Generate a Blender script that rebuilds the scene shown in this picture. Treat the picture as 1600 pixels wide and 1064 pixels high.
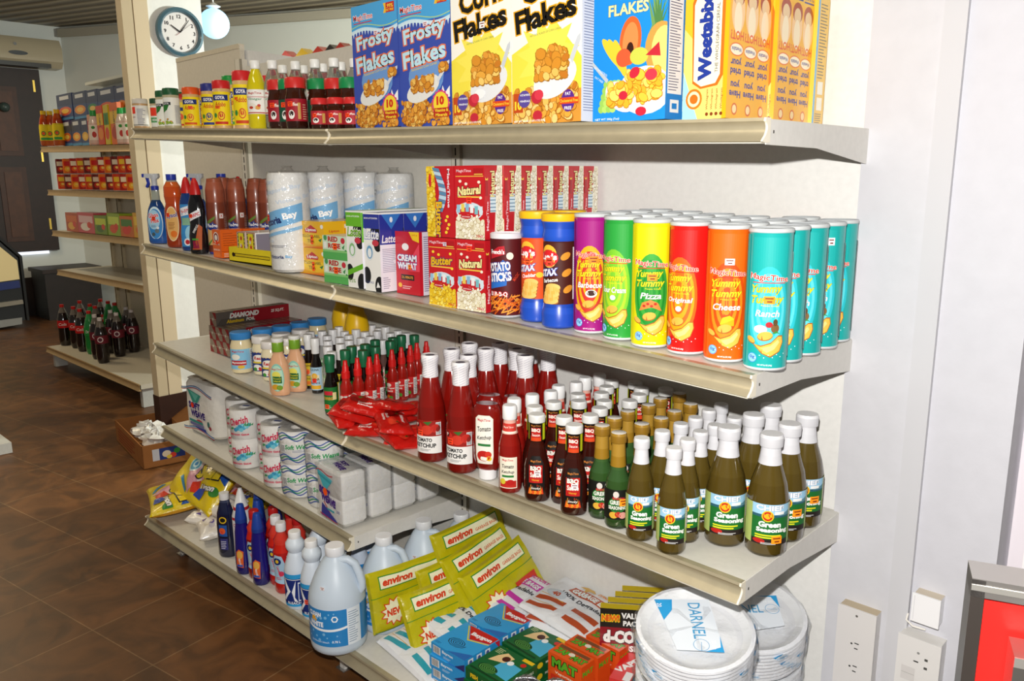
import bpy, math, random
from mathutils import Vector, Matrix, Euler, noise
for o in list(bpy.data.objects): bpy.data.objects.remove(o)
SC = bpy.context.scene; COL = SC.collection
# ---------------------------------------------------------------- camera
CAM = Vector((3.0573, -1.2206, 1.4672)); YAW, PIT, ROL, FPX = -0.7671, 0.2003, -0.0066, 1258.1
_f = Vector((math.sin(YAW)*math.cos(PIT), math.cos(YAW)*math.cos(PIT), -math.sin(PIT)))
_r0 = Vector((math.cos(YAW), -math.sin(YAW), 0)); _u0 = _r0.cross(_f)
_r = math.cos(ROL)*_r0+math.sin(ROL)*_u0; _u = -math.sin(ROL)*_r0+math.cos(ROL)*_u0
cd = bpy.data.cameras.new('camera'); cam = bpy.data.objects.new('camera', cd); COL.objects.link(cam)
cam.matrix_world = Matrix(((_r.x, _u.x, -_f.x, CAM.x), (_r.y, _u.y, -_f.y, CAM.y), (_r.z, _u.z, -_f.z, CAM.z), (0, 0, 0, 1)))
cd.sensor_width = 36; cd.lens = 36*FPX/1600; cd.clip_start = .02; SC.camera = cam
# ---------------------------------------------------------------- light
SC.view_settings.view_transform = 'Standard'; SC.view_settings.look = 'None'
SC.view_settings.gamma = 1; SC.view_settings.use_curve_mapping = False; SC.view_settings.exposure = 0.0
W = bpy.data.worlds.new('world'); SC.world = W; W.use_nodes = True
W.node_tree.nodes['Background'].inputs[0].default_value = (.72, .66, .55, 1)
W.node_tree.nodes['Background'].inputs[1].default_value = .2
def lamp(name, typ, loc, e, col, size=.1, rot=(0, 0, 0), sy=None):
    l = bpy.data.lights.new(name, typ); l.energy = e; l.color = col
    if typ == 'AREA':
        l.size = size
        if sy: l.shape = 'RECTANGLE'; l.size_y = sy
    else: l.shadow_soft_size = size
    o = bpy.data.objects.new(name, l); COL.objects.link(o); o.location = loc; o.rotation_euler = rot; return o
FL = lamp('camera_flash', 'SPOT', CAM+Vector((-.03, 0, .12)), 160, (1, .97, .93), .012)
FL.data.spot_size = 2.1; FL.data.spot_blend = .3; FL.rotation_euler = cam.matrix_world.to_euler()
lamp('ceiling_tube_light', 'AREA', (-1.2, -.9, 3.0), 26, (1, .86, .62), 1.2, (0, 0, 0), .3)
lamp('ceiling_tube_light', 'AREA', (1.6, -1.6, 3.0), 16, (1, .88, .68), 1.2, (0, 0, 0), .3)
lamp('ceiling_tube_light', 'AREA', (-4.6, .0, 3.0), 30, (1, .8, .5), 1.2, (0, 0, 0), .3)
lamp('rear_fill_light', 'POINT', (.2, 2.7, 2.1), 260, (.95, 1, .9), .08)  # this and the next: unseen fill, added to brighten the back wall and ceiling
lamp('rear_fill_light', 'POINT', (-1.6, 2.3, 2.2), 90, (.95, 1, .92), .08)
# ---------------------------------------------------------------- helpers: rays of the photo, used to measure places
def ray(px, py): return _r*((px-800)/FPX)-_u*((py-532)/FPX)+_f
def at_z(px, py, z): d = ray(px, py); return CAM+d*((z-CAM.z)/d.z)
def at_y(px, py, y): d = ray(px, py); return CAM+d*((y-CAM.y)/d.y)
def at_x(px, py, x): d = ray(px, py); return CAM+d*((x-CAM.x)/d.x)
def pix(P): d = Vector(P)-CAM; z = d.dot(_f); return 800+FPX*d.dot(_r)/z, 532-FPX*d.dot(_u)/z
# shelf surfaces: (x, z) of the front edge at the ends of the bays
SH = {1: [(-.031, 1.650), (1.22, 1.591), (2.44, 1.555)], 2: [(-.037, 1.231), (1.21, 1.183), (2.44, 1.138)],
      3: [(-.023, .854), (1.23, .774), (2.441, .760)], 4: [(-.023, .523), (1.233, .456), (2.44, .42)],
      5: [(-.087, .152), (1.2, .162), (2.5, .162)]}
def zs(s, x):
    a = SH[s]
    for (x0, z0), (x1, z1) in zip(a, a[1:]):
        if x <= x1 or (x1, z1) == a[-1]: return z0+(z1-z0)*(x-x0)/(x1-x0)
def on(s, px, py, h=0):
    z = SH[s][1][1]+h
    for _ in range(9): P = at_z(px, py, z); z = zs(s, P.x)+h
    return P
# ---------------------------------------------------------------- colours and materials
def lin(h):
    if isinstance(h, tuple): return h
    o = []
    for i in (0, 2, 4):
        c = int(h[i:i+2], 16)/255; o.append(c/12.92 if c <= .04045 else ((c+.055)/1.055)**2.4)
    return (o[0], o[1], o[2], 1.)
MATS = {}
def mat(name, rough=.5, metal=0, trans=0, coat=0, alpha=1, ior=1.45, noise_amt=0, emis=0, bump=0, nscale=40, spec=.5):
    m = bpy.data.materials.new(name); m.use_nodes = True; n = m.node_tree.nodes; l = m.node_tree.links
    b = n['Principled BSDF']; a = n.new('ShaderNodeAttribute'); a.attribute_name = 'Col'
    b.inputs['Roughness'].default_value = rough; b.inputs['Metallic'].default_value = metal
    b.inputs['Transmission Weight'].default_value = trans; b.inputs['Coat Weight'].default_value = coat
    b.inputs['Coat Roughness'].default_value = .12
    b.inputs['IOR'].default_value = ior; b.inputs['Alpha'].default_value = alpha
    b.inputs['Specular IOR Level'].default_value = spec
    src = a.outputs['Color']
    if noise_amt or bump:
        t = n.new('ShaderNodeTexCoord'); z = n.new('ShaderNodeTexNoise'); z.inputs['Scale'].default_value = nscale
        z.inputs['Detail'].default_value = 4; l.new(t.outputs['Object'], z.inputs['Vector'])
    if noise_amt:
        x = n.new('ShaderNodeMix'); x.data_type = 'RGBA'; x.blend_type = 'MULTIPLY'; x.inputs[0].default_value = noise_amt
        l.new(src, x.inputs[6]); l.new(z.outputs['Fac'], x.inputs[7]); src = x.outputs[2]
    if bump:
        bp = n.new('ShaderNodeBump'); bp.inputs['Strength'].default_value = bump; bp.inputs['Distance'].default_value = .01
        l.new(z.outputs['Fac'], bp.inputs['Height']); l.new(bp.outputs['Normal'], b.inputs['Normal'])
    l.new(src, b.inputs['Base Color'])
    if emis: l.new(src, b.inputs['Emission Color']); b.inputs['Emission Strength'].default_value = emis
    MATS[name] = m; return m
mat('paper', .55, spec=.3); mat('gloss', .3, coat=.3); mat('plastic', .35); mat('rubber', .6); mat('metal', .32, .9); mat('foil', .3, .55)
mat('glassy', .08, coat=.6); mat('clear', .04, trans=.92, ior=1.18); mat('milky', .4, noise_amt=0)
mat('tissue', .75, noise_amt=.18, bump=.25, nscale=60, spec=.2); mat('wood', .5, noise_amt=.6, nscale=14); mat('wall', .6, noise_amt=.1, bump=.12, nscale=26, spec=.3)
mat('wallflat', .55, noise_amt=.06, nscale=5, spec=.3); mat('bag', .28, coat=.2, bump=.35, nscale=45); mat('glow', .4, emis=1.25)
mat('darkmetal', .3, .6); mat('shelfpaint', .35, noise_amt=.15, nscale=70); mat('rail', .38, .35, noise_amt=.25, nscale=30)
mat('wool', .35, .8, bump=1, nscale=400); mat('card', .7, noise_amt=.2, nscale=20, spec=.2)
def film_mat():
    m = bpy.data.materials.new('film'); m.use_nodes = True; n = m.node_tree.nodes; l = m.node_tree.links; n.clear()
    o = n.new('ShaderNodeOutputMaterial'); t = n.new('ShaderNodeBsdfTransparent'); g = n.new('ShaderNodeBsdfGlossy'); x = n.new('ShaderNodeMixShader')
    g.inputs['Roughness'].default_value = .15; g.inputs['Color'].default_value = (.9, .93, .97, 1)
    f = n.new('ShaderNodeLayerWeight'); f.inputs[0].default_value = .35
    ns = n.new('ShaderNodeTexNoise'); ns.inputs['Scale'].default_value = 28; ns.inputs['Detail'].default_value = 3
    c = n.new('ShaderNodeTexCoord'); b = n.new('ShaderNodeBump'); b.inputs['Strength'].default_value = .8; b.inputs['Distance'].default_value = .02
    l.new(c.outputs['Object'], ns.inputs['Vector']); l.new(ns.outputs['Fac'], b.inputs['Height'])
    l.new(b.outputs[0], g.inputs['Normal']); l.new(b.outputs[0], f.inputs['Normal'])
    mp = n.new('ShaderNodeMapRange'); mp.inputs[3].default_value = .03; mp.inputs[4].default_value = .45
    l.new(f.outputs['Facing'], mp.inputs[0]); l.new(mp.outputs[0], x.inputs[0])
    l.new(t.outputs[0], x.inputs[1]); l.new(g.outputs[0], x.inputs[2]); l.new(x.outputs[0], o.inputs[0]); MATS['film'] = m
film_mat()
def floor_mat():
    m = bpy.data.materials.new('floor_tiles'); m.use_nodes = True; n = m.node_tree.nodes; l = m.node_tree.links; b = n['Principled BSDF']
    t = n.new('ShaderNodeTexCoord'); mp = n.new('ShaderNodeMapping'); mp.vector_type = 'TEXTURE'
    mp.inputs['Location'].default_value = (.65, -.052, 0); mp.inputs['Rotation'].default_value = (0, 0, math.radians(9.3))
    mp.inputs['Scale'].default_value = (.349, .337, 1); l.new(t.outputs['Object'], mp.inputs['Vector'])
    k = n.new('ShaderNodeTexBrick'); k.offset = 0; k.inputs['Scale'].default_value = 1; k.inputs['Mortar Size'].default_value = .006
    k.inputs['Brick Width'].default_value = 1; k.inputs['Row Height'].default_value = 1; k.inputs['Mortar Smooth'].default_value = .3
    k.inputs['Color1'].default_value = lin('6c4524'); k.inputs['Color2'].default_value = lin('5c3a1c'); k.inputs['Mortar'].default_value = lin('8a6c4c')
    l.new(mp.outputs[0], k.inputs['Vector'])
    z = n.new('ShaderNodeTexNoise'); z.inputs['Scale'].default_value = 5; z.inputs['Detail'].default_value = 7; z.inputs['Distortion'].default_value = 1.6
    l.new(t.outputs['Object'], z.inputs['Vector'])
    r = n.new('ShaderNodeValToRGB'); r.color_ramp.elements[0].position = .38; r.color_ramp.elements[0].color = (.45, .42, .38, 1)
    r.color_ramp.elements[1].position = .62; r.color_ramp.elements[1].color = (1.1, 1.05, .95, 1); l.new(z.outputs['Fac'], r.inputs[0])
    x = n.new('ShaderNodeMix'); x.data_type = 'RGBA'; x.blend_type = 'MULTIPLY'; x.inputs[0].default_value = .8
    l.new(k.outputs['Color'], x.inputs[6]); l.new(r.outputs[0], x.inputs[7]); l.new(x.outputs[2], b.inputs['Base Color'])
    bp = n.new('ShaderNodeBump'); bp.inputs['Strength'].default_value = .25; bp.inputs['Distance'].default_value = .004
    l.new(z.outputs['Fac'], bp.inputs['Height']); l.new(bp.outputs[0], b.inputs['Normal']); b.inputs['Roughness'].default_value = .42
    MATS['floor'] = m
floor_mat()
def ceil_mat():
    m = bpy.data.materials.new('corrugated_ceiling'); m.use_nodes = True; n = m.node_tree.nodes; l = m.node_tree.links; b = n['Principled BSDF']
    t = n.new('ShaderNodeTexCoord'); mp = n.new('ShaderNodeMapping'); mp.inputs['Rotation'].default_value = (0, 0, math.radians(-20)); l.new(t.outputs['Object'], mp.inputs[0])
    w = n.new('ShaderNodeTexWave'); w.bands_direction = 'Y'; w.inputs['Scale'].default_value = 1.9; w.inputs['Distortion'].default_value = .6; l.new(mp.outputs[0], w.inputs[0])
    r = n.new('ShaderNodeValToRGB'); r.color_ramp.elements[0].color = lin('5c5346'); r.color_ramp.elements[1].color = lin('a59a84'); l.new(w.outputs['Fac'], r.inputs[0])
    l.new(r.outputs[0], b.inputs['Base Color']); bp = n.new('ShaderNodeBump'); bp.inputs['Distance'].default_value = .03; l.new(w.outputs['Fac'], bp.inputs['Height']); l.new(bp.outputs[0], b.inputs['Normal'])
    MATS['ceiling'] = m
ceil_mat()
# ---------------------------------------------------------------- mesh builder with one flat colour per face
class MB:
    def __init__(s): s.v = []; s.f = []; s.m = []; s.c = []; s.sm = []
    def add(s, V, F, mt='plastic', c='ffffff', sm=True):
        k = len(s.v); s.v += [tuple(p) for p in V]; cc = lin(c) if not isinstance(c, list) else None
        for i, f in enumerate(F): s.f.append([k+j for j in f]); s.m.append(mt); s.c.append(cc or lin(c[i])); s.sm.append(sm)
        return s
    def box(s, x0, y0, z0, x1, y1, z1, mt='paper', c='ffffff', cols=None):
        V = [(x0, y0, z0), (x1, y0, z0), (x1, y1, z0), (x0, y1, z0), (x0, y0, z1), (x1, y0, z1), (x1, y1, z1), (x0, y1, z1)]
        F = [(0, 1, 5, 4), (1, 2, 6, 5), (2, 3, 7, 6), (3, 0, 4, 7), (4, 5, 6, 7), (3, 2, 1, 0)]   # front, right, back, left, top, bottom
        return s.add(V, F, mt, cols if cols else c, False)
    def prism(s, pts, a0, a1, axis, mt='paper', c='ffffff', sm=False):
        n = len(pts); put = {'x': lambda a, p: (a, p[0], p[1]), 'y': lambda a, p: (p[0], a, p[1]), 'z': lambda a, p: (p[0], p[1], a)}[axis]
        V = [put(a0, p) for p in pts]+[put(a1, p) for p in pts]
        F = [(i, (i+1) % n, n+(i+1) % n, n+i) for i in range(n)]
        if isinstance(c, list): c = [c[0]]*n+[c[1]]*2
        return s.add(V, F+[list(range(n))[::-1], list(range(n, 2*n))], mt, c, sm)
    def lathe(s, prof, n=20, mt='plastic', ox=0, oy=0, sx=1, sy=1, pw=1, cap=True):
        """prof rows (r, z, colour of the band above); pw<1 squares the section"""
        V = []; F = []; Cc = []
        def sg(t): return math.copysign(abs(t)**pw, t)
        for r, z, *_ in prof:
            for i in range(n):
                a = 2*math.pi*i/n; V.append((ox+sx*r*sg(math.sin(a)), oy-sy*r*sg(math.cos(a)), z))
        for k in range(len(prof)-1):
            for i in range(n): j = (i+1) % n; F.append((k*n+i, k*n+j, (k+1)*n+j, (k+1)*n+i)); Cc.append(prof[k][2])
        if cap: F.append(list(range(n))[::-1]); Cc.append(prof[0][2]); F.append([(len(prof)-1)*n+i for i in range(n)]); Cc.append(prof[-2][2] if len(prof[-1]) < 3 else prof[-1][2])
        return s.add(V, F, mt, Cc)
    def tube(s, pts, r, n=8, mt='plastic', c='ffffff'):
        pts = [Vector(p) for p in pts]; V = []; F = []; rr = r if isinstance(r, list) else [r]*len(pts)
        for i, p in enumerate(pts):
            d = (pts[min(i+1, len(pts)-1)]-pts[max(i-1, 0)]).normalized(); a = d.orthogonal().normalized() if i == 0 else (pa-d*pa.dot(d)).normalized(); pa = a; b = d.cross(a)
            V += [p+rr[i]*(a*math.cos(2*math.pi*k/n)+b*math.sin(2*math.pi*k/n)) for k in range(n)]
        for i in range(len(pts)-1): F += [(i*n+k, i*n+(k+1) % n, (i+1)*n+(k+1) % n, (i+1)*n+k) for k in range(n)]
        F += [list(range(n))[::-1], [(len(pts)-1)*n+k for k in range(n)]]
        return s.add(V, F, mt, c)
    def sphere(s, x, y, z, r, mt='plastic', c='ffffff', n=12, sz=1):
        return s.lathe([(max(r*math.sin(math.pi*i/n*1.0), 1e-4), z-r*sz*math.cos(math.pi*i/n), c) for i in range(n+1)], n*2, mt, x, y)
    def mesh(s, name, ang=38):
        me = bpy.data.meshes.new(name); me.from_pydata(s.v, [], s.f); names = sorted(set(s.m))
        for q in names: me.materials.append(MATS[q])
        ix = {q: i for i, q in enumerate(names)}
        me.polygons.foreach_set('material_index', [ix[q] for q in s.m]); me.polygons.foreach_set('use_smooth', s.sm)
        ca = me.color_attributes.new('Col', 'FLOAT_COLOR', 'CORNER'); buf = []
        for f, c in zip(s.f, s.c): buf.extend(c*len(f))
        ca.data.foreach_set('color', buf); me.set_sharp_from_angle(angle=math.radians(ang)); me.update(); return me
    def obj(s, name, parent=None, loc=None):
        o = bpy.data.objects.new(name, s.mesh(name)); COL.objects.link(o)
        if parent: o.parent = parent
        if loc: o.location = loc
        return o
def empty(name, loc=(0, 0, 0)):
    o = bpy.data.objects.new(name, None); COL.objects.link(o); o.location = loc; o.empty_display_size = .05; return o
def tag(o, label, cat, group=None, kind=None):
    o['label'] = label; o['category'] = cat
    if group: o['group'] = group
    if kind: o['kind'] = kind
    return o
def struct(o): o['kind'] = 'structure'; return o
# ---------------------------------------------------------------- the room
HC = 3.095
MB().add([(-8, -3.5, 0), (5, -3.5, 0), (5, 9, 0), (-8, 9, 0)], [(0, 1, 2, 3)], 'floor').obj('floor')['kind'] = 'structure'
MB().add([(-8, -3.5, HC), (5, -3.5, HC), (5, 9, HC), (-8, 9, HC)], [(3, 2, 1, 0)], 'ceiling').obj('ceiling')['kind'] = 'structure'
WA, WB = Vector((-6.9, 2.05)), Vector((4.2, 7.89))
def wallseg(name, a, b, z0, z1, th, mt, c):
    d = (b-a).normalized(); n = Vector((-d.y, d.x))*th
    return struct(MB().prism([tuple(a), tuple(b), tuple(b+n), tuple(a+n)], z0, z1, 'z', mt, c).obj(name))
wallseg('wall_back', WA, WB, 0, HC, .1, 'wallflat', 'e4e6df')
wallseg('wall_left', Vector((-6.9, -3.4)), WA, 0, HC, .1, 'wallflat', 'dcdfdb')
wallseg('trim_1', Vector((-6.88, 1.35)), Vector((-6.88, 2.03)), 0, .42, -.03, 'wood', '2a1a12')
wallseg('trim_2', WA+Vector((.06, -.02)), WA+(WB-WA)*.5+Vector((.02, -.04)), 2.98, 3.06, -.04, 'wallflat', 'b5ae9d')
# column with the clock, its cream timber edge and dark skirting
XC = -1.45
ya, yb, yc, yd = [at_x(p, 0, XC).y for p in (187, 205, 228, 313)]
struct(MB().box(XC-.3, yc, 0, XC, yd, HC, 'wall', 'f2f2f0').obj('wall_column'))
struct(MB().box(XC-.06, ya, 0, XC+.012, yb-.004, HC, 'wallflat', 'c9b89a').box(XC-.06, yb-.004, 0, XC-.004, yb+.002, HC, 'wallflat', '8a7a62').box(XC-.06, yb+.002, 0, XC+.012, yc, HC, 'wallflat', 'd8c6a8').obj('trim_3'))
struct(MB().box(XC-.062, ya-.004, 0, XC+.02, yd, .262, 'wood', '3c2016').obj('baseboard_column'))
# right hand wall: white wall, flat batten, recessed wall and the frame of an opening
YW = .425
xr = [at_y(p, q, YW).x for p, q in ((1355, 0), (1432, 500), (1466, 500), (1590, 700), (1598, 900))]
struct(MB().box(2.428, YW, 0, xr[1], YW+.25, HC, 'wall', 'cfcfd4').obj('wall_right'))
struct(MB().box(xr[1]-.001, YW-.006, 0, xr[2], YW+.2, HC, 'wallflat', 'cacace').obj('trim_4'))
struct(MB().box(xr[2]-.001, YW+.006, 0, xr[3]-.012, YW+.25, HC, 'wall', 'ceced5').obj('wall_right_recess'))
struct(MB().box(xr[3]-.012, YW+.10, 0, xr[3]+.10, YW+.25, HC, 'wallflat', 'e4dde2').box(xr[3]+.02, YW+.06, 0, xr[3]+.06, YW+.10, HC, 'wallflat', 'f4f2f4').obj('trim_5'))
struct(MB().box(xr[3]+.06, YW+.12, 0, xr[3]+.7, YW+.16, 2.2, 'wood', '3a2218').obj('door_1'))
struct(MB().box(2.452, .36, 0, xr[1], YW, .26, 'wallflat', 'eff0f6').obj('trim_6'))
# ---------------------------------------------------------------- gondola
YB = .445
g = tag(empty('gondola_backing', (1.2, YB, 0)), 'white metal gondola back with slotted uprights carrying the five long shelves', 'shelving')
def panel(nm, x0, x1, z0, z1, c='e6e3da'):
    o = MB().box(x0-1.2, 0, z0, x1-1.2, .02, z1, 'shelfpaint', c).obj(nm, g); return o
panel('back_panel', -.60, -.03, .1, 1.985, 'dcd4c4'); panel('back_panel', .01, 1.205, .1, 1.90, 'e4e1d8'); panel('back_panel', 1.245, 2.44, .1, 1.95, 'ecebe7')
def upright(x, z1):
    m = MB().box(x-.018-1.2, -.012, 0, x+.018-1.2, .022, z1, 'shelfpaint', 'e6e0d2')
    z = .2
    while z < z1-.05: m.box(x-.0025-1.2, -.0128, z, x+.0025-1.2, -.011, z+.022, 'paper', '2a2420'); z += .0317
    m.box(x-.0195-1.2, -.0125, .1, x-.018-1.2, -.002, z1, 'paper', '9c9484'); m.box(x+.018-1.2, -.0125, .1, x+.0195-1.2, -.002, z1, 'paper', '9c9484')
    m.obj('upright', g)
upright(-.035, 1.93); upright(1.235, 1.90)
MB().box(-1.8, -.002, 1.972, -1.235, .022, 1.99, 'shelfpaint', 'd9cfba').obj('top_rail', g)
RAIL = [(.014, .0015), (0, .0015), (-.0015, -.004), (.003, -.0065), (.0065, -.012), (.006, -.018), (.001, -.026), (-.006, -.032), (-.009, -.0355), (-.004, -.037), (.014, -.037)]
def shelf(s, i, y0=0., y1=.430, label='', x0=None, x1=None):
    (xa, za), (xb, zb) = SH[s][i], SH[s][i+1]; xa += .002; xb -= .002
    r = tag(empty('gondola_shelf', (xa, y0, za)), label, 'shelf', 'gondola shelves of the main unit'); L = xb-xa; dz = zb-za; D = y1-y0
    def shear(m): m.v = [(x, y, z+dz*x/L) for x, y, z in m.v]; return m
    shear(MB().box(.001, .012, -.012, L-.001, D, 0, 'shelfpaint', 'dedbd2')).obj('deck', r)
    m = MB(); N = 10
    V = [(L*k/N, y, z) for k in range(N+1) for y, z in RAIL]; n = len(RAIL)
    m.add(V, [(k*n+j, k*n+(j+1) % n, (k+1)*n+(j+1) % n, (k+1)*n+j) for k in range(N) for j in range(n)]+[list(range(n)), [N*n+j for j in range(n)]][::1], 'rail', 'b9ae92')
    m.box(.002, -.0078, -.0385, L-.002, .012, -.0368, 'shelfpaint', 'd8d4c4'); shear(m).obj('price_rail', r)
    for x, side in ((0, -1), (L, 1)):
        b = MB(); a0, a1 = (x-.0005, x+.0015) if side < 0 else (x-.0015, x+.0005)
        b.prism([(.004, -.001), (.004, -.040), (D*.45, -.042), (D, -.068), (D, -.001)], a0, a1, 'x', 'shelfpaint', 'e2dfd8')
        b.box(a0-.0004, D*.06, -.022, a1+.0004, D*.068, -.017, 'paper', '3a3530'); shear(b).obj('bracket', r)
        e = MB(); pr = [(y-.0022 if y < .012 else y, z) for y, z in RAIL]; e.prism(pr, x-.0018, x+.0018, 'x', 'plastic', 'ece4d0', True); shear(e).obj('end_cap', r)
    if s == 5:
        for x in (.12, L-.05): MB().box(x-.012, .075, -za+.002, x+.012, .10, -.014, 'shelfpaint', 'd9d6d0').box(x-.02, .065, -za+.0005, x+.02, .11, -za+.004, 'metal', 'b5b5b5').obj('foot', r)
    return r
WH = {1: 'top', 2: 'second', 3: 'third', 4: 'fourth', 5: 'bottom'}
CT = {(1, 0): 'carrying spices and coffee jars', (1, 1): 'carrying the cereal boxes', (2, 0): 'carrying cleaners and paper towels', (2, 1): 'carrying popcorn and chip canisters',
      (3, 0): 'carrying foil, mayonnaise and little bottles', (3, 1): 'carrying ketchup and green seasoning bottles', (4, 0): 'carrying toilet rolls and napkins',
      (5, 0): 'carrying detergent, bleach and blue bottles', (5, 1): 'carrying garbage bags, coil boxes and plates'}
for (s, i), t in CT.items():
    shelf(s, i, -.07 if s == 5 else 0., .430, f'white metal {WH[s]} shelf, {"left" if i == 0 else "right"} bay, {t}')
# ---------------------------------------------------------------- print: flat shapes and lettering laid on faces, in millimetres
_TX = {}
def txt(s, off=0., sh=0.):
    k = (s, off, sh)
    if k not in _TX:
        cu = bpy.data.curves.new('t', 'FONT'); cu.body = s; cu.size = 1; cu.offset = off; cu.shear = sh; cu.resolution_u = 2
        o = bpy.data.objects.new('t', cu); me = o.to_mesh()
        V = [(v.co.x, v.co.y) for v in me.vertices]; F = [list(p.vertices) for p in me.polygons]
        o.to_mesh_clear(); bpy.data.objects.remove(o); bpy.data.curves.remove(cu); _TX[k] = (V, F)
    return _TX[k]
def R(x0, y0, x1, y1, c): return ('g', [(x0, y0), (x1, y0), (x1, y1), (x0, y1)], c)
def E(x, y, a, b, c, n=20, rot=0):
    q = math.radians(rot); return ('g', [(x+a*math.cos(t)*math.cos(q)-b*math.sin(t)*math.sin(q), y+a*math.cos(t)*math.sin(q)+b*math.sin(t)*math.cos(q)) for t in [2*math.pi*i/n for i in range(n)]], c)
def G(c, *p): return ('p', list(p), c)
def T(s, x, y, h, c, w=None, o=None, ow=.05, sh=0., rot=0, b=.012): return ('t', s, x, y, h, c, w, o, ow, sh, rot, b)
def wave(x0, x1, y, th, amp, c, per=1., ph=0., n=14):
    a = []; b_ = []
    for i in range(n+1): t = i/n; x = x0+(x1-x0)*t; q = y+amp*math.sin(2*math.pi*(t*per+ph)); a.append((x, q)); b_.append((x, q+th))
    return [('g', [a[i], a[i+1], b_[i+1], b_[i]], c) for i in range(n)]
def star(x, y, r, c, n=9, k=.62): return G(c, *[(x+(r if i % 2 else r*k)*math.sin(math.pi*i/n), y+(r if i % 2 else r*k)*math.cos(math.pi*i/n)) for i in range(2*n)])
def flk(x0, y0, x1, y1, n, r0, r1, cs, rim='8a4a10', seed=1, asp=.75):
    q = random.Random(seed); out = []
    for i in range(n):
        r = q.uniform(r0, r1); x = q.uniform(x0+r, x1-r); y = q.uniform(y0+r, y1-r); t = q.uniform(0, 180); k = asp*q.uniform(.8, 1.15)
        out += [E(x+.2, y-.3, r, r*k, rim, 9, t), E(x, y+.2, r*.88, r*k*.86, q.choice(cs), 9, t)]
    return out
def lines(x0, y0, x1, y1, n, c='555577', k=.35, seed=3):
    q = random.Random(seed); h = (y1-y0)/n; return [R(x0, y0+i*h, x0+(x1-x0)*q.uniform(.55, 1), y0+i*h+h*k, c) for i in range(n)]
def barcode(x0, y0, x1, y1, seed=5):
    q = random.Random(seed); out = [R(x0-1, y0-1, x1+1, y1+1, 'f6f6f6')]; x = x0
    while x < x1-.6: w = q.uniform(.35, 1.1); out.append(R(x, y0, min(x+w, x1), y1, '222222')); x += w+q.uniform(.4, .9)
    return out
def _clip(P, ax, t, keep_lo):
    o = []; s = 1 if keep_lo else -1
    for i in range(len(P)):
        a, b = P[i], P[(i+1) % len(P)]; da, db = s*(t-a[ax]), s*(t-b[ax])
        if da >= 0: o.append(a)
        if (da > 0 and db < 0) or (da < 0 and db > 0): k = da/(da-db); o.append((a[0]+(b[0]-a[0])*k, a[1]+(b[1]-a[1])*k))
    return o
def _strips(P, ax, st):
    lo = min(p[ax] for p in P); hi = max(p[ax] for p in P); k0 = math.floor(lo/st+1e-6)+1
    if k0*st >= hi-1e-6: return [P]
    out = []; rest = P; k = k0
    while k*st < hi-1e-6 and len(rest) > 2:
        a = _clip(rest, ax, k*st, True); rest = _clip(rest, ax, k*st, False); k += 1
        if len(a) > 2: out.append(a)
    if len(rest) > 2: out.append(rest)
    return out
def dec(mb, mp, items, mt='paper', step=None, step2=None, h0=.00012, dh=.000005, clip=None):
    h = h0
    flat = []
    def _fl(L):
        for it in L: _fl(it) if isinstance(it, list) else flat.append(it)
    _fl(items)
    for it in flat:
        h += dh
        jobs = []
        if it[0] == 'g': jobs.append(([it[1]], it[2]))
        elif it[0] == 'p':
            from mathutils.geometry import tessellate_polygon as tp
            jobs.append(([[it[1][i] for i in f] for f in tp([[Vector((a, b, 0)) for a, b in it[1]]])], it[2]))
        else:
            _, s, x, y, hh, c, w, oc, ow, sh, rot, b = it; V0, _f0 = txt(s, b, sh)
            if not V0: continue
            xa = min(v[0] for v in V0); xb = max(v[0] for v in V0); yy = min(v[1] for v in V0); yz = max(v[1] for v in V0)
            ky = hh/(yz-yy); kx = w/(xb-xa) if w else ky; cr, sr = math.cos(math.radians(rot)), math.sin(math.radians(rot))
            for col, off in (([(oc, b+ow)] if oc else [])+[(c, b)]):
                V, F = txt(s, off, sh); Q = [((v[0]-(xa+xb)/2)*kx, (v[1]-(yy+yz)/2)*ky) for v in V]; Q = [(x+a*cr-q*sr, y+a*sr+q*cr) for a, q in Q]
                jobs.append(([[Q[i] for i in f] for f in F], col))
        for polys, c in jobs:
            h += dh
            for P in polys:
                L = [P]
                if clip:
                    for ax, t, lo in ((0, clip[0], False), (1, clip[1], False), (0, clip[2], True), (1, clip[3], True)):
                        L = [q for q in (_clip(p, ax, t, lo) for p in L) if len(q) > 2]
                if step: L = [q for p in L for q in _strips(p, 0, step)]
                if step2: L = [q for p in L for q in _strips(p, 1, step2)]
                for q in L: mb.add([mp(a/1000, b_/1000, h) for a, b_ in q], [list(range(len(q)))], mt, c, False)
    return mb
def mflat(O, U, V):
    O, U, V = Vector(O), Vector(U), Vector(V); N = U.cross(V).normalized(); return lambda u, v, h: O+U*u+V*v+N*h
def mcyl(Rr, z0=0, sx=1, sy=1):
    def f(u, v, h):
        r = Rr(v+z0) if callable(Rr) else Rr; t = u/r; return ((r*sx+h)*math.sin(t), -(r*sy+h)*math.cos(t), v+z0)
    return f
def prof_r(prof):
    P = [(p[1], p[0]) for p in prof]
    def f(z):
        for (a, ra), (b, rb) in zip(P, P[1:]):
            if z <= b: return ra+(rb-ra)*max(0, (z-a))/(b-a+1e-9)
        return P[-1][1]
    return f
def front(w, d, h): return mflat((-w/2, -d/2, 0), (1, 0, 0), (0, 0, 1))
def right(w, d, h): return mflat((w/2, -d/2, 0), (0, 1, 0), (0, 0, 1))
def top(w, d, h): return mflat((-w/2, -d/2, h), (1, 0, 0), (0, 1, 0))
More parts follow.
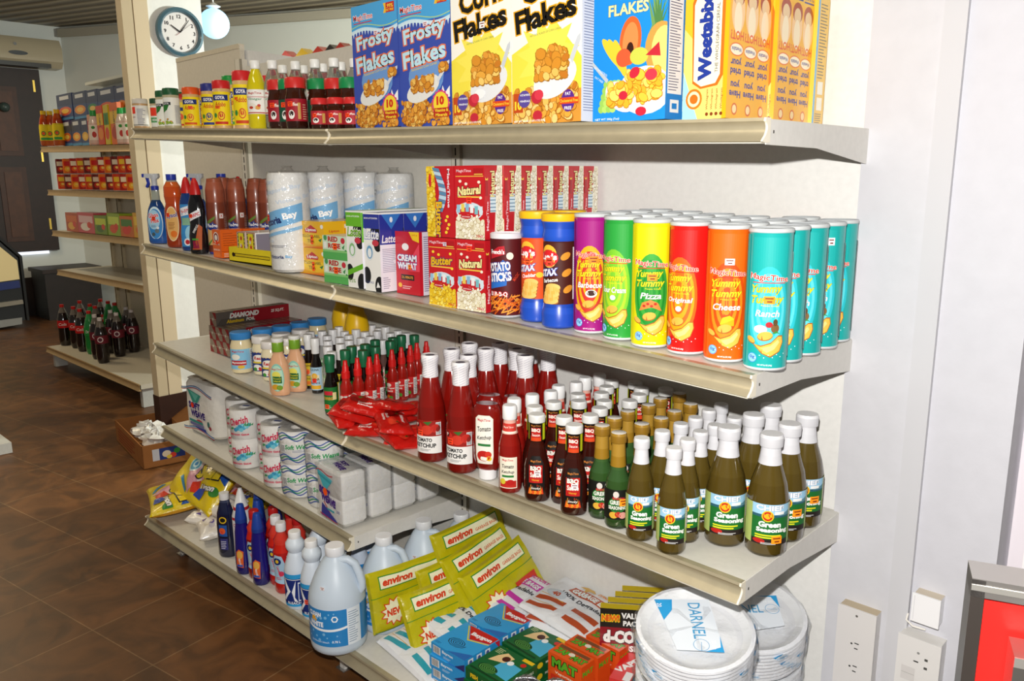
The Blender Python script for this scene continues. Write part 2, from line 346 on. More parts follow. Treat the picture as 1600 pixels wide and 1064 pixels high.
def carton(name, w, d, h, c, fr=(), rt=(), tp=(), mt='gloss', cols=None):
    m = MB().box(-w/2, -d/2, 0, w/2, d/2, h, mt, c, cols)
    e = .0003
    if fr: dec(m, front(w, d, h), fr, mt, clip=(0, 0, w*1000, h*1000))
    if rt: dec(m, right(w, d, h), rt, mt, clip=(0, 0, d*1000, h*1000))
    if tp: dec(m, top(w, d, h), tp, mt, clip=(0, 0, w*1000, d*1000))
    o = m.obj(name); return o
# ---------------------------------------------------------------- placing: every instance is an object (with its own parts)
USED = set(); REG = []
def dup(o, parent=None):
    c = o.copy(); COL.objects.link(c)
    if parent: c.parent = parent; c.matrix_parent_inverse = o.matrix_parent_inverse
    for ch in list(o.children): dup(ch, c)
    return c
ORIG = {}
def put(k, loc, rot=0., label='', cat='', group=None, scale=None):
    if k.name not in ORIG or ORIG[k.name] is not k: ORIG[k.name] = k
    if id(k) in USED:
        o = k.copy(); COL.objects.link(o)
        for ch in KIDS.get(k.name, []):
            c = dup(ch); c.parent = o
    else:
        USED.add(id(k)); o = k; KIDS[k.name] = list(k.children)
    o.location = loc; o.rotation_euler = rot if isinstance(rot, tuple) else (0, 0, math.radians(rot))
    if scale: o.scale = scale
    REG.append([o, label, cat, group]); return o
KIDS = {}
_ST = {}
def sticker(o, R_, u, v, c='ff4a1c', w=16, h=12, flat=None, ry=None):
    """small price sticker; R_ is the radius it bends around (None: flat front face at y = flat)"""
    k = (R_, u, v, c, w, h, flat, ry)
    if k not in _ST:
        m = MB(); mp = mcyl(R_, sy=(ry/R_ if ry else 1)) if R_ else mflat((0, flat, 0), (1, 0, 0), (0, 0, 1))
        it = [R(u-w/2, v-h/2, u+w/2, v+h/2, c), R(u-w*.36, v+h*.12, u+w*.36, v+h*.28, '7a2a10'), R(u-w*.2, v-h*.3, u+w*.25, v-h*.12, '7a2a10')]
        dec(m, mp, it, 'paper', 4 if R_ else None, h0=.0022 if not R_ else .0014); _ST[k] = m.mesh('price_sticker')
    s = bpy.data.objects.new('price_sticker', _ST[k]); COL.objects.link(s); s.parent = o; return s
Q = []; SLP = {1: .05, 2: .042, 3: .055, 4: .056, 5: .01}
def q(k, s, x, y, r, rz=0, label='', cat='', group=None, st=None, fixed=False, dz=0): Q.append(dict(k=k, s=s, x=x, y=y, r=r, rz=rz, l=label, c=cat, g=group, st=st, fx=fixed, dz=dz))
def qb(k, s, px, py, r, rz=0, **kw):     # front of the base seen at a pixel of the photo
    P = on(s, px, py); v = Vector((P.x-CAM.x, P.y-CAM.y)).normalized()*r; q(k, s, P.x+v.x, P.y+v.y, r, rz, **kw)
def qt(k, s, px, py, h, r, rz=0, **kw):  # middle of the top seen at a pixel
    P = on(s, px, py, h); q(k, s, P.x, P.y, r, rz, **kw)
def qy(k, s, px, y, r, rz=0, **kw): P = at_y(px, 200, y); q(k, s, P.x, y, r, rz, **kw)
def qyy(k, s, px, y, r, rz=0, py=300, **kw): P = at_y(px, py, y); q(k, s, P.x, y, r, rz, **kw)
def flush(rects=(), ymin=.0, ymax=.43):
    L = Q[:]; Q.clear()
    for it in range(400):
        mv = 0
        for i, a in enumerate(L):
            for b in L[i+1:]:
                if a['s'] != b['s'] or a['dz'] != b['dz']: continue
                dx, dy = b['x']-a['x'], b['y']-a['y']; m = (a['r']+b['r'])*1.03; d = math.hypot(dx, dy)
                if d < m:
                    if d < 1e-6: dx, d = 1e-4, 1e-4
                    t = (m-d)/d*.5; mv = max(mv, m-d); fa, fb = (0 if a['fx'] else 1), (0 if b['fx'] else 1)
                    if fa+fb == 0: continue
                    t *= 2/(fa+fb); a['x'] -= dx*t*fa; a['y'] -= dy*t*fa; b['x'] += dx*t*fb; b['y'] += dy*t*fb
        for a in L:
            if a['fx']: continue
            a['y'] = min(max(a['y'], ymin+a['r']*.9), ymax-a['r'])
            for s, x0, y0, x1, y1 in rects:
                if s != a['s']: continue
                cx, cy = min(max(a['x'], x0), x1), min(max(a['y'], y0), y1); dx, dy = a['x']-cx, a['y']-cy; d = math.hypot(dx, dy)
                if d < a['r']*1.01:
                    if d < 1e-6:
                        dl = [(a['x']-x0, -1, 0), (x1-a['x'], 1, 0), (a['y']-y0, 0, -1), (y1-a['y'], 0, 1)]; z = min(dl); a['x'] += z[1]*(z[0]+a['r']); a['y'] += z[2]*(z[0]+a['r'])
                    else: a['x'] += dx/d*(a['r']*1.01-d); a['y'] += dy/d*(a['r']*1.01-d)
        if mv < 2e-4: break
    if mv > 1e-3: print('RELAX residual', round(mv, 4))
    out = []
    for a in L:
        o = put(a['k'], (a['x'], a['y'], zs(a['s'], a['x'])+.0006+a['r']*SLP[a['s']]+a['dz']), a['rz'], a['l'], a['c'], a['g'])
        if a['st']: sticker(o, *a['st'][:1], *a['st'][1:])
        out.append(o)
    return out
def face(x, y, k=1.): return math.degrees(math.atan2(CAM.x-x, -(CAM.y-y)))*k   # turn towards the aisle where the photographer stands
# ---------------------------------------------------------------- kinds of goods
def vessel(name, body, cap=None, bn='bottle_body', bm='glassy', cm='plastic', n=22, sx=1, sy=1, pw=1, label=None, lm='paper', cn='cap', csx=1, extra=None):
    """body / cap: lathe rows; label = (z0, z1, colour, items) wrapped on the body"""
    r = empty(name); MB().lathe(body, n, bm, sx=sx, sy=sy, pw=pw).obj(bn, r)
    if cap:
        m = MB().lathe(cap, n, cm, sx=csx, sy=csx); m.obj(cn, r)
    for lb in ([label] if isinstance(label, tuple) else (label or [])):
        z0, z1, c, items = lb[:4]; ang = lb[4] if len(lb) > 4 else 360; pr = prof_r(body); m = MB(); e = .0005
        if ang == 360 and c:
            zz = [z0]+[p[1] for p in body if z0 < p[1] < z1]+[z1]; m.lathe([(pr(z)+e, z, c) for z in zz], n*2, lm, sx=sx, sy=sy, pw=pw, cap=False)
        rb = pr((z0+z1)/2)
        if c and ang != 360: items = [R(-ang/2, z0*1000, ang/2, z1*1000, c)]+list(items)
        dec(m, mcyl(lambda z: pr(z)+e, sx=sx, sy=sy), items, lm, 4, h0=.0003 if pw == 1 else .001, dh=.000006, step2=12 if len({round(pr(z), 3) for z in (z0, (z0+z1)/2, z1)}) > 1 else None,
            clip=(-math.pi*rb*950, z0*1000, math.pi*rb*950, z1*1000) if ang == 360 else None)
        m.obj('label', r)
    if extra: extra(r)
    return r
def ribcap(r, z, h, c, c2=None): return [(r, z, c), (r, z+h*.85, c), (r*.93, z+h, c2 or c), (r*.0+.0005, z+h, c2 or c)]
# -- spices
def spice(name, r, h, cap, body, lab, items):
    return vessel(name, [(r*.97, 0, body), (r, .004, body), (r, h*.82, body), (r*.93, h*.84, body)], ribcap(r*1.02, h*.83, h*.17, cap), 'jar', 'plastic', label=(h*.06, h*.76, lab, items))
def adobo(nm, h, cap, badge):
    r = .0255 if h < .13 else (.027 if h < .15 else .029); k = h*1000
    it = [R(-26, k*.58, 26, k*.70, '1c2f78'), T('GOYA', 0, k*.64, k*.07, 'ffffff', 30, b=.03), T('Adobo', 0, k*.5, k*.10, 'c8281c', 34, sh=.3, b=.02), E(2, k*.26, 11, k*.09, badge), E(2, k*.26, 8.5, k*.07, 'f6d430'), E(2, k*.27, 6, k*.04, badge),
          E(-18, k*.27, 6, k*.05, '3a8a3a'), R(-22, k*.085, 22, k*.14, badge), R(34, k*.1, 62, k*.7, 'f2f2ec'), lines(36, k*.15, 60, k*.66, 12)]
    return spice(nm, r, h, cap, 'd8b078', 'f4d818', it)
HZ = lambda px, y, pyt: at_y(px, pyt, y).z-zs(1, at_y(px, pyt, y).x)
kS = {}
kS['clear'] = spice('spice_jar', .0265, .104, 'd5cfc4', 'c8a070', 'e8e6e0', [R(-30, 50, -6, 74, 'e83a28'), lines(0, 12, 30, 70, 12), T('Spice', -18, 38, 8, '8a3020', 20), R(-30, 8, 40, 12, '9a9a90')])
gi = [G('2f7a34', (-26, 84), (-26, 50), (-8, 60), (4, 84)), R(-26, 76, 6, 86, '20262c'), T('GOYA', -12, 81, 7, 'ffffff', 24), flk(-20, 10, 12, 34, 12, 3, 6, ['6aa03a', 'd89a50', 'a4c040'], '3a6a20', 4), lines(18, 16, 50, 78, 14)]
kS['green'] = spice('spice_jar', .0265, .133, '1f5a36', 'b8b090', 'eef0ea', gi)
kS['sgreen'] = spice('spice_jar', .022, .11, '1f4a30', 'b0a080', 'e8ece4', [R(-20, 46, 14, 76, 'e8402a'), R(-20, 22, 20, 40, '4a9a5a'), T('HERBS', 0, 31, 8, 'ffffff', 26)])
kS['sred'] = spice('spice_jar', .022, .118, 'c8281e', 'd0b080', 'f2d838', [R(-20, 60, 20, 72, '1c2f78'), E(0, 40, 12, 12, 'e85a28'), R(-20, 10, 20, 16, 'c8281e')])
kS['orange'] = adobo('adobo_jar', .132, 'e4561c', 'd85a20'); kS['blue'] = adobo('adobo_jar', .146, '2a3282', '2a3a8a'); kS['red'] = adobo('adobo_jar', .1461, 'cc2224', 'c83020')
kS['tgreen'] = adobo('adobo_jar', .168, '18903a', '48a830'); kS['tall'] = adobo('adobo_jar', .170, 'd02428', 'd04a20')
SP = 'standing at the left end of the top shelf'
for k, px, y, lab, st in [('clear', 222, .05, 'clear spice shaker with pale lid, leftmost jar on the top shelf', (-.0, 0)), ('sgreen', 247, .12, 'short dark green capped spice jar behind the green capped pair', 0), ('green', 259, .1, 'green capped herb jar, left one of the pair', 0),
        ('green', 271, .05, 'green capped herb jar, front right one of the pair', 0), ('green', 284, .17, 'green capped herb jar half hidden behind the others', 0), ('sred', 286, .1, 'small red capped yellow jar before the orange capped jars', 0),
        ('orange', 302, .055, 'orange capped yellow seasoning shaker in front', 0), ('orange', 320, .11, 'orange capped yellow seasoning shaker half hidden behind its twin', 0), ('blue', 331, .1, 'dark blue capped yellow seasoning shaker', 0),
        ('red', 350, .055, 'red capped yellow seasoning shaker beside the blue capped one', 0), ('tgreen', 366, .125, 'tall bright green capped seasoning shaker', 0), ('tall', 383, .06, 'tall red capped seasoning shaker left of the oil bottle', 0),
        ('tall', 424, .2, 'tall red capped shaker standing behind the oil bottle', 0), ('tall', 457, .3, 'tall red capped shaker behind the vinegar, left one', 0), ('tall', 488, .3, 'tall red capped shaker behind the vinegar, middle one', 0), ('tall', 514, .3, 'tall red capped shaker behind the vinegar, right one', 0)]:
    stk = {'orange': (.027, 4, 66, 'ff5a20', 14, 10), 'red': (.0275, -8, 64, 'ff6a20', 16, 9), 'tall': (.0295, -16, 88, 'ff6a20', 10, 8)}.get(k) if st == 0 and y < .07 else None
    qy(kS[k], 1, px, y, .0275 if k not in ('sgreen', 'sred') else .0225, 48 if k != 'clear' else 40, label=lab, cat='spice jar', group='spice jars on the top shelf', st=stk)
# -- vinegar and oil
def vin(nm, c, cm_):
    b = [(.024, 0, c), (.0285, .006, c), (.0285, .04, c), (.0275, .05, c), (.0285, .06, c), (.0285, .105, c), (.0275, .125, c), (.020, .152, c), (.0125, .170, c), (.0125, .176, c)]
    return vessel(nm, b, [(.0135, .172, 'e8e8e4'), (.0145, .174, 'f4f4f0'), (.0145, .193, 'f4f4f0'), (.013, .196, 'ffffff'), (.0005, .196)], bm=cm_, label=(.042, .112, 'f2f0ea', [
        T('MagicTime', 0, 101, 8, 'b83028', 42, b=.02), R(-30, 90, 30, 91.5, 'b83028'), T('Vinegar', 0, 84, 9, '2e8a56', 44, sh=.2), E(-9, 64, 13, 9, 'e9e4d8'), E(-12, 60, 7, 4, 'c03a28'), E(8, 60, 8, 6, 'e2a040'), E(12, 66, 5, 4, 'c83a30'), R(-30, 44, 30, 47, 'b83028'), lines(36, 50, 70, 105, 14)]))
kO = vin('oil_bottle', 'd8c818', 'glassy'); kV = vin('vinegar_bottle', 'e6ecec', 'clear')
qy(kO, 1, 405, .06, .029, 45, label='yellow cooking oil bottle with white cap beside the red capped shaker', cat='bottle')
for px, y in ((431, .085), (447, .18), (467, .135), (479, .22), (497, .135), (509, .22), (525, .135), (537, .22), (549, .17)):
    qy(kV, 1, px, y, .029, 45, label='clear vinegar bottle with white cap on the top shelf', cat='bottle', group='clear vinegar bottles on the top shelf')
def coffee(h, r, cap, lab):
    k = h*1000
    return vessel('coffee_jar', [(r*.93, 0, '2a100a'), (r, .006, '30120a'), (r, h*.60, '3a180c'), (r*.86, h*.70, '3a1a10'), (r*.86, h*.80, '4a241a')], ribcap(r*.99, h*.79, h*.21, cap), 'glass_jar', 'glassy',
        label=(h*.14, h*.58, lab, [E(-6, k*.27, 9, k*.09, 'f2efe8'), E(-6, k*.29, 6.5, k*.05, '2a1410'), T('Coffee', 0, k*.47, k*.07, 'f6e8d8', r*900, b=.02), R(12, k*.18, 20, k*.5, 'c89a50'), lines(26, k*.18, 44, k*.5, 7, 'd8b090')]))
cL = {c: coffee(.135, .029, hx, lb) for c, hx, lb in (('r', 'cc2a26', 'a01828'), ('g', '17864a', '17503a'))}; cS = coffee(.079, .0235, 'cc2a2a', 'b02430')
for px, y, c in ((439, .05, 'r'), (452, .05, 'g'), (472, .04, 'r'), (504, .095, 'g'), (525, .1, 'r'), (549, .1, 'g')):
    qy(cL[c], 1, px, y, .0295, 42, label=f'tall instant coffee jar with {"red" if c == "r" else "green"} lid', cat='jar', group='tall coffee jars on the top shelf', st=(.03, -8, 64, 'ff4a20', 14, 13) if y < .06 else None)
for px, y in ((501, .033), (528, .033), (550, .05)): qy(cS, 1, px, y, .024, 42, label='short coffee jar with red lid before the tall jars', cat='jar', group='short coffee jars on the top shelf', st=(.0245, -8, 34, 'ff4a20', 11, 10))
flush([(1, 1.29, 0, 2.4, .43)])
# -- cereal
CRN = ['e8a840', 'd8902c', 'f0c060', 'e29a38', 'c87a24']
frosty = carton('cereal_box', .182, .058, .292, '3f53ae', [R(0, 0, 182, 292, '3a50ac'), R(0, 232, 182, 292, '4aa6e0'), wave(0, 182, 226, 8, 6, 'cfe9f6', 1), wave(0, 182, 240, 1.6, 6, 'c8e070', 1), [G('d8eef8', (x, 230+6*math.sin(x/29)), (x+8, 230+6*math.sin(x/29)), (x+4, 216+6*math.sin(x/29))) for x in range(4, 176, 12)],
    T('MagicTime', 48, 262, 17, 'd22a2a', 78, 'ffffff', .05), R(10, 250, 84, 252, 'd22a2a'), R(138, 262, 172, 284, 'c82222'), T('.99%', 155, 276, 9, 'ffe040', 26), T('FAT FREE', 155, 267, 5, 'ffe040', 28), G('f0c030', (130, 262), (140, 262), (140, 284), (130, 284), (135, 273)), E(96, 110, 62, 46, '6f9ad4'),
    T('Frosty', 92, 205, 42, 'bfe6f4', 146, 'e2744a', .06, rot=6, b=.03), T('Flakes', 90, 158, 38, 'bfe6f4', 150, 'e2744a', .06, rot=6, b=.03), T('Sweetened Corn Cereal', 90, 133, 6, 'd8c050', 90, rot=6),
    flk(0, -6, 182, 66, 150, 6, 11, CRN, '9a5a1c', 7), E(88, 84, 60, 26, 'e6e6e2', 26, 16), flk(38, 72, 136, 118, 60, 7, 12, CRN, '9a5a1c', 9), G('d9dde2', (138, 100), (172, 136), (182, 138), (182, 132), (142, 92)), flk(140, 112, 182, 142, 8, 8, 12, CRN, '9a5a1c', 2), G('f4f4f2', (150, 60), (158, 86), (166, 70), (182, 84), (182, 60)),
    star(150, 48, 31, 'd84080', 16, .88), E(150, 48, 25, 25, 'f4d838'), T('10', 149, 54, 20, 'd0301c', 26, b=.06), R(126, 18, 178, 38, 'b8281c'), T('Vitamins &', 152, 33, 7, 'f8d838', 46, b=.03), T('Minerals', 152, 23, 7, 'f8d838', 40, b=.03), T('NET WT 15 OZ (425g)', 50, 6, 5, '3a2a1a', 70)],
    [R(0, 0, 58, 292, '3a4a9e'), R(6, 60, 52, 250, 'f0f0ee'), lines(9, 66, 49, 246, 34, '666688')])
cornf = carton('cereal_box', .184, .058, .300, 'f2ead0', [R(0, 0, 184, 300, 'f6f4ea'), G('f2e04a', (0, 0), (184, 0), (184, 120), (120, 190), (0, 140)), star(96, 128, 84, 'f6e65a', 11, .6), T('Corn', 92, 262, 50, '15120e', 128, 'e8a818', .045, rot=7, b=.035), T('Flakes', 90, 208, 44, '15120e', 160, 'e8a818', .045, rot=7, b=.035), T('NATURAL FLAKES OF CORN CEREAL', 92, 174, 4, '8a9a4a', 84, rot=5),
    R(0, 0, 184, 62, 'd8963a'), flk(0, -6, 184, 80, 120, 7, 13, CRN+['f2cf80'], 'a06018', 12), E(118, 84, 58, 34, 'e4e6e8', 26, 20), flk(60, 76, 158, 152, 66, 10, 17, CRN+['f2cc70'], 'a8701e', 13), G('c9ced4', (158, 120), (176, 156), (184, 162), (184, 150), (164, 108)), E(92, 64, 16, 10, 'f4f4f4'), E(72, 52, 15, 13, 'c0283a'), E(78, 56, 12, 10, 'd83a4c'), E(74, 16, 13, 10, 'c02a3a'),
    R(8, 24, 34, 62, 'c04a1a'), T('10', 21, 38, 18, 'f8d838', 20, b=.05), E(38, 50, 17, 17, '5a4a9a'), T('VITAMINS', 40, 58, 4, 'ffffff', 28), T('MINERALS', 40, 46, 4, 'ffffff', 28), E(154, 40, 17, 21, '5a2a8a'), R(132, 34, 180, 46, 'd84a1c'), T('Cholesterol Free', 156, 40, 6, 'f8d838', 46), T('FAT', 154, 53, 6, 'ffffff', 14), T('FREE', 154, 26, 6, 'ffffff', 18), T('NET WT 18 OZ (1 LB 2 OZ) 510g', 52, 6, 5, 'f8f8f8', 86, b=.02)],
    [R(0, 0, 58, 300, 'eceef4'), lines(6, 20, 52, 288, 52, '8088a8', .3), R(6, 230, 52, 234, '3a3a5a')])
ucorn = carton('cereal_box', .162, .055, .262, '1f8fe0', [R(0, 0, 162, 262, '1e8ce2'), E(84, 254, 30, 16, 'f4f4f4'), E(84, 254, 27, 13.5, 'c8201c'), T('Universal', 84, 250, 9, 'ffffff', 44), T('CORN', 84, 222, 19, 'f2eaa0', 62, b=.03), T('FLAKES', 78, 196, 20, 'f2eaa0', 88, '2a62a0', .03, b=.03),
    [G('6f9a58', (132+8*math.sin(i), 150), (118+i*9, 250-abs(i-3)*10), (140+8*math.sin(i), 155)) for i in range(7)], [G('4f8048', (140, 150), (126+i*8, 226-abs(i-2)*10), (148, 152)) for i in range(6)], E(150, 120, 34, 46, 'c89a4a'), E(156, 118, 26, 40, 'ecd878'), E(84, 140, 24, 42, 'e2642c', 24, -6), E(84, 138, 17, 34, 'f08a4c', 24, -6), E(84, 124, 8, 14, '3a1c14'),
    [E(44+i*9, 122-i*5, 9, 36, 'f0c838', 20, 40-i*9) for i in range(3)], E(70, 112, 17, 16, 'd85a34'), E(104, 112, 20, 15, 'c8cc50'), G('c02a38', (118, 112), (146, 132), (150, 108)), [E(20+9*(i % 4)+(i//4)*3, 24+11*(i//4), 7, 7, ['9ac85a', 'b0d86a'][i % 2]) for i in range(20)], E(118, 52, 58, 42, 'f4f4f0'), E(118, 60, 52, 34, 'e9e6de'), flk(66, 24, 162, 96, 70, 8, 14, ['f2c440', 'f6d468', 'e8b030'], 'c07a18', 21), E(96, 84, 12, 9, 'c8283c', 16, 30), E(132, 78, 13, 10, 'd03a4a'),
    E(66, 44, 38, 24, 'd8dde2', 24, -30), flk(30, 22, 100, 76, 34, 9, 14, ['f2c440', 'f6d468', 'e8b030'], 'c07a18', 22), G('b8c0c8', (0, 112), (0, 104), (34, 70), (38, 76)), E(72, 46, 10, 8, 'c8283c'), E(112, 16, 12, 8, 'c8283c'), T('NO CHOLESTEROL', 20, 92, 4, 'c8e0f8', 36, rot=-30), T('FAT FREE', 16, 78, 4, 'c8e0f8', 22, rot=-30), T('NET WT 200g (7oz)', 36, 5, 5, 'e8f0f8', 56)],
    [R(0, 0, 55, 262, '2a86d8'), T('CORN', 28, 254, 5, 'f2eaa0', 26), T('FLAKES', 28, 246, 5, 'f2eaa0', 30), R(5, 44, 50, 240, 'f2f4f8'), T('Nutrition Facts', 27, 232, 7, '222222', 40, b=.03), R(7, 222, 48, 225, '222222'), lines(8, 50, 47, 220, 36, '555577', .3), R(14, 12, 42, 34, 'f2f4f8'), R(20, 18, 36, 28, '2a86d8')])
wt_side = [R(0, 0, 55, 240, 'f2b21e'), R(0, 214, 55, 240, 'f0bc30'), T('Low in fat', 28, 228, 5, '2a3a8a', 40), R(6, 220, 48, 223, '2a3a8a'), E(28, 172, 22, 34, 'f4c890'), E(28, 198, 20, 18, 'a8401c'), E(28, 192, 14, 14, 'e8c898'), E(28, 160, 13, 26, 'f6e4c0'), T('HOT?', 27, 134, 15, 'e05a18', 44, rot=180, b=.03), E(27, 112, 23, 11, 'e8701c'), E(27, 112, 20.5, 9, 'fff0d0'), T('Weetabix', 27, 112, 7, '20388c', 34, rot=180, b=.02),
    [T(s, 27, y, 12, '2a3a8c', w, rot=180, b=.03) for s, y, w in (('your', 94, 36), ('tried', 76, 36), ('you', 58, 30), ('Have', 40, 38))], E(27, 16, 10, 10, 'd86a1c'), E(27, 16, 7, 7, 'f4d8a0')]
weeta = carton('cereal_box', .084, .053, .238, 'f4b828', [R(0, 0, 84, 238, 'f6b42a'), G('f8d070', (0, 0), (84, 0), (84, 60), (0, 150)), G('9adcf4', (0, 0), (30, 0), (0, 80)), R(58, 194, 72, 238, 'd8642a'), R(76, 0, 84, 238, 'f6a818'), G('e86a1c', (18, 60), (34, 50), (66, 54), (76, 70), (76, 190), (68, 214), (40, 220), (22, 208), (14, 190)), G('fcecc8', (20, 64), (35, 54), (62, 58), (70, 72), (70, 188), (62, 208), (40, 215), (26, 204), (18, 186)),
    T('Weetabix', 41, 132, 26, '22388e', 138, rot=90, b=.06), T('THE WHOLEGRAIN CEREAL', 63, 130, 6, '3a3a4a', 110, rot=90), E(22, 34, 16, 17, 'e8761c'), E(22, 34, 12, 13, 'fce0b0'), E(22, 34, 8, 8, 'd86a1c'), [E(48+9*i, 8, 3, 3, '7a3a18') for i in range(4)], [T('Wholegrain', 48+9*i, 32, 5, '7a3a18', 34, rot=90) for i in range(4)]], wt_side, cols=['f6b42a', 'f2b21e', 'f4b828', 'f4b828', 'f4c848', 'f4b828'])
CB = 'cereal box', 'cereal boxes on the top shelf'
def S1(k, x, y, lab, st=None, rz=0):
    o = put(k, (x, y, zs(1, x)+.003), rz, lab, *CB)
    if st: sticker(o, *st)
S1(frosty, 1.392, .062, 'blue frosted flakes cereal box, leftmost of the boxes', (None, 8, 222, 'f0d8e0', 14, 9, -.029))
S1(frosty, 1.576, .062, 'blue frosted flakes cereal box beside the white and yellow boxes', (None, 8, 224, 'f0d8e0', 14, 9, -.029))
S1(cornf, 1.761, .062, 'white and yellow corn flakes box, left one of two', (None, 8, 204, 'f2f2f2', 16, 13, -.029)); S1(cornf, 1.946, .062, 'white and yellow corn flakes box, right one of two')
S1(ucorn, 2.148, .06, 'bright blue corn flakes box with fruit picture, front one'); S1(ucorn, 2.156, .125, 'bright blue corn flakes box half hidden behind its twin')
for i, dx in enumerate((0, -.004, -.008, .004, 0, -.004)):
    S1(weeta, 2.306+dx, .06+.0545*i, ['orange wheat biscuit box, front of the row at the wall', 'orange wheat biscuit box, second from the front', 'orange wheat biscuit box, third from the front', 'orange wheat biscuit box, fourth from the front', 'orange wheat biscuit box, fifth from the front', 'orange wheat biscuit box, sixth from the front'][i])
wlast = carton('cereal_box', .084, .05, .238, 'f0c040', [], [R(0, 0, 8, 238, '6ab8e8'), R(8, 0, 50, 238, 'eec04c'), lines(12, 90, 46, 230, 24, '7a6a4a'), R(16, 60, 40, 84, 'f4f0e0'), R(16, 30, 40, 54, 'f4f0e0'), lines(12, 6, 46, 26, 5, '7a6a4a')])
S1(wlast, 2.310, .0565+.0545*6-.001, 'orange wheat biscuit box at the very back of its row')
# ================================================================ second shelf
def mesh_at(f):   # helper for loose part builders
    return f
def trigger(r, z, c1, c2):
    m = MB().lathe([(.014, z, c1), (.0145, z+.014, c1), (.011, z+.016, c2), (.010, z+.034, c2), (.013, z+.044, c2), (.013, z+.056, c2), (.009, z+.060, c2)], 14, 'milky')
    m.prism([(-.034, z+.046), (.012, z+.040), (.020, z+.048), (.018, z+.060), (-.032, z+.060)], -.009, .009, 'y', 'milky', c2)
    m.prism([(-.042, z+.047), (-.034, z+.046), (-.034, z+.060), (-.042, z+.059)], -.008, .008, 'y', 'plastic', c1); m.obj('trigger_head', r)
    MB().prism([(-.030, z+.046), (-.021, z+.045), (-.018, z+.022), (-.026, z+.008), (-.032, z+.012), (-.025, z+.026)], -.006, .006, 'y', 'plastic', c1).obj('trigger', r)
def k_spray():
    def ex(r): trigger(r, .196, '2438a8', 'c8cdd2')
    return vessel('spray_bottle', [(.034, 0, '1b4f9c'), (.038, .010, '1c5aa8'), (.0385, .09, '1a4c98'), (.032, .125, '17407e'), (.021, .150, '23406c'), (.016, .160, 'a0a89c'), (.0145, .196, 'b8bfb4')], bm='glassy', sy=.68, n=26, label=[(.018, .142, None, [
        E(0, 76, 31, 60, 'd8eef6', 28), E(0, 73, 28, 55, '3c8cd0', 28), E(-4, 88, 24, 36, 'a8d4ec', 24), T('Glass', -6, 104, 17, 'd82838', 40, 'ffffff', .04, rot=8, b=.03), T('Plus', 0, 84, 15, 'd82838', 30, 'ffffff', .04, rot=8, b=.03), E(6, 46, 8, 8, '6a7a80'), E(-8, 34, 7, 7, '4a5a60'), E(10, 58, 5, 5, 'e8eef0'), lines(-16, 60, 10, 70, 3, '3a6a9a')])], extra=ex)
def k_orange():
    return vessel('cleaner_bottle', [(.030, 0, '8a2a12'), (.034, .008, '9a3414'), (.034, .13, 'b84418'), (.027, .155, 'c24a1c'), (.031, .180, 'd0521c'), (.030, .215, 'd8682c'), (.020, .232, 'b0a898'), (.0155, .240, 'b8b0a0')],
        [(.017, .238, '2438a8'), (.0175, .240, '2a40b4'), (.0175, .259, '2a40b4'), (.0005, .259, '2a40b4')], sy=.72, n=26, label=(.02, .15, None, [E(0, 84, 25, 62, 'f4dcb0', 28), E(0, 84, 22, 58, 'e8b468', 28), T('Lysol', 0, 112, 20, '4a3aa0', 40, 'f4ecd8', .04, rot=8, b=.03), lines(-14, 66, 14, 92, 5, '8a4a20'), E(4, 48, 12, 12, 'e87a28')]))
def k_duck(body, lab, name, items):
    def ex(r):
        MB().lathe([(.019, .198, 'c8201e'), (.018, .212, 'c8201e'), (.012, .238, 'd22a26'), (.006, .252, 'd22a26'), (.0005, .254, 'd22a26')], 14, 'plastic', sy=.8).obj('cap', r)
    return vessel(name, [(.028, 0, body), (.031, .008, body), (.031, .06, body), (.025, .10, body), (.029, .14, body), (.026, .17, body), (.018, .195, body), (.016, .2, body)], sy=.75, n=24, label=(.012, .175, None, items), extra=ex)
kSpr = k_spray(); kOrg = k_orange()
kBl = k_duck('1a3c7c', 0, 'toilet_cleaner_bottle', [G('3c8ed0', (-24, 14), (24, 14), (26, 100), (22, 160), (-22, 160), (-26, 100)), G('f0f2f6', (-22, 118), (22, 128), (20, 158), (-21, 146)), T('HARPIC', 0, 138, 12, 'd02838', 38, rot=10, b=.03), E(10, 60, 16, 26, '9ad4ee'), R(-18, 88, 12, 114, '8ab89a'), E(0, 30, 13, 13, 'f2f0f0'), E(0, 30, 8, 8, 'c02830')])
kBk = k_duck('15151a', 0, 'toilet_cleaner_bottle', [G('f0f2f6', (-22, 108), (22, 128), (20, 152), (-21, 132)), T('HARPIC', 0, 130, 12, 'd02838', 38, rot=18, b=.03), G('b85a28', (-16, 14), (18, 14), (24, 90), (10, 100), (-2, 40)), G('8a1c3c', (-12, 18), (10, 18), (6, 44), (-12, 44)), T('POWER PLUS', 0, 84, 8, 'ffffff', 30, rot=60), R(-14, 46, 8, 52, '4a9a3a')])
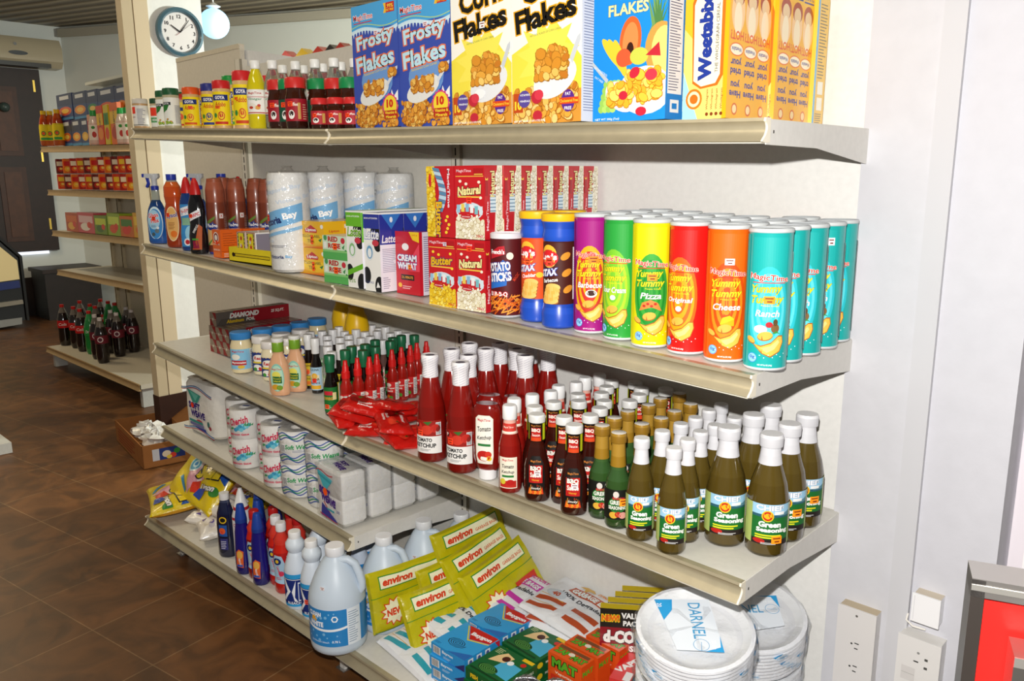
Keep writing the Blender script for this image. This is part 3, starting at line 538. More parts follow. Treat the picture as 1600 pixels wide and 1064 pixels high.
def can_kind():
    pr = [(.030, 0, '2a3ca8'), (.0325, .006, '7a3824'), (.0325, .165, '7e3a26'), (.031, .172, '8c4630'), (.0315, .175, '9a5038'), (.031, .215, 'a85a40'), (.026, .238, 'b06248'), (.0255, .240, 'b87058')]
    r = vessel('polish_spray_can', pr, [(.0258, .238, 'a05438'), (.024, .252, 'b8684c'), (.0005, .255, 'b8684c')], bn='can_body', bm='gloss', label=(.03, .17, None, [
        E(-8, 60, 20, 44, 'd8b074'), G('6a8a3a', (-24, 96), (8, 118), (10, 128), (-24, 108)), G('3a5a9a', (-24, 84), (2, 104), (4, 110), (-24, 94)), E(-4, 92, 20, 12, '1c3486'), T('Pledge', -4, 94, 16, 'f4f4f4', 40, '1c3486', .04, b=.03), G('4a8a38', (-28, 30), (-4, 52), (-6, 44), (-26, 22)), R(24, 120, 38, 136, 'e8e4e0'), T('X', 31, 128, 9, 'c02838', 9, b=.03), lines(40, 50, 62, 130, 14, 'a88a80')]))
    return r
kCan = can_kind()
BT = 'cleaning bottle'
qb(kSpr, 2, 250, 382, .034, 42, label='blue glass cleaner trigger spray bottle, leftmost on the second shelf', cat=BT, st=(.04, -2, 92, 'ff4a2a', 14, 14, None, .0275))
qb(kOrg, 2, 277, 388, .031, 42, label='orange liquid cleaner bottle with blue cap in front', cat=BT, st=(.0355, -12, 116, 'ff4a2a', 12, 14, None, .0258))
qb(kBl, 2, 299, 393, .029, 42, label='blue toilet cleaner bottle with red cap beside the orange bottle', cat=BT)
qb(kBk, 2, 319, 398, .029, 42, label='black toilet cleaner bottle with red cap beside the copper spray cans', cat=BT, st=(.0325, -12, 128, 'ff4a2a', 12, 12, None, .0245))
qyy(kSpr, 2, 311, .22, .034, 42, label='trigger spray bottle mostly hidden behind the black bottle', cat=BT)
qyy(kOrg, 2, 347, .26, .031, 42, label='cleaner bottle with blue cap peeking over the copper cans', cat=BT)
qyy(kBl, 2, 345, .18, .029, 42, label='red capped toilet cleaner just behind the copper cans, left one', cat=BT)
qyy(kBl, 2, 373, .26, .029, 42, label='red capped toilet cleaner just behind the copper cans, right one', cat=BT)
for px, y in ((329, .075), (348, .15), (372, .17), (395, .215), (417, .23)):
    qyy(kCan, 2, px, y, .0325, 38, label='copper brown furniture polish spray can with white square', cat='spray can', group='copper polish spray cans')
# soda boxes
kSoda = carton('baking_soda_box', .058, .075, .092, 'e4641c', [E(26, 66, 18, 18, 'f2f0ea'), E(26, 66, 15, 15, '8a2418'), E(26, 66, 9, 9, 'f2f0ea'), T('ARM & HAMMER', 26, 44, 5, 'f8f0e0', 44), T('BAKING SODA', 26, 26, 6, 'f8f0e0', 42), R(4, 4, 48, 18, 'f07a2c')],
    [lines(8, 40, 66, 86, 6, '4a1c10', .14), R(0, 20, 75, 22, 'b84414'), lines(8, 4, 66, 18, 3, 'f8e8d0', .3)])
P0 = Vector((.478, .025, 0))
for i, (dx, dy) in enumerate(((0, 0), (.012, .079))):
    o = put(kSoda, (P0.x+.029+dx, P0.y+.038+dy, zs(2, P0.x+.029)+.002), 0, ['orange baking soda box with round emblem, front one', 'orange baking soda box behind its twin and the match tray'][i], 'soda box')
    if i == 0: sticker(o, None, 4, 50, 'ff4a2a', 14, 12, -.0375)
# match tray
A_, B_ = Vector((.592, .012, 0)), Vector((.868, .012, 0))
tw = B_.x-A_.x; tx, ty = (A_.x+B_.x)/2, A_.y+.07; tzz = zs(2, tx)+.006
t = tag(empty('match_tray', (tx, ty, tzz)), 'open yellow cardboard tray with a match printed on its front', 'tray')
REG.append([t, t['label'], 'tray', None])
m = MB().box(-tw/2, -.06, 0, tw/2, .06, .003, 'card', 'e8d428').box(-tw/2, -.06, 0, tw/2, -.057, .046, 'card', 'ecd82a').box(-tw/2, .057, 0, tw/2, .06, .08, 'card', 'd8c428').box(-tw/2, -.06, 0, -tw/2+.002, .06, .046, 'card', 'd8c428').box(tw/2-.002, -.06, 0, tw/2, .06, .046, 'card', 'd8c428')
W_ = tw*1000
dec(m, mflat((-tw/2, -.06, 0), (1, 0, 0), (0, 0, 1)), [G('2a1a0c', (26, 22), (34, 27), (40, 28), (W_-20, 28), (W_-20, 17), (40, 17), (34, 17)), R(42, 19, W_-22, 26, 'd8c020'), E(30, 22.5, 9, 7, '2a1a0c')], 'card')
m.obj('tray_body', t)
kM = carton('match_box', .056, .054, .092, 'f4f2ee', [R(0, 0, 56, 92, 'a8281c'), R(3, 2, 53, 90, 'f0e8c0'), R(6, 3, 50, 89, '2a1a10'), R(12, 4, 44, 88, 'e8d820'), [star(28, y, 10, 'c02818', 8, .5) for y in (20, 46, 72)], [R(7+39*(i % 2), 8+i*6, 11+39*(i % 2), 11+i*6, 'e8d820') for i in range(13)]], [R(4, 4, 50, 88, '8a8494')])
kM2 = carton('match_box', .05, .034, .036, 'c8502a', [R(2, 2, 48, 34, 'f0e0a0'), R(4, 4, 46, 9, 'a8281c'), R(4, 27, 46, 32, 'a8281c'), [E(12+13*i, 18, 4, 7, 'c03020') for i in range(3)], R(3, 10, 47, 11, '2a1a10'), R(3, 25, 47, 26, '2a1a10')])
MG = 'match boxes in the yellow tray'
for i, (dx, dy, k) in enumerate(((-.070, -.028, kM), (-.010, -.028, kM), (-.070, .028, kM), (-.010, .028, kM))):
    o = put(kM, (tx+dx+.010, ty+dy, tzz+.004), 0, ['yellow and red match box standing in tray, front left', 'yellow and red match box standing in tray, front right', 'match box standing at the back left of the tray', 'match box standing at the back right of the tray'][i], 'match box', MG)
    if i < 2: sticker(o, None, 0, [50, 62][i], 'eceaf0', 8, 9, -.027)
put(kM2, (tx+tw/2-.034, ty-.038, tzz+.004), 0, 'small match box lying at the right end of the tray', 'match box', MG)
# paper towels
def k_towel():
    r = empty('paper_towel_roll'); pr = [(.050, 0, 'e6e6e4'), (.0585, .008, 'f2f2f0'), (.0595, .08, 'f4f4f2'), (.059, .2, 'f4f4f2'), (.0585, .278, 'f2f2f0'), (.054, .286, 'eceae8'), (.022, .287, 'c8c4bc')]
    MB().lathe(pr, 32, 'tissue').obj('towel_roll', r)
    it = [[T('Victoria Bay', -70+40*i, y, 15, 'cfdcec', 120, rot=12, b=.02) for i, y in ((0, 250), (2, 238), (0, 222), (3, 212))], [G('7ab6e2', (x, 132+x*.26), (x+10.2, 134.6+x*.26), (x+10.2, 186+x*.26), (x, 183.4+x*.26)) for x in range(-120, 70, 10)], [G('8abfe6', (x, 112+x*.22), (x+10.2, 114.4+x*.22), (x+10.2, 124+x*.22), (x, 121.6+x*.22)) for x in range(-120, 70, 10)],
        T('Victoria', -34, 146, 22, '1c3470', 80, rot=13, b=.045), T('Bay', 32, 164, 24, 'ffffff', 44, rot=13, b=.04), T('Victoria', -60, 90, 13, 'd4e0ee', 70, rot=8), T('Victoria', -20, 46, 10, '1c3470', 54, b=.03), T('Bay', 22, 46, 10, '6ab0e2', 20, b=.03), lines(-46, 74, 36, 82, 2, '3a3a5a', .3), T('HOUSEHOLD', -62, 236, 7, '1c2a4a', 40), T('TOWELS', -62, 226, 7, '1c2a4a', 30)]
    m = MB(); dec(m, mcyl(lambda z: .0603), it, 'paper', 5, clip=(-185, 0, 185, 287)); m.obj('printed_sleeve', r)
    f = MB(); f.lathe([(.0607, .006, 'ffffff'), (.0612, .05, 'ffffff'), (.0612, .27, 'ffffff'), (.057, .290, 'ffffff'), (.02, .292, 'ffffff'), (.012, .301, 'ffffff'), (.018, .306, 'ffffff')], 28, 'film', cap=False); f.obj('plastic_wrap', r); return r
kT = k_towel(); TG = 'paper towel rolls on the second shelf'
qb(kT, 2, 458, 429, .0615, 30, label='tall wrapped paper towel roll in front, whole print visible', cat='paper towel', st=(.0612, -48, 158, 'ff4a2a', 18, 18), fixed=True)
for px, y, lb in ((517, .195, 'wrapped paper towel roll just behind the front roll'), (567, .325, 'wrapped paper towel roll above the yellow tea boxes'), (613, .36, 'wrapped paper towel roll rising above the milk cartons')):
    qyy(kT, 2, px, y, .0615, 30, label=lb, cat='paper towel', group=TG)
flush([(2, P0.x-.002, P0.y, P0.x+.075, P0.y+.16), (2, tx-tw/2, ty-.06, tx+tw/2-.01, ty+.06), (2, .954, .058, 1.1, .21), (2, 1.26, .01, 1.41, .25)])
# tea
SX = lambda L, k: [[*SX(a, k)] if isinstance(a, list) else (('g' if a[0] == 'g' else 'p', [(x*k, y) for x, y in a[1]], a[2]) if a[0] in 'gp' else ('t', a[1], a[2]*k, a[3], a[4], a[5], (a[6] or 20)*k, *a[7:])) for a in L]
lip = [G('e8a81c', (0, 0), (90, 0), (90, 14), (60, 8), (30, 10), (0, 26)), G('e4761c', (0, 0), (90, 0), (90, 8), (40, 3)), E(50, 24, 44, 16, 'f0c030'), E(50, 28, 42, 13, 'f4cc28'), G('c82424', (24, 52), (38, 60), (46, 66), (56, 60), (68, 52), (66, 44), (26, 44)), T('Lipton', 46, 51, 11, 'ffffff', 36, b=.03), T('YELLOW LABEL', 44, 34, 8, '3a2a1a', 66), T('TEA', 44, 20, 9, '3a2a1a', 24), E(6, 66, 7, 7, '3a9a5a'), E(84, 62, 5, 6, 'f0f0e8'), G('2a7a3a', (70, 24), (84, 30), (78, 18))]
kL = carton('tea_box', .134, .07, .0765, 'f0b820', SX(lip, 134/90), [R(0, 0, 70, 76, 'ecb41e'), R(8, 20, 62, 30, 'd89a1c'), T('Lipton', 35, 48, 9, 'c82424', 34, b=.02)], [R(0, 0, 134, 70, 'f0bc30'), R(2, 2, 132, 68, 'e8ae28')])
rr = [R(0, 0, 86, 20, '58b05a'), R(0, 20, 86, 26, '8aca7a'), T('RED', 36, 55, 14, 'b82a2a', 34, b=.05), T('ROSE', 40, 37, 14, 'b82a2a', 42, b=.05), E(70, 52, 7, 8, 'c83040'), E(10, 58, 6, 8, '4a9a5a'), R(4, 30, 14, 46, 'f0f4ee'), G('3a8a4a', (66, 34), (76, 42), (72, 28)), G('3a8a4a', (76, 30), (84, 26), (76, 24))]
kR = carton('tea_box', .118, .07, .064, 'cfe6cc', SX(rr, 118/86), [R(0, 0, 70, 20, '4aa04e'), R(0, 20, 70, 64, 'd8ead4')], [R(0, 0, 118, 70, 'e6ece2')])
Lp = on(2, 472, 426); 
def stack(k, x, y, zsh, n, h, labs, cat, grp=None, st=None, rz=0, s=2):
    for i in range(n):
        o = put(k, (x, y, zs(s, x)+.003+i*(h+.0006)), rz, labs[i], cat, grp)
        if st: sticker(o, *st)
stack(kL, .954+.067, .058+.036, 0, 2, .0765, ['yellow tea box with red logo, bottom of the front stack', 'yellow tea box with red logo, top of the front stack'], 'tea box', 'tea boxes', (None, 8, 24, 'ff5a20', 12, 26, -.035))
stack(kL, .954+.075, .058+.109, 0, 2, .0765, ['yellow tea box at the bottom behind the front stack', 'yellow tea box on top behind the front stack'], 'tea box', 'tea boxes')
Rp = on(2, 514, 437)
stack(kR, 1.142+.059, .018+.036, 0, 2, .064, ['green and white tea box, lower of two', 'green and white tea box, upper of two'], 'tea box', 'tea boxes', (None, 2, 36, 'ff5a20', 18, 18, -.035))
# milk cartons
def milk(c, nm):
    cow = [E(46, 150, 20, 24, '1a1a1e'), E(50, 120, 14, 18, '1a1a1e'), E(8, 40, 14, 22, '1a1a1e'), E(52, 14, 16, 26, '1a1a1e'), E(26, 84, 5, 8, 'f2f2ee')]
    it = [R(0, 0, 58, 196, 'f2f2ee'), *cow, R(0, 160, 58, 196, c), T('LECHE LATTE ENTERA', 28, 186, 4, 'ffffff', 48), T('Latte', 29, 146, 26, '7ab03a' if nm == 'g' else 'f4f4f8', 52, 'f6f6f0' if nm == 'g' else '3a4ab0', .04, sh=.2, b=.03), E(42, 124, 12, 8, 'c83a4a'), E(20, 100, 15, 22, 'e4e8ea'), E(20, 100, 11, 17, '6aa0c8' if nm == 'b' else '8ac080'), E(20, 98, 7, 12, 'eef2f4')]
    it += [G(c, (0, 30), (58, 52), (58, 66), (0, 44)), T('0.5%', 16, 18, 10, '6aa030', 24)] if nm == 'g' else [T('1 LITRO', 18, 22, 6, '3a4a8a', 26), G('f4f4f4', (40, 10), (46, 26), (54, 12))]
    rt = [R(0, 0, 90, 196, 'e9e8f2'), R(0, 120, 90, 196, c), G('3a78c8' if nm == 'b' else 'a8d070', (8, 196), (45, 158), (82, 196)), E(45, 182, 6, 7, 'e8ecf4'), T('Latte', 34, 134, 20, 'f4f4f8', 54, sh=.2, b=.02), lines(8, 50, 80, 112, 14, '9a98b0'), lines(8, 8, 40, 40, 6, '9a98b0')]
    return carton('milk_carton', .068, .075, .2, 'f0f0ec', SX(it, 68/58), SX(rt, 75/90), [R(0, 0, 68, 75, '9aca60' if nm == 'g' else '2a3a98'), R(0, 33, 68, 42, 'b4d890' if nm == 'g' else '3a4cb0')])
kG, kB = milk('6ab82a', 'g'), milk('2a3696', 'b')
Gp, Bp = on(2, 545, 448), on(2, 572, 455)
for i in range(3):
    put(kG, (1.269+.034, .048+.078*i, zs(2, Gp.x)+.003), 0, ['green topped milk carton with cow spots, front', 'green topped milk carton, second in its row', 'green topped milk carton, last in its row'][i], 'milk carton', 'milk cartons')
    put(kB, (1.339+.034, .052+.078*i, zs(2, Bp.x)+.003), 0, ['blue topped milk carton with cow spots, front', 'blue topped milk carton, second in its row', 'blue topped milk carton, last in its row'][i], 'milk carton', 'milk cartons')
XM = Lp.x+.180+.122
# farina box, popcorn
fa = carton('cereal_box', .094, .040, .158, 'c41c2c', SX([R(0, 0, 76, 158, 'c41c2c'), G('e6465a', (76, 60), (76, 130), (52, 96), (40, 60)), G('f0c828', (44, 158), (76, 158), (76, 132), (56, 138)), T('OATS &', 62, 150, 4, 'c42020', 18), T('CREAM', 36, 92, 17, 'f0f2fa', 62, '2a3a9a', .05, b=.05), T('WHEAT', 36, 72, 17, 'f0f2fa', 62, '2a3a9a', .05, b=.05), E(32, 120, 11, 9, 'f0f0f0'), R(16, 36, 58, 50, '1c1418'), T('2½ MINUTE', 36, 43, 7, 'f0a838', 36, b=.02), E(12, 22, 6, 6, 'f0b838'), lines(20, 14, 56, 24, 2, 'f0c8c8')], 94/76),
            [R(0, 0, 45, 158, 'd8d4e0'), R(0, 0, 10, 158, 'c41c2c'), lines(14, 10, 42, 150, 26, '6a6a8a')])
Fp = on(2, 622, 463); fx = 1.414+.047
o = put(fa, (fx, .058+.02, zs(2, fx)+.003), 0, 'red hot cereal box with blue lettering beside the milk cartons', 'cereal box'); sticker(o, None, 10, 70, 'ff8a1c', 12, 12, -.020)
def popc(nm):
    pc = ['f4f0dc', 'fbf8ea', 'e9e2c4'] if nm == 'Natural' else ['f6d83c', 'f8e468', 'ecc428']
    fl = [E(x, y, 4, 3.4, pc[0], 8) for x, y in ((14, 128), (30, 122), (64, 126), (10, 96), (68, 92), (60, 110))]
    it = [R(0, 0, 78, 162, 'c81e26'), T('MagicTime', 24, 150, 8, 'f0c8d0', 40, b=.02), R(50, 140, 76, 156, 'b01820'), R(52, 142, 74, 144, 'f0d050'), R(2, 138, 76, 139.5, 'f0d050'), *fl, T(nm, 38, 108, 20, 'f4e8a0' if nm == 'Natural' else 'e8b820', 64, '3a1a1c' if nm == 'Natural' else '2a2a6a', .05, rot=4, sh=.15, b=.04), R(8, 92, 66, 95, 'f0d050'),
          E(38, 62, 36, 20, 'd4e6f0'), E(38, 58, 30, 13, 'c81e26'), [R(4+12*i, 58+3*math.sin(i), 13+12*i, 76+3*math.sin(i), ['9ac8e0', 'e8d060', '8ab8d8', 'f0f0f0', '7ac0c8', 'd8e8f0'][i]) for i in range(6)], R(0, 0, 78, 40, pc[2]), flk(-2, -4, 80, 56, 80, 4, 7, pc, 'b8a070' if nm == 'Natural' else 'b88a18', 31, .9), E(30, 50, 15, 5, 'c01c28'), T('microwave', 30, 50, 4, 'f4e0e0', 22), T('3 BAGS', 66, 8, 6, 'c8201c', 18, b=.03)]
    rt = [R(0, 0, 56, 162, 'c41e28'), G(pc[0], (30, 0), (56, 0), (56, 162), (40, 162)), flk(30, 0, 58, 160, 60, 3.5, 6, pc, 'a08a60', 33, .9), R(16, 60, 34, 100, 'd4e6f0'), [R(16, 62+8*i, 34, 64+8*i, '4a7a9a') for i in range(5)], T(nm, 24, 122, 14, 'f4e8a0' if nm == 'Natural' else 'e8b820', 56, '3a1a1c', .04, rot=90, b=.03), T('MagicTime', 9, 52, 9, 'f0c8d0', 64, rot=90, b=.02), R(2, 96, 10, 130, 'a81820'), G('f0d050', (2, 130), (10, 130), (10, 136), (6, 132), (2, 136))]
    return carton('popcorn_box', .095, .056, .162, 'c41e28', SX(it, 95/78), rt, [R(0, 0, 95, 56, '9a2a30'), R(4, 4, 91, 52, 'b03038')])
kPB, kPN = popc('Butter'), popc('Natural'); PG = 'popcorn boxes on the second shelf'
# the butter box lying up on its side art: same carton with its print turned
pbt = carton('popcorn_box', .095, .056, .162, 'c41e28', SX([R(0, 0, 78, 162, 'c41e28'), R(0, 0, 24, 162, 'e8c428'), flk(-2, -2, 28, 164, 90, 4, 7, ['f6d83c', 'f8e468', 'ecc428'], 'b88a18', 35, .9), [G('b8d8ec' if i % 2 else '5a8ab0', (26+12*math.sin(i*.35), 62+i*9), (46+12*math.sin(i*.35), 58+i*9), (46+12*math.sin(i*.35+.35), 66.5+i*9), (26+12*math.sin(i*.35+.35), 70+i*9)) for i in range(11)],
    T('Butter', 36, 40, 22, 'e8b820', 68, '2a2a6a', .05, rot=-90, b=.04), T('MagicTime', 64, 112, 11, 'f0e0e8', 72, rot=-90, b=.03), E(12, 130, 4, 16, 'd02030'), [E(56+4*(i % 3), 12+i*9, 4, 3.6, 'f6d83c', 8) for i in range(5)]], 95/78), [])
Pp = on(2, 671, 474); bx = 1.578+.048; nx = 1.677+.048; py_ = .028+.028
for j in range(7):
    zl = zs(2, nx)+.003
    for k, x, nm in ((kPB, bx, 'butter'), (kPN, nx, 'plain')):
        if nm == 'butter' and j > 1: continue
        o = put(k, (x, py_+.0575*j, zl), 0, ('red butter popcorn box standing in the lower front' if nm == 'butter' else 'red natural popcorn box standing in the lower front') if j == 0 else ('red butter popcorn box behind its twin, lower level' if nm == 'butter' else f'red natural popcorn box, lower level, number {j+1} back from the front'), 'popcorn box', PG)
        if j == 0 and nm != 'butter': sticker(o, None, -2, 142, 'ff4a2a', 16, 13, -.028)
        if j == 0 and nm == 'butter': sticker(o, None, 14, 148, 'd8d4e8', 12, 9, -.028)
    zt = zl+.1635
    if j < 2: put(pbt, (bx, py_+.0575*j, zt), 0, ['popcorn box turned on its side with yellow popcorn strip, upper front', 'popcorn box turned on its side, behind the upper front one'][j], 'popcorn box', PG)
    o = put(kPN, (nx+(.004 if j == 1 else 0), py_+.0575*j, zt), 0, 'red natural popcorn box, upper level at the very front' if j == 0 else f'red natural popcorn box, upper level, number {j+1} back from the front', 'popcorn box', PG)
    if j == 0: sticker(o, None, 0, 86, 'ff3a2a', 16, 14, -.028)
# potato sticks can, chip canisters
k = [(.034, 0, 'b8b8bc'), (.0355, .003, 'b8b8bc'), (.0355, .005, '4a1216'), (.0355, .176, '4a1216'), (.0355, .179, 'c0c0c4')]
ST = vessel('snack_can', k, [(.0365, .173, 'e4e0e4'), (.0368, .183, 'f0eef2'), (.034, .185, 'e0dce2'), (.033, .182, 'd8d4da'), (.0005, .182)], bn='can_body', bm='gloss', cn='lid', label=(.006, .172, '561418', [
    G('b8202c', (-34, 142), (-10, 156), (4, 158), (6, 140), (-14, 134), (-34, 128)), T("French's", -14, 145, 10, 'ffffff', 36, b=.03), G('2a6ac0', (-36, 84), (0, 128), (12, 120), (8, 72), (-36, 62)), T('POTATO', -12, 112, 20, 'f2f2f6', 58, '1c2a8a', .05, rot=6, b=.05), T('STICKS', -8, 90, 20, 'f2f2f6', 54, '1c2a8a', .05, rot=6, b=.05), T('BAR-B-Q', -12, 52, 11, 'ffffff', 44, 'c01820', .12, b=.03), E(16, 136, 8, 8, 'f0e0d0'),
    [G(['e87a20', 'f09a38', 'd05a18'][i % 3], (-50+(i*37) % 100, 4+(i*13) % 44), (-28+(i*37) % 100, 14+(i*29) % 40), (-28+(i*37) % 100, 17+(i*29) % 40), (-50+(i*37) % 100, 7+(i*13) % 44)) for i in range(60)], T('MAGIC', 30, 90, 8, 'c8402a', 20, rot=50)]))
def stax(c, nm, dark):
    pr = [(.033, 0, '1e4cb8'), (.037, .004, '1e4cb8'), (.038, .03, '2352c0'), (.034, .042, '1c48b0'), (.0335, .050, c), (.0335, .178, c), (.034, .180, '2352c0'), (.0365, .190, '2454c4'), (.034, .205, '1e4ab4'), (.037, .218, '2454c4'), (.037, .224, '2454c4')]
    return vessel('chip_canister', pr, [(.0375, .220, 'f0b818'), (.0385, .222, 'f4c020'), (.0385, .234, 'f4c020'), (.036, .236, 'f0bc20'), (.0005, .236)], bn='canister_body', bm='gloss', cn='lid', label=(.0505, .1775, c, [
        E(-4, 154, 19, 19, 'f4b838'), E(-2, 138, 15, 12, 'f8d060'), E(-4, 146, 23, 17, 'c8202c'), E(-4, 146, 21, 15, 'd8242c'), T("Lay's", -4, 147, 17, 'ffffff', 40, b=.05), T('STAX', -4, 116, 15, 'f4f4fa', 44, '1c3a9a', .06, sh=.2, rot=8, b=.05), T(nm, 0, 100, 8, 'ffffff', 36, rot=8, b=.02), [E(-2+i*2, 56+i*7, 22-i, 9, '9a5a18') for i in range(5)], [E(-2+i*2, 58+i*7, 21-i, 8, ['f0c068', 'e8b050'][i % 2]) for i in range(5)], [E(34+i*3, 150-34*i, 12, 7, 'd8902c', 14, 30) for i in range(3)] if dark else E(26, 102, 8, 6, 'f0c030'),
        R(52, 60, 84, 168, 'f0eef2'), barcode(58, 66, 78, 84), lines(55, 90, 82, 164, 16)]))
kSO, kSB = stax('e4501c', 'Cheddar', 0), stax('4a1c14', 'Barbecue', 1)
def yummy(c, swirl, nm, glow, acc):
    pr = [(.0345, 0, 'c4c6c8'), (.0362, .002, 'd0d2d4'), (.0362, .005, c), (.0362, .232, c), (.0366, .2335, 'd8dadc')]
    it = [R(-62, 10, -40, 230, c), R(-30, 140, 30, 226, c)]
    it += [E(0, 104, 34-5*i, 74-11*i, [glow, swirl][i % 2], 26) for i in range(6)]
    it += [T('MagicTime', 0, 158, 13, 'd8281c', 68, 'f6f2e6', .03, rot=-4, b=.02), R(-28, 150, 28, 151.5, 'd8281c'), T('Yummy', -3, 139, 17, 'f6e420', 52, '6a5a10', .025, sh=.3, rot=2, b=.02), T('Tummy', -1, 121, 17, 'f6e420', 56, '6a5a10', .025, sh=.3, rot=2, b=.02), T('Potato Crisps', 4, 112, 3.6, 'e8d820', 30), T(nm, 0, 99, 11.5, 'ffffff', min(8.5*len(nm)-2, 52), acc, .025, sh=.2, b=.02)]
    if nm == 'Pizza': it += [G('c8843c', (-22, 70), (-16, 86), (0, 92), (14, 86), (22, 70), (2, 78)), [E(-12+7*i, 80+(i % 2)*4, 3, 2.4, 'b8281c') for i in range(4)]]
    if nm == 'Cheese': it += [G('f0d418', (-10, 68), (-6, 80), (6, 84), (14, 78), (14, 66), (-4, 64)), G('d8a810', (-10, 68), (14, 78), (14, 66), (-4, 64))]
    if nm == 'Ranch': it += [E(-10, 72, 11, 7, 'f0f2ee'), E(4, 80, 6, 5, 'b82028'), E(14, 74, 7, 8, '7a5a34'), E(14, 84, 4, 6, '5a4426'), G('3a8a3a', (8, 64), (16, 70), (24, 64), (18, 66))]
    if nm == 'Barbecue': it += [E(4, 82, 12, 8, 'f0e8e0'), E(4, 83, 9, 5.6, '3a1410')]
    if nm in ('Original', 'Sour Cream'): it += [E(0, 84, 6, 5, 'f0f0e8')]
    it += [E(-2, 60, 13, 8, 'a8601c', 16, 10), E(-2, 61, 12.4, 7.2, 'f0b048', 16, 10), E(-26, 52, 9, 5, 'a8601c', 14, -30), E(-26, 53, 8.4, 4.4, 'f0b048', 14, -30), G('a8601c', (-22, 46), (-8, 44), (8, 50), (20, 62), (28, 62), (30, 50), (24, 34), (8, 24), (-6, 30)), G('f4b84c', (-20, 46), (-8, 42), (8, 48), (20, 60), (27, 60), (28.5, 50), (23, 35), (8, 26), (-5, 31)),
           G('fad080', (-8, 39), (8, 44), (20, 55), (23, 50), (14, 38), (2, 32)), E(-22, 22, 8.5, 8.5, '3a8ad8'), E(-22, 22, 7.5, 7.5, '8cc4f0'), T('0g', -22, 23, 7, '1c4a9a', 9), T('NET WT 5.6 OZ (160g)', 0, 10, 3.4, 'ffffff', 24, b=.02), [E(-16+i*7, 22+(i*5) % 9, .9, .9, 'ffffff', 6) for i in range(8)], R(62, 20, 96, 200, 'f0f0f0'), lines(64, 60, 94, 196, 24), barcode(70, 28, 88, 50)]
    r = vessel('chip_canister', pr, None, bn='canister_body', bm='gloss', label=(.006, .231, None, it))
    MB().lathe([(.0368, .2332, 'b4b8ba'), (.0372, .2345, 'ccd0d0'), (.0372, .2395, 'c4c8ca'), (.0355, .2405, 'a8acae'), (.034, .2375, '9a9ea2'), (.0005, .2375, '9a9ea2')], 28, 'milky').obj('lid', r); return r
YT = {'m': yummy('a01a7c', 'c8342a', 'Barbecue', 'e0a81c', '6a1840'), 'g': yummy('2a9a3c', 'a8d02a', 'Sour Cream', '78c030', '1c6a2a'), 'y': yummy('e6e012', '1c8a2c', 'Pizza', '3aa038', '1c5a1c'), 'r': yummy('d81c18', 'f0a018', 'Original', 'e86418', '8a1410'), 'o': yummy('ee6410', 'e8881c', 'Cheese', 'd84a0c', '9a3408'), 't': yummy('1ba8a4', '5cd2dc', 'Ranch', '2cbcc8', '0a6a74')}
qb(ST, 2, 789, 498, .037, 30, label='short dark red potato stick can with clear white lid', cat='snack can')
qb(kSO, 2, 833, 505, .0375, 8, label='orange chip canister with blue ends and yellow lid', cat='chip canister', st=(.0352, 0, 130, 'ff5a2a', 15, 14))
qb(kSB, 2, 881, 517, .0375, 5, label='brown barbecue chip canister with blue ends and yellow lid', cat='chip canister', st=(.0352, 0, 138, 'ff4a3a', 16, 18))
qyy(kSB, 2, 889, .15, .0375, 20, label='yellow lidded chip canister tucked behind the brown one', cat='chip canister')
CN = {'m': 'magenta', 'g': 'green', 'y': 'yellow and green', 'r': 'red', 'o': 'orange', 't': 'turquoise'}
for c, px, py, rz, st in (('m', 929, 522, 30, (8, 150, 'ff8a1c', 20, 14)), ('g', 973, 533, 8, None), ('y', 1014, 546, 33, (2, 134, 'ff9a1c', 18, 13)), ('r', 1071, 556, 4, None), ('o', 1137, 569, 30, (2, 178, 'f0e6e8', 16, 11)), ('t', 1190, 580, 27, (2, 122, 'ff9a1c', 18, 13))):
    qb(YT[c], 2, px, py, .0375, rz, label=f'{CN[c]} chip canister in the front row', cat='chip canister', group='chip canisters on the second shelf', st=(.0366,)+st if st else None)
for c, x, ys in (('m', 2.04, (.14, .22, .30)), ('g', 2.115, (.14, .22, .30)), ('y', 2.19, (.14, .22, .30)), ('r', 2.267, (.14, .22, .30)), ('o', 2.34, (.14, .22, .30, .38))):
    for y in ys: q(YT[c], 2, x, y, .0375, 15, label=f'{CN[c]} chip canister in the rows behind the front', cat='chip canister', group='chip canisters in the back rows')
for i, y in enumerate((.14, .22, .30, .38)):
    q(YT['t'], 2, 2.405, y, .0375, 10, label='turquoise chip canister behind the front one along the shelf end', cat='chip canister', group='turquoise canisters along the shelf end', st=(.0366, 20, 205, 'f0eef2', 12, 14) if i == 2 else None)
flush([(2, nx-.15, py_-.03, nx+.05, .43)])
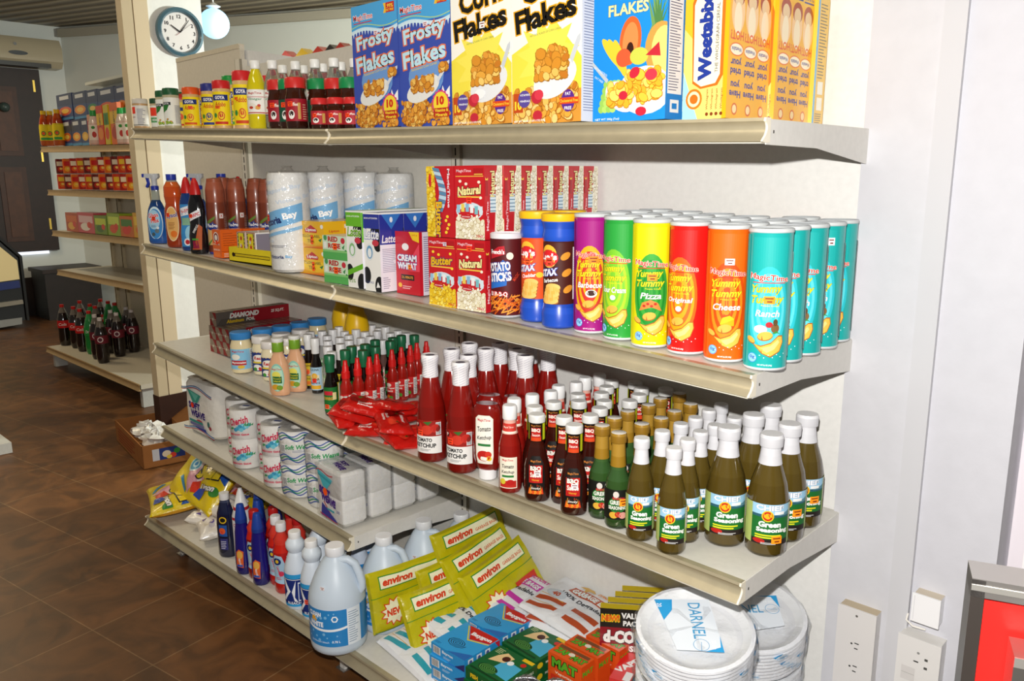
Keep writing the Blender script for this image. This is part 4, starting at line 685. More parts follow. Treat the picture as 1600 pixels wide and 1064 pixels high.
# ================================================================ third shelf
FG = 'foil boxes'
foil = carton('foil_box', .049, .30, .049, 'a8242c', [R(0, 0, 49, 49, 'a09080'), G('9a1c24', (0, 0), (30, 0), (0, 34)), G('9a1c24', (49, 49), (22, 49), (49, 18)), R(0, 24, 49, 25, 'e8e0d0'), E(24, 24, 5, 5, 'e4dcd0')],
    [R(0, 0, 300, 49, 'a01c28'), G('6a625c', (0, 49), (70, 49), (40, 0), (0, 0)), G('5a544e', (0, 0), (160, 0), (120, 24), (20, 24)), T('DIAMOND', 112, 32, 20, 'f4f2ee', 120, sh=.25, b=.06), T('Aluminum', 74, 12, 13, 'e8c020', 70, sh=.2, b=.04), T('FOIL', 136, 12, 12, 'f0ece4', 36, sh=.2, b=.04), T('25 SQ.FT.', 250, 30, 13, 'f4f0e8', 56, sh=.2, b=.03), R(190, 0, 300, 49, 'a01c28') if 0 else E(120, 40, .1, .1, 'a01c28')],
    [R(0, 0, 49, 300, '8a7c70'), [R(4, 8+14*i, 45, 12+14*i, '6a3c34' if i % 2 else 'b8ac9a') for i in range(20)], T('DIAMOND', 24, 130, 12, 'd8d0c0', 70, rot=90, b=.04)], mt='foil')
fx0, fy0 = .212, .112
for r_, n in ((0, 3), (1, 3), (2, 1)):
    for i in range(n):
        nm = ['bottom', 'middle', 'top'][r_]; w = ['left', 'centre', 'right'][i]
        o = put(foil, (fx0+.0255+.0505*i, fy0+.151+(.006 if r_ == 2 else 0), zs(3, fx0+.08)+.0045+.0496*r_), 0, f'long red and silver foil box, {w} of the {nm} layer' if n > 1 else 'long red and silver foil box alone on top of the pile', 'foil box', FG)
def jar(nm, r, h, lid, body, lab, items, bn='glass_jar', lidh=.022):
    return vessel(nm, [(r*.9, 0, body), (r, .006, body), (r, h*.66, body), (r*.8, h-lidh, body)], [(r*.93, h-lidh-.002, lid), (r*.97, h-lidh, lid), (r*.97, h-.003, lid), (r*.9, h, lid), (.0005, h, lid)], bn, 'glassy', label=(h*.1, h*.6, lab, items), cn='lid')
kMy = jar('mayonnaise_jar', .036, .138, '3a8ad0', 'ecdcb0', '9ad0ec', [R(-34, 15, 34, 82, '8ac8ea'), T('MagicTime', 0, 74, 8, 'c82838', 44, b=.02), R(-28, 28, 28, 44, 'c02830'), T('Mayonnaise', 0, 36, 9, 'ffffff', 52, sh=.2, b=.03), E(-8, 56, 16, 10, 'f4f2e6'), E(10, 22, 12, 6, 'e8c040'), R(44, 15, 80, 82, 'f0f0ea'), lines(46, 20, 78, 80, 10)])
kWm = jar('mayonnaise_jar', .032, .130, 'e8e4e0', 'efe4c0', '2a3a80', [R(-34, 13, 34, 78, '2a3a80'), E(0, 56, 22, 14, 'f4f0e6'), T('Real', -2, 58, 12, 'c82030', 30, sh=.2, b=.03), R(-24, 40, 24, 46, 'e8d040'), E(-6, 26, 16, 10, 'f2f0ea'), E(8, 22, 9, 7, 'c83028'), E(-14, 20, 8, 6, '4a9a3a'), [R(-90+12*i, 76, -86+12*i, 78, 'f0c030') for i in range(14)]])
kDr = vessel('dressing_bottle', [(.029, 0, 'e0a880'), (.033, .01, 'e6b088'), (.034, .07, 'e6b088'), (.030, .1, 'e4b088'), (.016, .132, 'e4b088'), (.0155, .142, 'e4b088')], [(.0165, .138, '7aa830'), (.018, .142, '7aa830'), (.0175, .166, 'a8c050'), (.017, .168, 'f0f0ec'), (.0185, .17, 'f4f4f0'), (.0185, .180, 'f4f4f0'), (.0005, .181, 'f4f4f0')], sy=.66, n=26, label=(.014, .11, None, [
    E(0, 58, 24, 44, '8ac8b8', 28), E(0, 56, 21, 40, 'b8e0c8', 28), T('MagicTime', 0, 84, 7, 'c82838', 32, b=.02), E(-2, 66, 14, 12, 'e8e060'), R(-14, 40, 16, 62, '2a6a3a'), T('Thousand', 0, 55, 5, 'e8d830', 26), T('Island', 0, 47, 6, 'e8d830', 22), E(-6, 28, 12, 9, 'd8a030'), E(8, 26, 10, 8, '7aa030')]))
def essence(body, capc, lab, items, h=.176, r=.0182, nm='essence_bottle', cw='f0f0f0'):
    return vessel(nm, [(r*.94, 0, body), (r, .004, body), (r, h*.50, body), (r*.62, h*.66, body), (r*.55, h*.74, body)], [(r*.66, h*.72, capc), (r*.68, h*.73, capc), (r*.70, h*.86, capc), (r*.78, h*.862, capc), (r*.80, h*.99, capc), (r*.74, h, capc), (.0005, h, 'd8d8d8' if capc != '1c6a44' else capc)], label=(h*.06, h*.48, lab, items), n=18)
vit = lambda bg, c2, t1: [R(-22, 70, 22, 84, bg), T('CULINA', 0, 77, 7, '2a2a1a', 30, b=.02), E(0, 56, 10, 10, c2), R(-16, 44, 16, 60, 'f0e6c0'), T(t1, 0, 46, 8, '1a1a1a', 32, b=.03), T('ESSENCE', 0, 34, 7, '1a1a1a', 34, b=.02), R(-20, 14, 20, 26, c2), R(26, 12, 48, 82, 'f0f0e8')]
kVa = essence('180c0a', 'e8e8e8', 'd8c030', vit('d8b820', 'e87a28', 'VANILLA')); kVb = essence('14100f', 'e8e8e8', 'b8d4e8', vit('a8cce4', 'e8b030', 'CLEAR')); kVc = essence('6a4a44', 'e6e6e6', 'e8c8c0', vit('d8a8a0', 'c84a5a', 'MIXED'), h=.165)
kVd = essence('9a9a98', 'e6e6e8', 'c8d8c0', vit('a8c8a0', '4a8a5a', 'ALMOND'), h=.168)
kGr = essence('0e0c0a', '1c6a44', '1c6a2c', [R(-26, 14, 26, 84, '1f7030'), R(-14, 62, 14, 74, 'c82838'), T('BROWNING', -4, 52, 10, 'd8a83a', 36, b=.03), lines(-14, 20, 14, 34, 3, 'd8e0c0'), R(14, 48, 26, 70, 'e8e0a0')], h=.178, r=.0200)
kHo = vessel('hot_sauce_bottle', [(.0165, 0, '8a1410'), (.018, .004, 'a01a12'), (.018, .090, 'a81c14'), (.012, .106, 'b02018'), (.0105, .120, 'b02018')], [(.0125, .116, 'd81e1c'), (.0125, .134, 'd81e1c'), (.010, .137, 'd81e1c'), (.0095, .150, 'd81e1c'), (.0075, .153, 'd81e1c'), (.006, .168, 'd81e1c'), (.0005, .1685, 'd81e1c')], n=16, label=(.012, .07, 'c81c1c', [
    R(-22, 12, 22, 36, '8a0e10'), E(-6, 60, 10, 6, 'f0d8c8'), T('Hot Pepper', -2, 50, 7, 'f4ece0', 34, sh=.2, b=.02), T('Sauce', -2, 42, 7, 'f4ece0', 20, sh=.2, b=.02), E(-8, 22, 8, 7, 'e0701c'), E(2, 20, 6, 6, '4a8a2a'), R(16, 14, 32, 68, 'f0ece4'), lines(17, 18, 31, 64, 9)]))
kMu = vessel('mustard_bottle', [(.036, 0, 'e8b808'), (.040, .01, 'f0c010'), (.040, .15, 'f0c010'), (.042, .17, 'f0c010'), (.036, .20, 'f0c010'), (.026, .225, 'f0c010')], [(.026, .223, 'e8b010'), (.026, .24, 'e8b010'), (.008, .244, 'e8b010'), (.005, .262, 'e8b010'), (.0005, .263, 'e8b010')], bm='plastic', label=(.03, .11, 'f4cc18', [R(-30, 50, 30, 96, 'f6d838'), T('Mustard', 0, 76, 12, '2a3a8a', 46, b=.03), R(-30, 34, 30, 46, 'c8281e')]))
TH = 'on the third shelf'
qt(kMy, 3, 381, 519, .138, .0365, 40, label='mayonnaise jar with sky blue lid at the front of its row', cat='jar')
for px, py in ((411, 515), (440, 510), (468, 504), (495, 498)): qt(kMy, 3, px, py, .138, .0365, 40, label='mayonnaise jar with sky blue lid in the row going back', cat='jar', group='blue lidded mayonnaise jars')
qb(kWm, 3, 408, 586, .0325, 38, label='white lidded mayonnaise jar, left front one', cat='jar'); qb(kWm, 3, 427, 597, .0325, 38, label='white lidded mayonnaise jar just left of the dressing bottle', cat='jar')
for px, py in ((438, 521), (466, 515), (447, 528)): qt(kWm, 3, px, py, .13, .0325, 38, label='white lidded mayonnaise jar further back', cat='jar', group='white lidded mayonnaise jars further back')
qt(kDr, 3, 440, 528, .18, .030, 38, label='salad dressing bottle with green neck, front one', cat='bottle'); qt(kDr, 3, 458, 525, .18, .028, 38, label='salad dressing bottle with green neck, behind its twin', cat='bottle')
qt(kVa, 3, 475, 524, .176, .021, 34, label='dark vanilla essence bottle with yellow label, front', cat='bottle', st=(.0190, 0, 56, 'ff5a2a', 13, 12))
qt(kVb, 3, 494, 529, .176, .021, 34, label='dark essence bottle with pale blue label beside the vanilla', cat='bottle', st=(.0190, 0, 42, 'ff3a2a', 13, 13))
WC = [(488, 519), (505, 518), (517, 515), (536, 511), (558, 509), (538, 518), (554, 515), (570, 519), (583, 503), (600, 506), (614, 509), (628, 516), (584, 512), (597, 516), (610, 521), (583, 526), (596, 532), (511, 525), (529, 528), (548, 524), (563, 529), (512, 533), (531, 538), (548, 533), (559, 541), (513, 542), (522, 550), (648, 521)]
for i, (px, py) in enumerate(WC): qt([kVc, kVd, kVa, kVb][i % 4], 3, px, py, [.165, .168, .176, .176][i % 4], .0185, 30, label='white capped essence bottle', cat='bottle', group='white capped essence bottles in the crowd')
qt(kGr, 3, 514, 552, .185, .0215, 30, label='dark sauce bottle with green label and cap, at the front', cat='bottle', st=(.0208, -4, 28, 'ff5a2a', 13, 13))
for px, py in ((535, 548), (549, 542), (569, 538), (567, 548), (586, 532), (585, 542), (610, 533), (614, 527), (634, 524), (664, 518)): qt(kGr, 3, px, py, .178, .0205, 30, label='dark sauce bottle with green cap', cat='bottle', group='green capped sauce bottles behind the front one')
for px, py in ((539, 564), (558, 560), (577, 558), (588, 554), (612, 547), (628, 543), (641, 540), (655, 536), (671, 533)): qt(kHo, 3, px, py, .168, .018, 24, label='red hot sauce bottle with pointed red cap', cat='bottle', group='hot sauce bottles')
for px in (537, 568): qyy(kMu, 3, px, .385, .042, 20, py=500, label='yellow mustard squeeze bottle at the back under the shelf', cat='bottle', group='mustard bottles')
# ketchup in glass bottles with twisted paper over the neck
def kc():
    b = [(.034, 0, '6a0c08'), (.0375, .006, '780e0a'), (.0375, .10, '7c100a'), (.034, .14, '84120c'), (.022, .20, '8a140e'), (.0175, .216, '8a140e')]
    r = vessel('ketchup_bottle', b, None, n=24, label=(.024, .108, None, [R(-38, 24, 38, 108, 'eceae6'), R(-38, 68, 38, 108, '9a1c14'), E(-24, 92, 12, 10, 'c83028'), E(0, 84, 15, 12, 'd03a28'), E(22, 88, 13, 11, 'c02a20'), G('3a6a2a', (-10, 104), (4, 96), (14, 106)), E(-28, 96, 7, 7, '5a1c18'), T('P', -28, 96, 8, 'f0e8e0', b=.04), T('TOMATO', -10, 58, 10, '1a1a1a', 46, b=.04), T('KETCHUP', -6, 44, 11, '1a1a1a', 58, b=.04), barcode(24, 72, 36, 102), lines(-20, 30, 16, 36, 2, '6a6a6a')]))
    m = MB(); N = 26; pr = [(.0195, .212), (.020, .218), (.0185, .235), (.0195, .245), (.021, .252), (.0218, .256), (.0218, .264), (.020, .268), (.012, .266)]
    V = []; Fc = []; Cc = []
    for j, (rr_, z) in enumerate(pr):
        for i in range(N): a = 2*math.pi*i/N; k = rr_*(1+.03*math.sin(a*9+z*260)); V.append((k*math.sin(a), -k*math.cos(a), z))
    for j in range(len(pr)-1):
        for i in range(N): Fc.append((j*N+i, j*N+(i+1) % N, (j+1)*N+(i+1) % N, (j+1)*N+i)); Cc.append('f0eef0')
    Fc.append([(len(pr)-1)*N+i for i in range(N)]); Cc.append('6a6470'); m.add(V, Fc, 'paper', Cc)
    prr = prof_r([(a, b_) for a, b_ in pr]); dec(m, mcyl(lambda z: prr(z)*1.03), [G('9a98b0', (x, y), (x+14, y+6), (x+14, y+6.7), (x, y+.7)) for y in range(214, 262, 6) for x in range(-66, 60, 17)], 'paper', 4, 6, h0=.0002)
    m.obj('neck_wrap', r); return r
kK = kc()
qt(kK, 3, 666, 556, .268, .0385, 30, label='tall glass ketchup bottle at the front, left of two', cat='bottle', st=(.038, -18, 76, 'ff4a2a', 16, 15))
qt(kK, 3, 696, 567, .268, .0385, 30, label='tall glass ketchup bottle at the front, right of two', cat='bottle', st=(.038, -18, 80, 'ff4a2a', 16, 15))
for px, py in ((708, 547), (731, 557), (748, 538), (762, 549), (779, 542), (794, 547), (807, 552), (826, 537), (843, 545)): qt(kK, 3, px, py, .268, .0385, 30, label='tall glass ketchup bottle with white paper neck', cat='bottle', group='tall ketchup bottles behind the front pair')
kU = vessel('squeeze_bottle', [(.021, .018, '7a0e0a'), (.027, .026, '7c100c'), (.034, .05, '7c100c'), (.036, .10, '80120c'), (.034, .15, '80120c'), (.032, .172, '7c100c'), (.026, .182, '6a0c0a')], [(.0205, 0, 'e6e6e8'), (.022, .003, 'f0f0f2'), (.022, .024, 'f0f0f2')], sy=.7, n=26, csx=1, label=(.03, .165, None, [
    G('f0ecdc', (-19, 40), (19, 40), (23, 60), (23, 150), (14, 158), (-14, 158), (-23, 150), (-23, 60)), G('f8f4e8', (-17, 43), (17, 43), (20, 62), (20, 148), (12, 155), (-12, 155), (-20, 148), (-20, 62)), T('MagicTime', 0, 146, 8, 'c82838', 32, b=.02), T('Tomato', 0, 126, 12, '1a1a1a', 34, sh=.2, rot=6, b=.02), T('Ketchup', 0, 104, 12, '1a1a1a', 36, sh=.2, rot=6, b=.02), R(-16, 84, 16, 90, '2a7a3a'), E(-2, 60, 17, 13, 'c0241c'), E(10, 64, 8, 8, 'd83a28'), E(12, 54, 6, 6, 'e8c828')]))
qt(kU, 3, 761, 631, .182, .032, 26, label='upside down tomato ketchup squeeze bottle at the front', cat='bottle')
q(kU, 3, 1.725, .105, .030, 26, label='upside down ketchup bottle half hidden at the left behind its twin', cat='bottle', st=(.0365, 6, 96, 'ff8a2a', 12, 22, None, .0255)); qt(kU, 3, 797, 616, .182, .032, 26, label='upside down ketchup bottle lying further back, seen by its top', cat='bottle')
kP = vessel('ketchup_bottle', [(.024, 0, '780e0a'), (.0265, .006, '84120c'), (.0265, .08, '8c1610'), (.0245, .11, '921a12'), (.0155, .145, '961c14'), (.0135, .165, '961c14')], [(.0155, .168, 'eeeef0'), (.0165, .17, 'f4f4f4'), (.0165, .196, 'f4f4f4'), (.0145, .2, 'f8f8f8'), (.0005, .2, 'f8f8f8')], label=[(.012, .085, None, [
    R(-22, 12, 22, 85, 'f2ead6'), R(-20, 14, 20, 30, 'c02a20'), T('MagicTime', 0, 78, 6, 'c82838', 26, b=.02), T('Tomato', 0, 64, 9, '1a1a1a', 28, sh=.2, b=.02), T('Ketchup', 0, 50, 9, '1a1a1a', 30, sh=.2, b=.02), R(-14, 38, 14, 43, '2a7a3a'), E(-12, 28, 7, 7, 'd8c83a'), E(6, 26, 9, 7, 'b81c18')]), (.136, .168, 'e8b0a0', [R(-20, 142, 20, 160, 'd03a30'), T('MagicTime', 0, 151, 6, 'f4ead8', 26, b=.02), R(-20, 138, 20, 142, 'f4ead8')])])
qt(kP, 3, 795, 632, .2, .0265, 32, label='slim tomato ketchup bottle with white cap, front one', cat='bottle')
for px, py in ((812, 623), (834, 616), (853, 611), (871, 605), (896, 598), (914, 591), (936, 586)): qt(kP, 3, px, py, .2, .0265, 32, label='slim ketchup bottle with white cap', cat='bottle', group='slim ketchup bottles in the row going back')
kQ = vessel('barbecue_sauce_bottle', [(.028, 0, '2c0c08'), (.031, .006, '300e08'), (.032, .04, '340f09'), (.031, .08, '340f09'), (.020, .122, '3a120a'), (.0155, .135, '3a120a'), (.0155, .15, '3a120a')], [(.0165, .136, '1c1410'), (.0172, .138, '1c1410'), (.0172, .178, '1c1410'), (.0185, .1785, 'd8d8d6'), (.0185, .192, 'e4e4e2'), (.0165, .195, 'eaeae8'), (.0005, .195, 'eaeae8')], sx=.90, sy=.66, n=26, label=[(.014, .112, None, [
    G('15100e', (-22, 18), (22, 18), (24, 60), (20, 88), (10, 104), (-10, 104), (-20, 88), (-24, 60)), T('MagicTime', 0, 92, 6, 'c8782a', 26, b=.02), R(-17, 44, 17, 84, 'b81e18'), T('BBQ', 0, 76, 12, 'f4ece0', 28, b=.05), T('Sauce', 0, 62, 11, 'f4ece0', 28, b=.03), T('Honey', 0, 50, 6, 'e8b030', 18), [G(['e8641c', 'f0a030', 'd03a18'][i % 3], (-20+4*i, 18), (-16+4*i, 34+(i*7) % 9), (-12+4*i, 18)) for i in range(9)], R(-12, 26, 12, 36, '1a1210'), T('Smoky', 0, 31, 7, 'f4ece0', 24, sh=.3)])])
def bq(r): pass
m_ = MB(); dec(m_, mcyl(.0176), [R(-12, 138, 12, 150, 'd8481c'), R(-11, 146, 11, 168, 'b8201a'), T('BBQ', 0, 162, 9, 'f4ece0', 20, b=.04), T('Sauce', 0, 152, 6, 'f4ece0', 18), T('MagicTime', 0, 172, 5, 'c8782a', 22), R(16, 140, 30, 177, 'c8d020'), R(-30, 140, -18, 177, 'c8d020')], 'paper', 3); o_ = m_.obj('neck_label', kQ)
for i, (px, py) in enumerate(((827, 649), (881, 665))): qt(kQ, 3, px, py, .195, .030, 34, label=['dark barbecue sauce bottle at the front, left of two', 'dark barbecue sauce bottle at the front, right of two'][i], cat='bottle', st=(.0305, 4, 66, 'f4f2f2', 14, 12, None, .0222))
for px, py in ((846, 641), (869, 632), (891, 626), (911, 618), (933, 612), (953, 604), (974, 598), (996, 593), (893, 654), (913, 646), (934, 638), (953, 630), (977, 623), (995, 616), (1014, 609), (1038, 604)): qt(kQ, 3, px, py, .195, .0285, 34, label='dark barbecue sauce bottle with white cap', cat='bottle', group='barbecue sauce bottles in the rows going back')
kS3 = vessel('green_seasoning_bottle', [(.024, 0, '1c2c14'), (.0265, .006, '26401c'), (.0265, .018, '2c4a20'), (.0265, .082, '2e4c20'), (.024, .10, '34542a'), (.0155, .122, '3a5a2c'), (.0140, .14, '3a5a2c')], [(.0162, .128, '9a7420'), (.0148, .15, 'a88230'), (.0135, .176, 'a88230'), (.0165, .178, '8a661c'), (.0168, .192, 'a07a28'), (.0155, .197, 'a8842e'), (.0152, .1972, 'e6e2da'), (.0005, .1972, 'e6e2da')], label=(.02, .084, '14160f', [
    E(0, 52, 19, 16, '2f8a3a', 24), E(0, 52, 17.5, 14.5, '1e5a28', 24), T('GREEN', 0, 57, 9, 'f0eee4', 32, b=.03), T('SEASONING', 0, 46, 7.5, 'f0eee4', 38, b=.03), E(-3, 74, 6, 7, 'd8d0c8'), T('BARON', 2, 66, 5.5, 'c82838', 24, b=.04), E(-8, 30, 9, 7, 'd8a83a'), E(2, 32, 7, 6, 'b82a20'), E(11, 30, 8, 7, 'd89a8a'), lines(20, 30, 44, 78, 8, 'c8c8b8')]))
qt(kS3, 3, 928, 665, .197, .0265, 36, label='green seasoning with gold cap and black label, front left', cat='bottle'); qt(kS3, 3, 967, 677, .197, .0265, 36, label='green seasoning with gold cap and orange sticker, front right', cat='bottle', st=(.0272, 12, 58, 'ff9a1c', 16, 15))
for px, py in ((957, 653), (981, 643), (1009, 632), (1032, 623), (1058, 614), (1003, 663), (1033, 654), (1054, 643), (1079, 632)): qt(kS3, 3, px, py, .197, .0265, 36, label='green seasoning bottle with gold cap', cat='bottle', group='gold capped seasoning bottles behind the front pair')
def chief(nm, r, h, st=False):
    k = h*1000; c = '4f4016'
    b = [(r*.9, 0, '3a3010'), (r, .006, c), (r, h*.47, c), (r*.86, h*.6, '54451a'), (r*.56, h*.755, '5a4a1e'), (r*.5, h*.8, '5a4a1e')]
    cp = [(r*.575, h*.755, 'd4d4d8'), (r*.50, h*.83, 'd8d8dc'), (r*.46, h*.895, 'dcdce0'), (r*.56, h*.9, 'd0d0d4'), (r*.58, h*.975, 'e4e4e6'), (r*.53, h, 'f0f0f0'), (.0005, h, 'f0f0f0')]
    w = r*1000
    it = [R(-w*1.05, k*.11, w*1.05, k*.455, '1c6a2c'), R(-w*1.05, k*.355, w*1.05, k*.455, '9ccbe8'), R(-w*1.05, k*.345, w*1.05, k*.368, '2a5a6a'), G('5a8a9a', (-w, k*.36), (w*.2, k*.36), (w, k*.40), (w, k*.36)), R(w*.1, k*.37, w*.6, k*.395, 'f0f0ee'), T('CHIEF', -w*.12, k*.425, k*.045, 'f4f4f8', w*1.35, '8a9ab0', .03, b=.04), E(-w*.22, k*.355, k*.048, k*.048, 'e8c020'), E(-w*.22, k*.355, k*.039, k*.039, 'c02418'), E(-w*.22, k*.355, k*.024, k*.024, 'e8b020'),
          T('Green', -w*.1, k*.285, k*.05, 'f4f6f0', w*1.1, b=.05), T('Seasoning', w*.05, k*.232, k*.05, 'f4f6f0', w*1.6, b=.05), lines(-w*.8, k*.165, w*.8, k*.205, 2, 'e8e020', .55), R(-w*1.05, k*.11, w*1.05, k*.158, '241c1a'), E(-w*.6, k*.14, w*.3, k*.02, 'b02018'), lines(-w*.5, k*.115, w*.6, k*.135, 2, 'e0e0e0', .4), R(w*.95, k*.11, w*1.5, k*.455, 'b8c878'), R(w*1.05, k*.25, w*1.45, k*.45, 'f4f0f0'), lines(w*1.0, k*.12, w*1.45, k*.24, 7, '7a8a4a', .3), lines(w*1.08, k*.26, w*1.42, k*.44, 9, 'b08a9a', .3), R(-w*1.6, k*.11, -w*1.0, k*.455, 'a8b868')]
    return vessel(nm, b, cp, label=(h*.11, h*.455, None, it), n=26)
kCs, kCl = chief('seasoning_bottle', .0275, .205), chief('seasoning_bottle', .0385, .232)
for i, (px, py) in enumerate(((1003, 685), (1052, 701))): qt(kCs, 3, px, py, .205, .028, 38, label=['small green seasoning bottle with white cap, front left', 'small green seasoning bottle with white cap, nearest the shelf edge'][i], cat='bottle')
for px, py in ((1035, 674), (1075, 687), (1065, 663), (1087, 653), (1098, 675), (1108, 641), (1127, 632), (1117, 665), (1149, 654)): qt(kCs, 3, px, py, .205, .028, 38, label='small green seasoning bottle with white cap', cat='bottle', group='small seasoning bottles behind the front two')
for i, (px, py, s_) in enumerate(((1136, 667, None), (1206, 679, (.039, 10, 36, 'ff9a1c', 20, 15)))): qt(kCl, 3, px, py, .232, .039, 40, label=['large green seasoning bottle, front left of the large ones', 'large green seasoning bottle with orange sticker, nearest the shelf corner'][i], cat='bottle', st=s_)
for i, (px, py) in enumerate(((1234, 663), (1262, 648), (1177, 648), (1205, 634))): qt(kCl, 3, px, py, .232, .039, 40, label='large green seasoning bottle with white cap', cat='bottle', group='large seasoning bottles behind the front two', st=(.039, 14, 62, 'ff9a1c', 20, 15) if i < 2 else None)
flush([(3, fx0, fy0, fx0+.152, .43)])
# ketchup sachets: pillow shaped bags
def pillow(nm, L, Wd, Tk, c, items, seed=1, mt='bag', flat=.35, crimp=None, nx_=40, ny_=28, curl=0, back=None):
    rn = random.Random(seed); ph = [rn.uniform(0, 6.28) for _ in range(6)]
    def edge(u, v):
        a = max(0, 1-abs(2*u/L)**2.6); b_ = max(0, 1-abs(2*v/Wd)**2.2); return (a*b_)**flat
    def wr(u, v): return .06*math.sin(u/L*14+ph[0]+v/Wd*5)+.05*math.sin(v/Wd*11+ph[1]-u/L*6)+.05*math.sin((u/L+v/Wd)*17+ph[2])
    def zt(u, v): e_ = edge(u, v); return Tk*.5*(e_*(1+wr(u, v)*1.6))+curl*(2*u/L)**2
    def zb(u, v): e_ = edge(u, v); return -Tk*.5*e_*(1+wr(v, u))*.8+curl*(2*u/L)**2
    def sx(u, v): return u*(1-.05*math.cos(v/Wd*3.1)*0), v*(1-.10*(1-abs(2*u/L)**3)*Tk/max(Wd, 1e-4)*2)
    m = MB()
    for fn, flip in ((zt, 0), (zb, 1)):
        V = [(*sx(-L/2+L*i/nx_, -Wd/2+Wd*j/ny_), fn(-L/2+L*i/nx_, -Wd/2+Wd*j/ny_)) for j in range(ny_+1) for i in range(nx_+1)]
        F = [(j*(nx_+1)+i, j*(nx_+1)+i+1, (j+1)*(nx_+1)+i+1, (j+1)*(nx_+1)+i) for j in range(ny_) for i in range(nx_)]
        if flip: F = [f[::-1] for f in F]
        m.add(V, F, mt, (back or c) if flip else c)
    def mp(u, v, h): x, y = sx(u, v); return (x, y, zt(u, v)+h)
    dec(m, mp, items[1:], mt, L*1000/nx_, Wd*1000/ny_, h0=.0013, dh=.00006, clip=(-L*490, -Wd*490, L*490, Wd*490))
    return m.obj(nm)
def D3(x, y, z): return tuple(math.radians(a) for a in (x, y, z))
kk = [R(-62, -42, 62, 42, 'b81410'), E(-30, 0, 26, 22, '8a0e0c'), E(26, -6, 20, 17, 'd83222'), E(30, -8, 14, 12, 'e8452c'), G('2a6a28', (20, 8), (30, 0), (40, 10), (32, 6)), G('2a6a28', (-40, 16), (-30, 8), (-18, 18), (-30, 14)), T('Matouk', 4, 24, 10, 'f4e4e0', 44, sh=.3, b=.03), T('Tomato', -8, -18, 9, 'f4e4e0', 40, sh=.2, b=.03), T('Ketchup', -4, -30, 9, 'f4e4e0', 44, sh=.2, b=.03), R(-64, 30, -50, 42, 'e0e0e0')]
kSa = [pillow('ketchup_sachet', .135, .095, .034, 'c41a14', kk, s, back='d81c14') for s in (3, 8)]
SB = [(535, 682, .016, 8, -6, 20), (600, 690, .018, -6, 8, -12), (640, 678, .016, 4, -14, 40), (556, 655, .020, 10, 4, 74), (612, 655, .022, -8, -10, 5), (528, 650, .048, 16, 10, 24), (590, 668, .050, -10, 6, -28), (632, 640, .050, 6, -12, 16), (560, 640, .074, 8, 12, 36), (606, 634, .078, -12, -6, 4)]
for i, (px, py, dz, rx, ry, rz) in enumerate(SB):
    P = on(3, px, py, dz); P.y = max(P.y, .048)
    put(kSa[i % 2], P, D3(rx, ry, rz), 'shiny red tomato ketchup sachet in the heap on the third shelf', 'sachet', 'ketchup sachets in the heap')
# ================================================================ fourth shelf
def k_weave():
    L, D_, H = .262, .19, .205; r = empty('toilet_paper_pack'); m = MB(); n = 40; pts = []
    for j, (ins, z) in enumerate(((.012, 0), (.001, .012), (0, .1), (.002, .185), (.012, H-.004), (.03, H))):
        for i in range(n):
            a = 2*math.pi*i/n; cx = math.copysign(abs(math.sin(a))**.42, math.sin(a)); cy = math.copysign(abs(math.cos(a))**.42, math.cos(a)); pts.append(((L/2-ins)*cx, -(D_/2-ins)*cy, z))
    F = [(j*n+i, j*n+(i+1) % n, (j+1)*n+(i+1) % n, (j+1)*n+i) for j in range(5) for i in range(n)]+[list(range(n))[::-1], [5*n+i for i in range(n)]]
    m.add(pts, F, 'tissue', 'eae6dd'); m.obj('wrapped_rolls', r)
    t_ = MB()
    for i in range(3):
        for j in range(2): x, y = (i-1)*.082, (j-.5)*.088; t_.lathe([(.024, H+.0005, 'b0a490'), (.018, H+.001, '7a6a54'), (.0005, H+.001, '6a5c48')], 18, 'paper', x, y, cap=False); t_.lathe([(.040, H, 'dcd6c8'), (.036, H+.0006, 'ece8de'), (.024, H+.0006, 'ece8de')], 24, 'tissue', x, y, cap=False)
    t_.obj('roll_ends', r)
    f = MB(); it = []
    for s_, c in ((0, '1c3a90'), (4, '8ac8e0'), (7, 'b8203a')): it += [('g', [(x, 178-s_-x*.0+10*math.cos(x/42)), (x+8, 178-s_+10*math.cos((x+8)/42)), (x+8, 181-s_+10*math.cos((x+8)/42)), (x, 181-s_+10*math.cos(x/42))], c) for x in range(-124, 124, 8)]
    for s_, c in ((0, 'b8203a'), (4, '8ac8e0'), (8, '1c3a90')): it += [('g', [(x, 14+s_+8*math.cos(x/40)), (x+8, 14+s_+8*math.cos((x+8)/40)), (x+8, 17+s_+8*math.cos((x+8)/40)), (x, 17+s_+8*math.cos(x/40))], c) for x in range(-124, 124, 8)]
    it += [G('3a9a8a', (-70, 172), (40, 160), (0, 120), (-30, 122)), G('6ac0b0', (-50, 166), (20, 158), (-8, 132)), T('SOFT', -20, 112, 27, '3a2a78', 92, 'e8e0e8', .03, b=.07), T('WEAVE', 4, 82, 27, '3a2a78', 116, 'e8e0e8', .03, b=.07), E(14, 54, 26, 9, 'b83a4a'), R(-70, 46, 40, 56, '3a8a8a'), R(-66, 34, 46, 44, '6a6aa0'), G('2a3a90', (-40, 30), (70, 20), (60, 34)), E(86, 58, 10, 12, '3a6a6a'), E(98, 46, 10, 8, '9a3040'), E(-36, 112, 12, 10, 'f03a1c')]
    dec(f, mflat((0, -D_/2-.0004, 0), (1, 0, 0), (0, 0, 1)), it, 'paper', h0=.0006); f.obj('printed_front', r); return r
kWv = k_weave()
put(kWv, (.187, .150, zs(4, .187)+.008), 0, 'large multi pack of toilet rolls with purple lettering, at the shelf end', 'toilet paper')
put(kWv, (.190, .345, zs(4, .19)+.008), 0, 'large multi pack of toilet rolls standing behind the front pack', 'toilet paper')
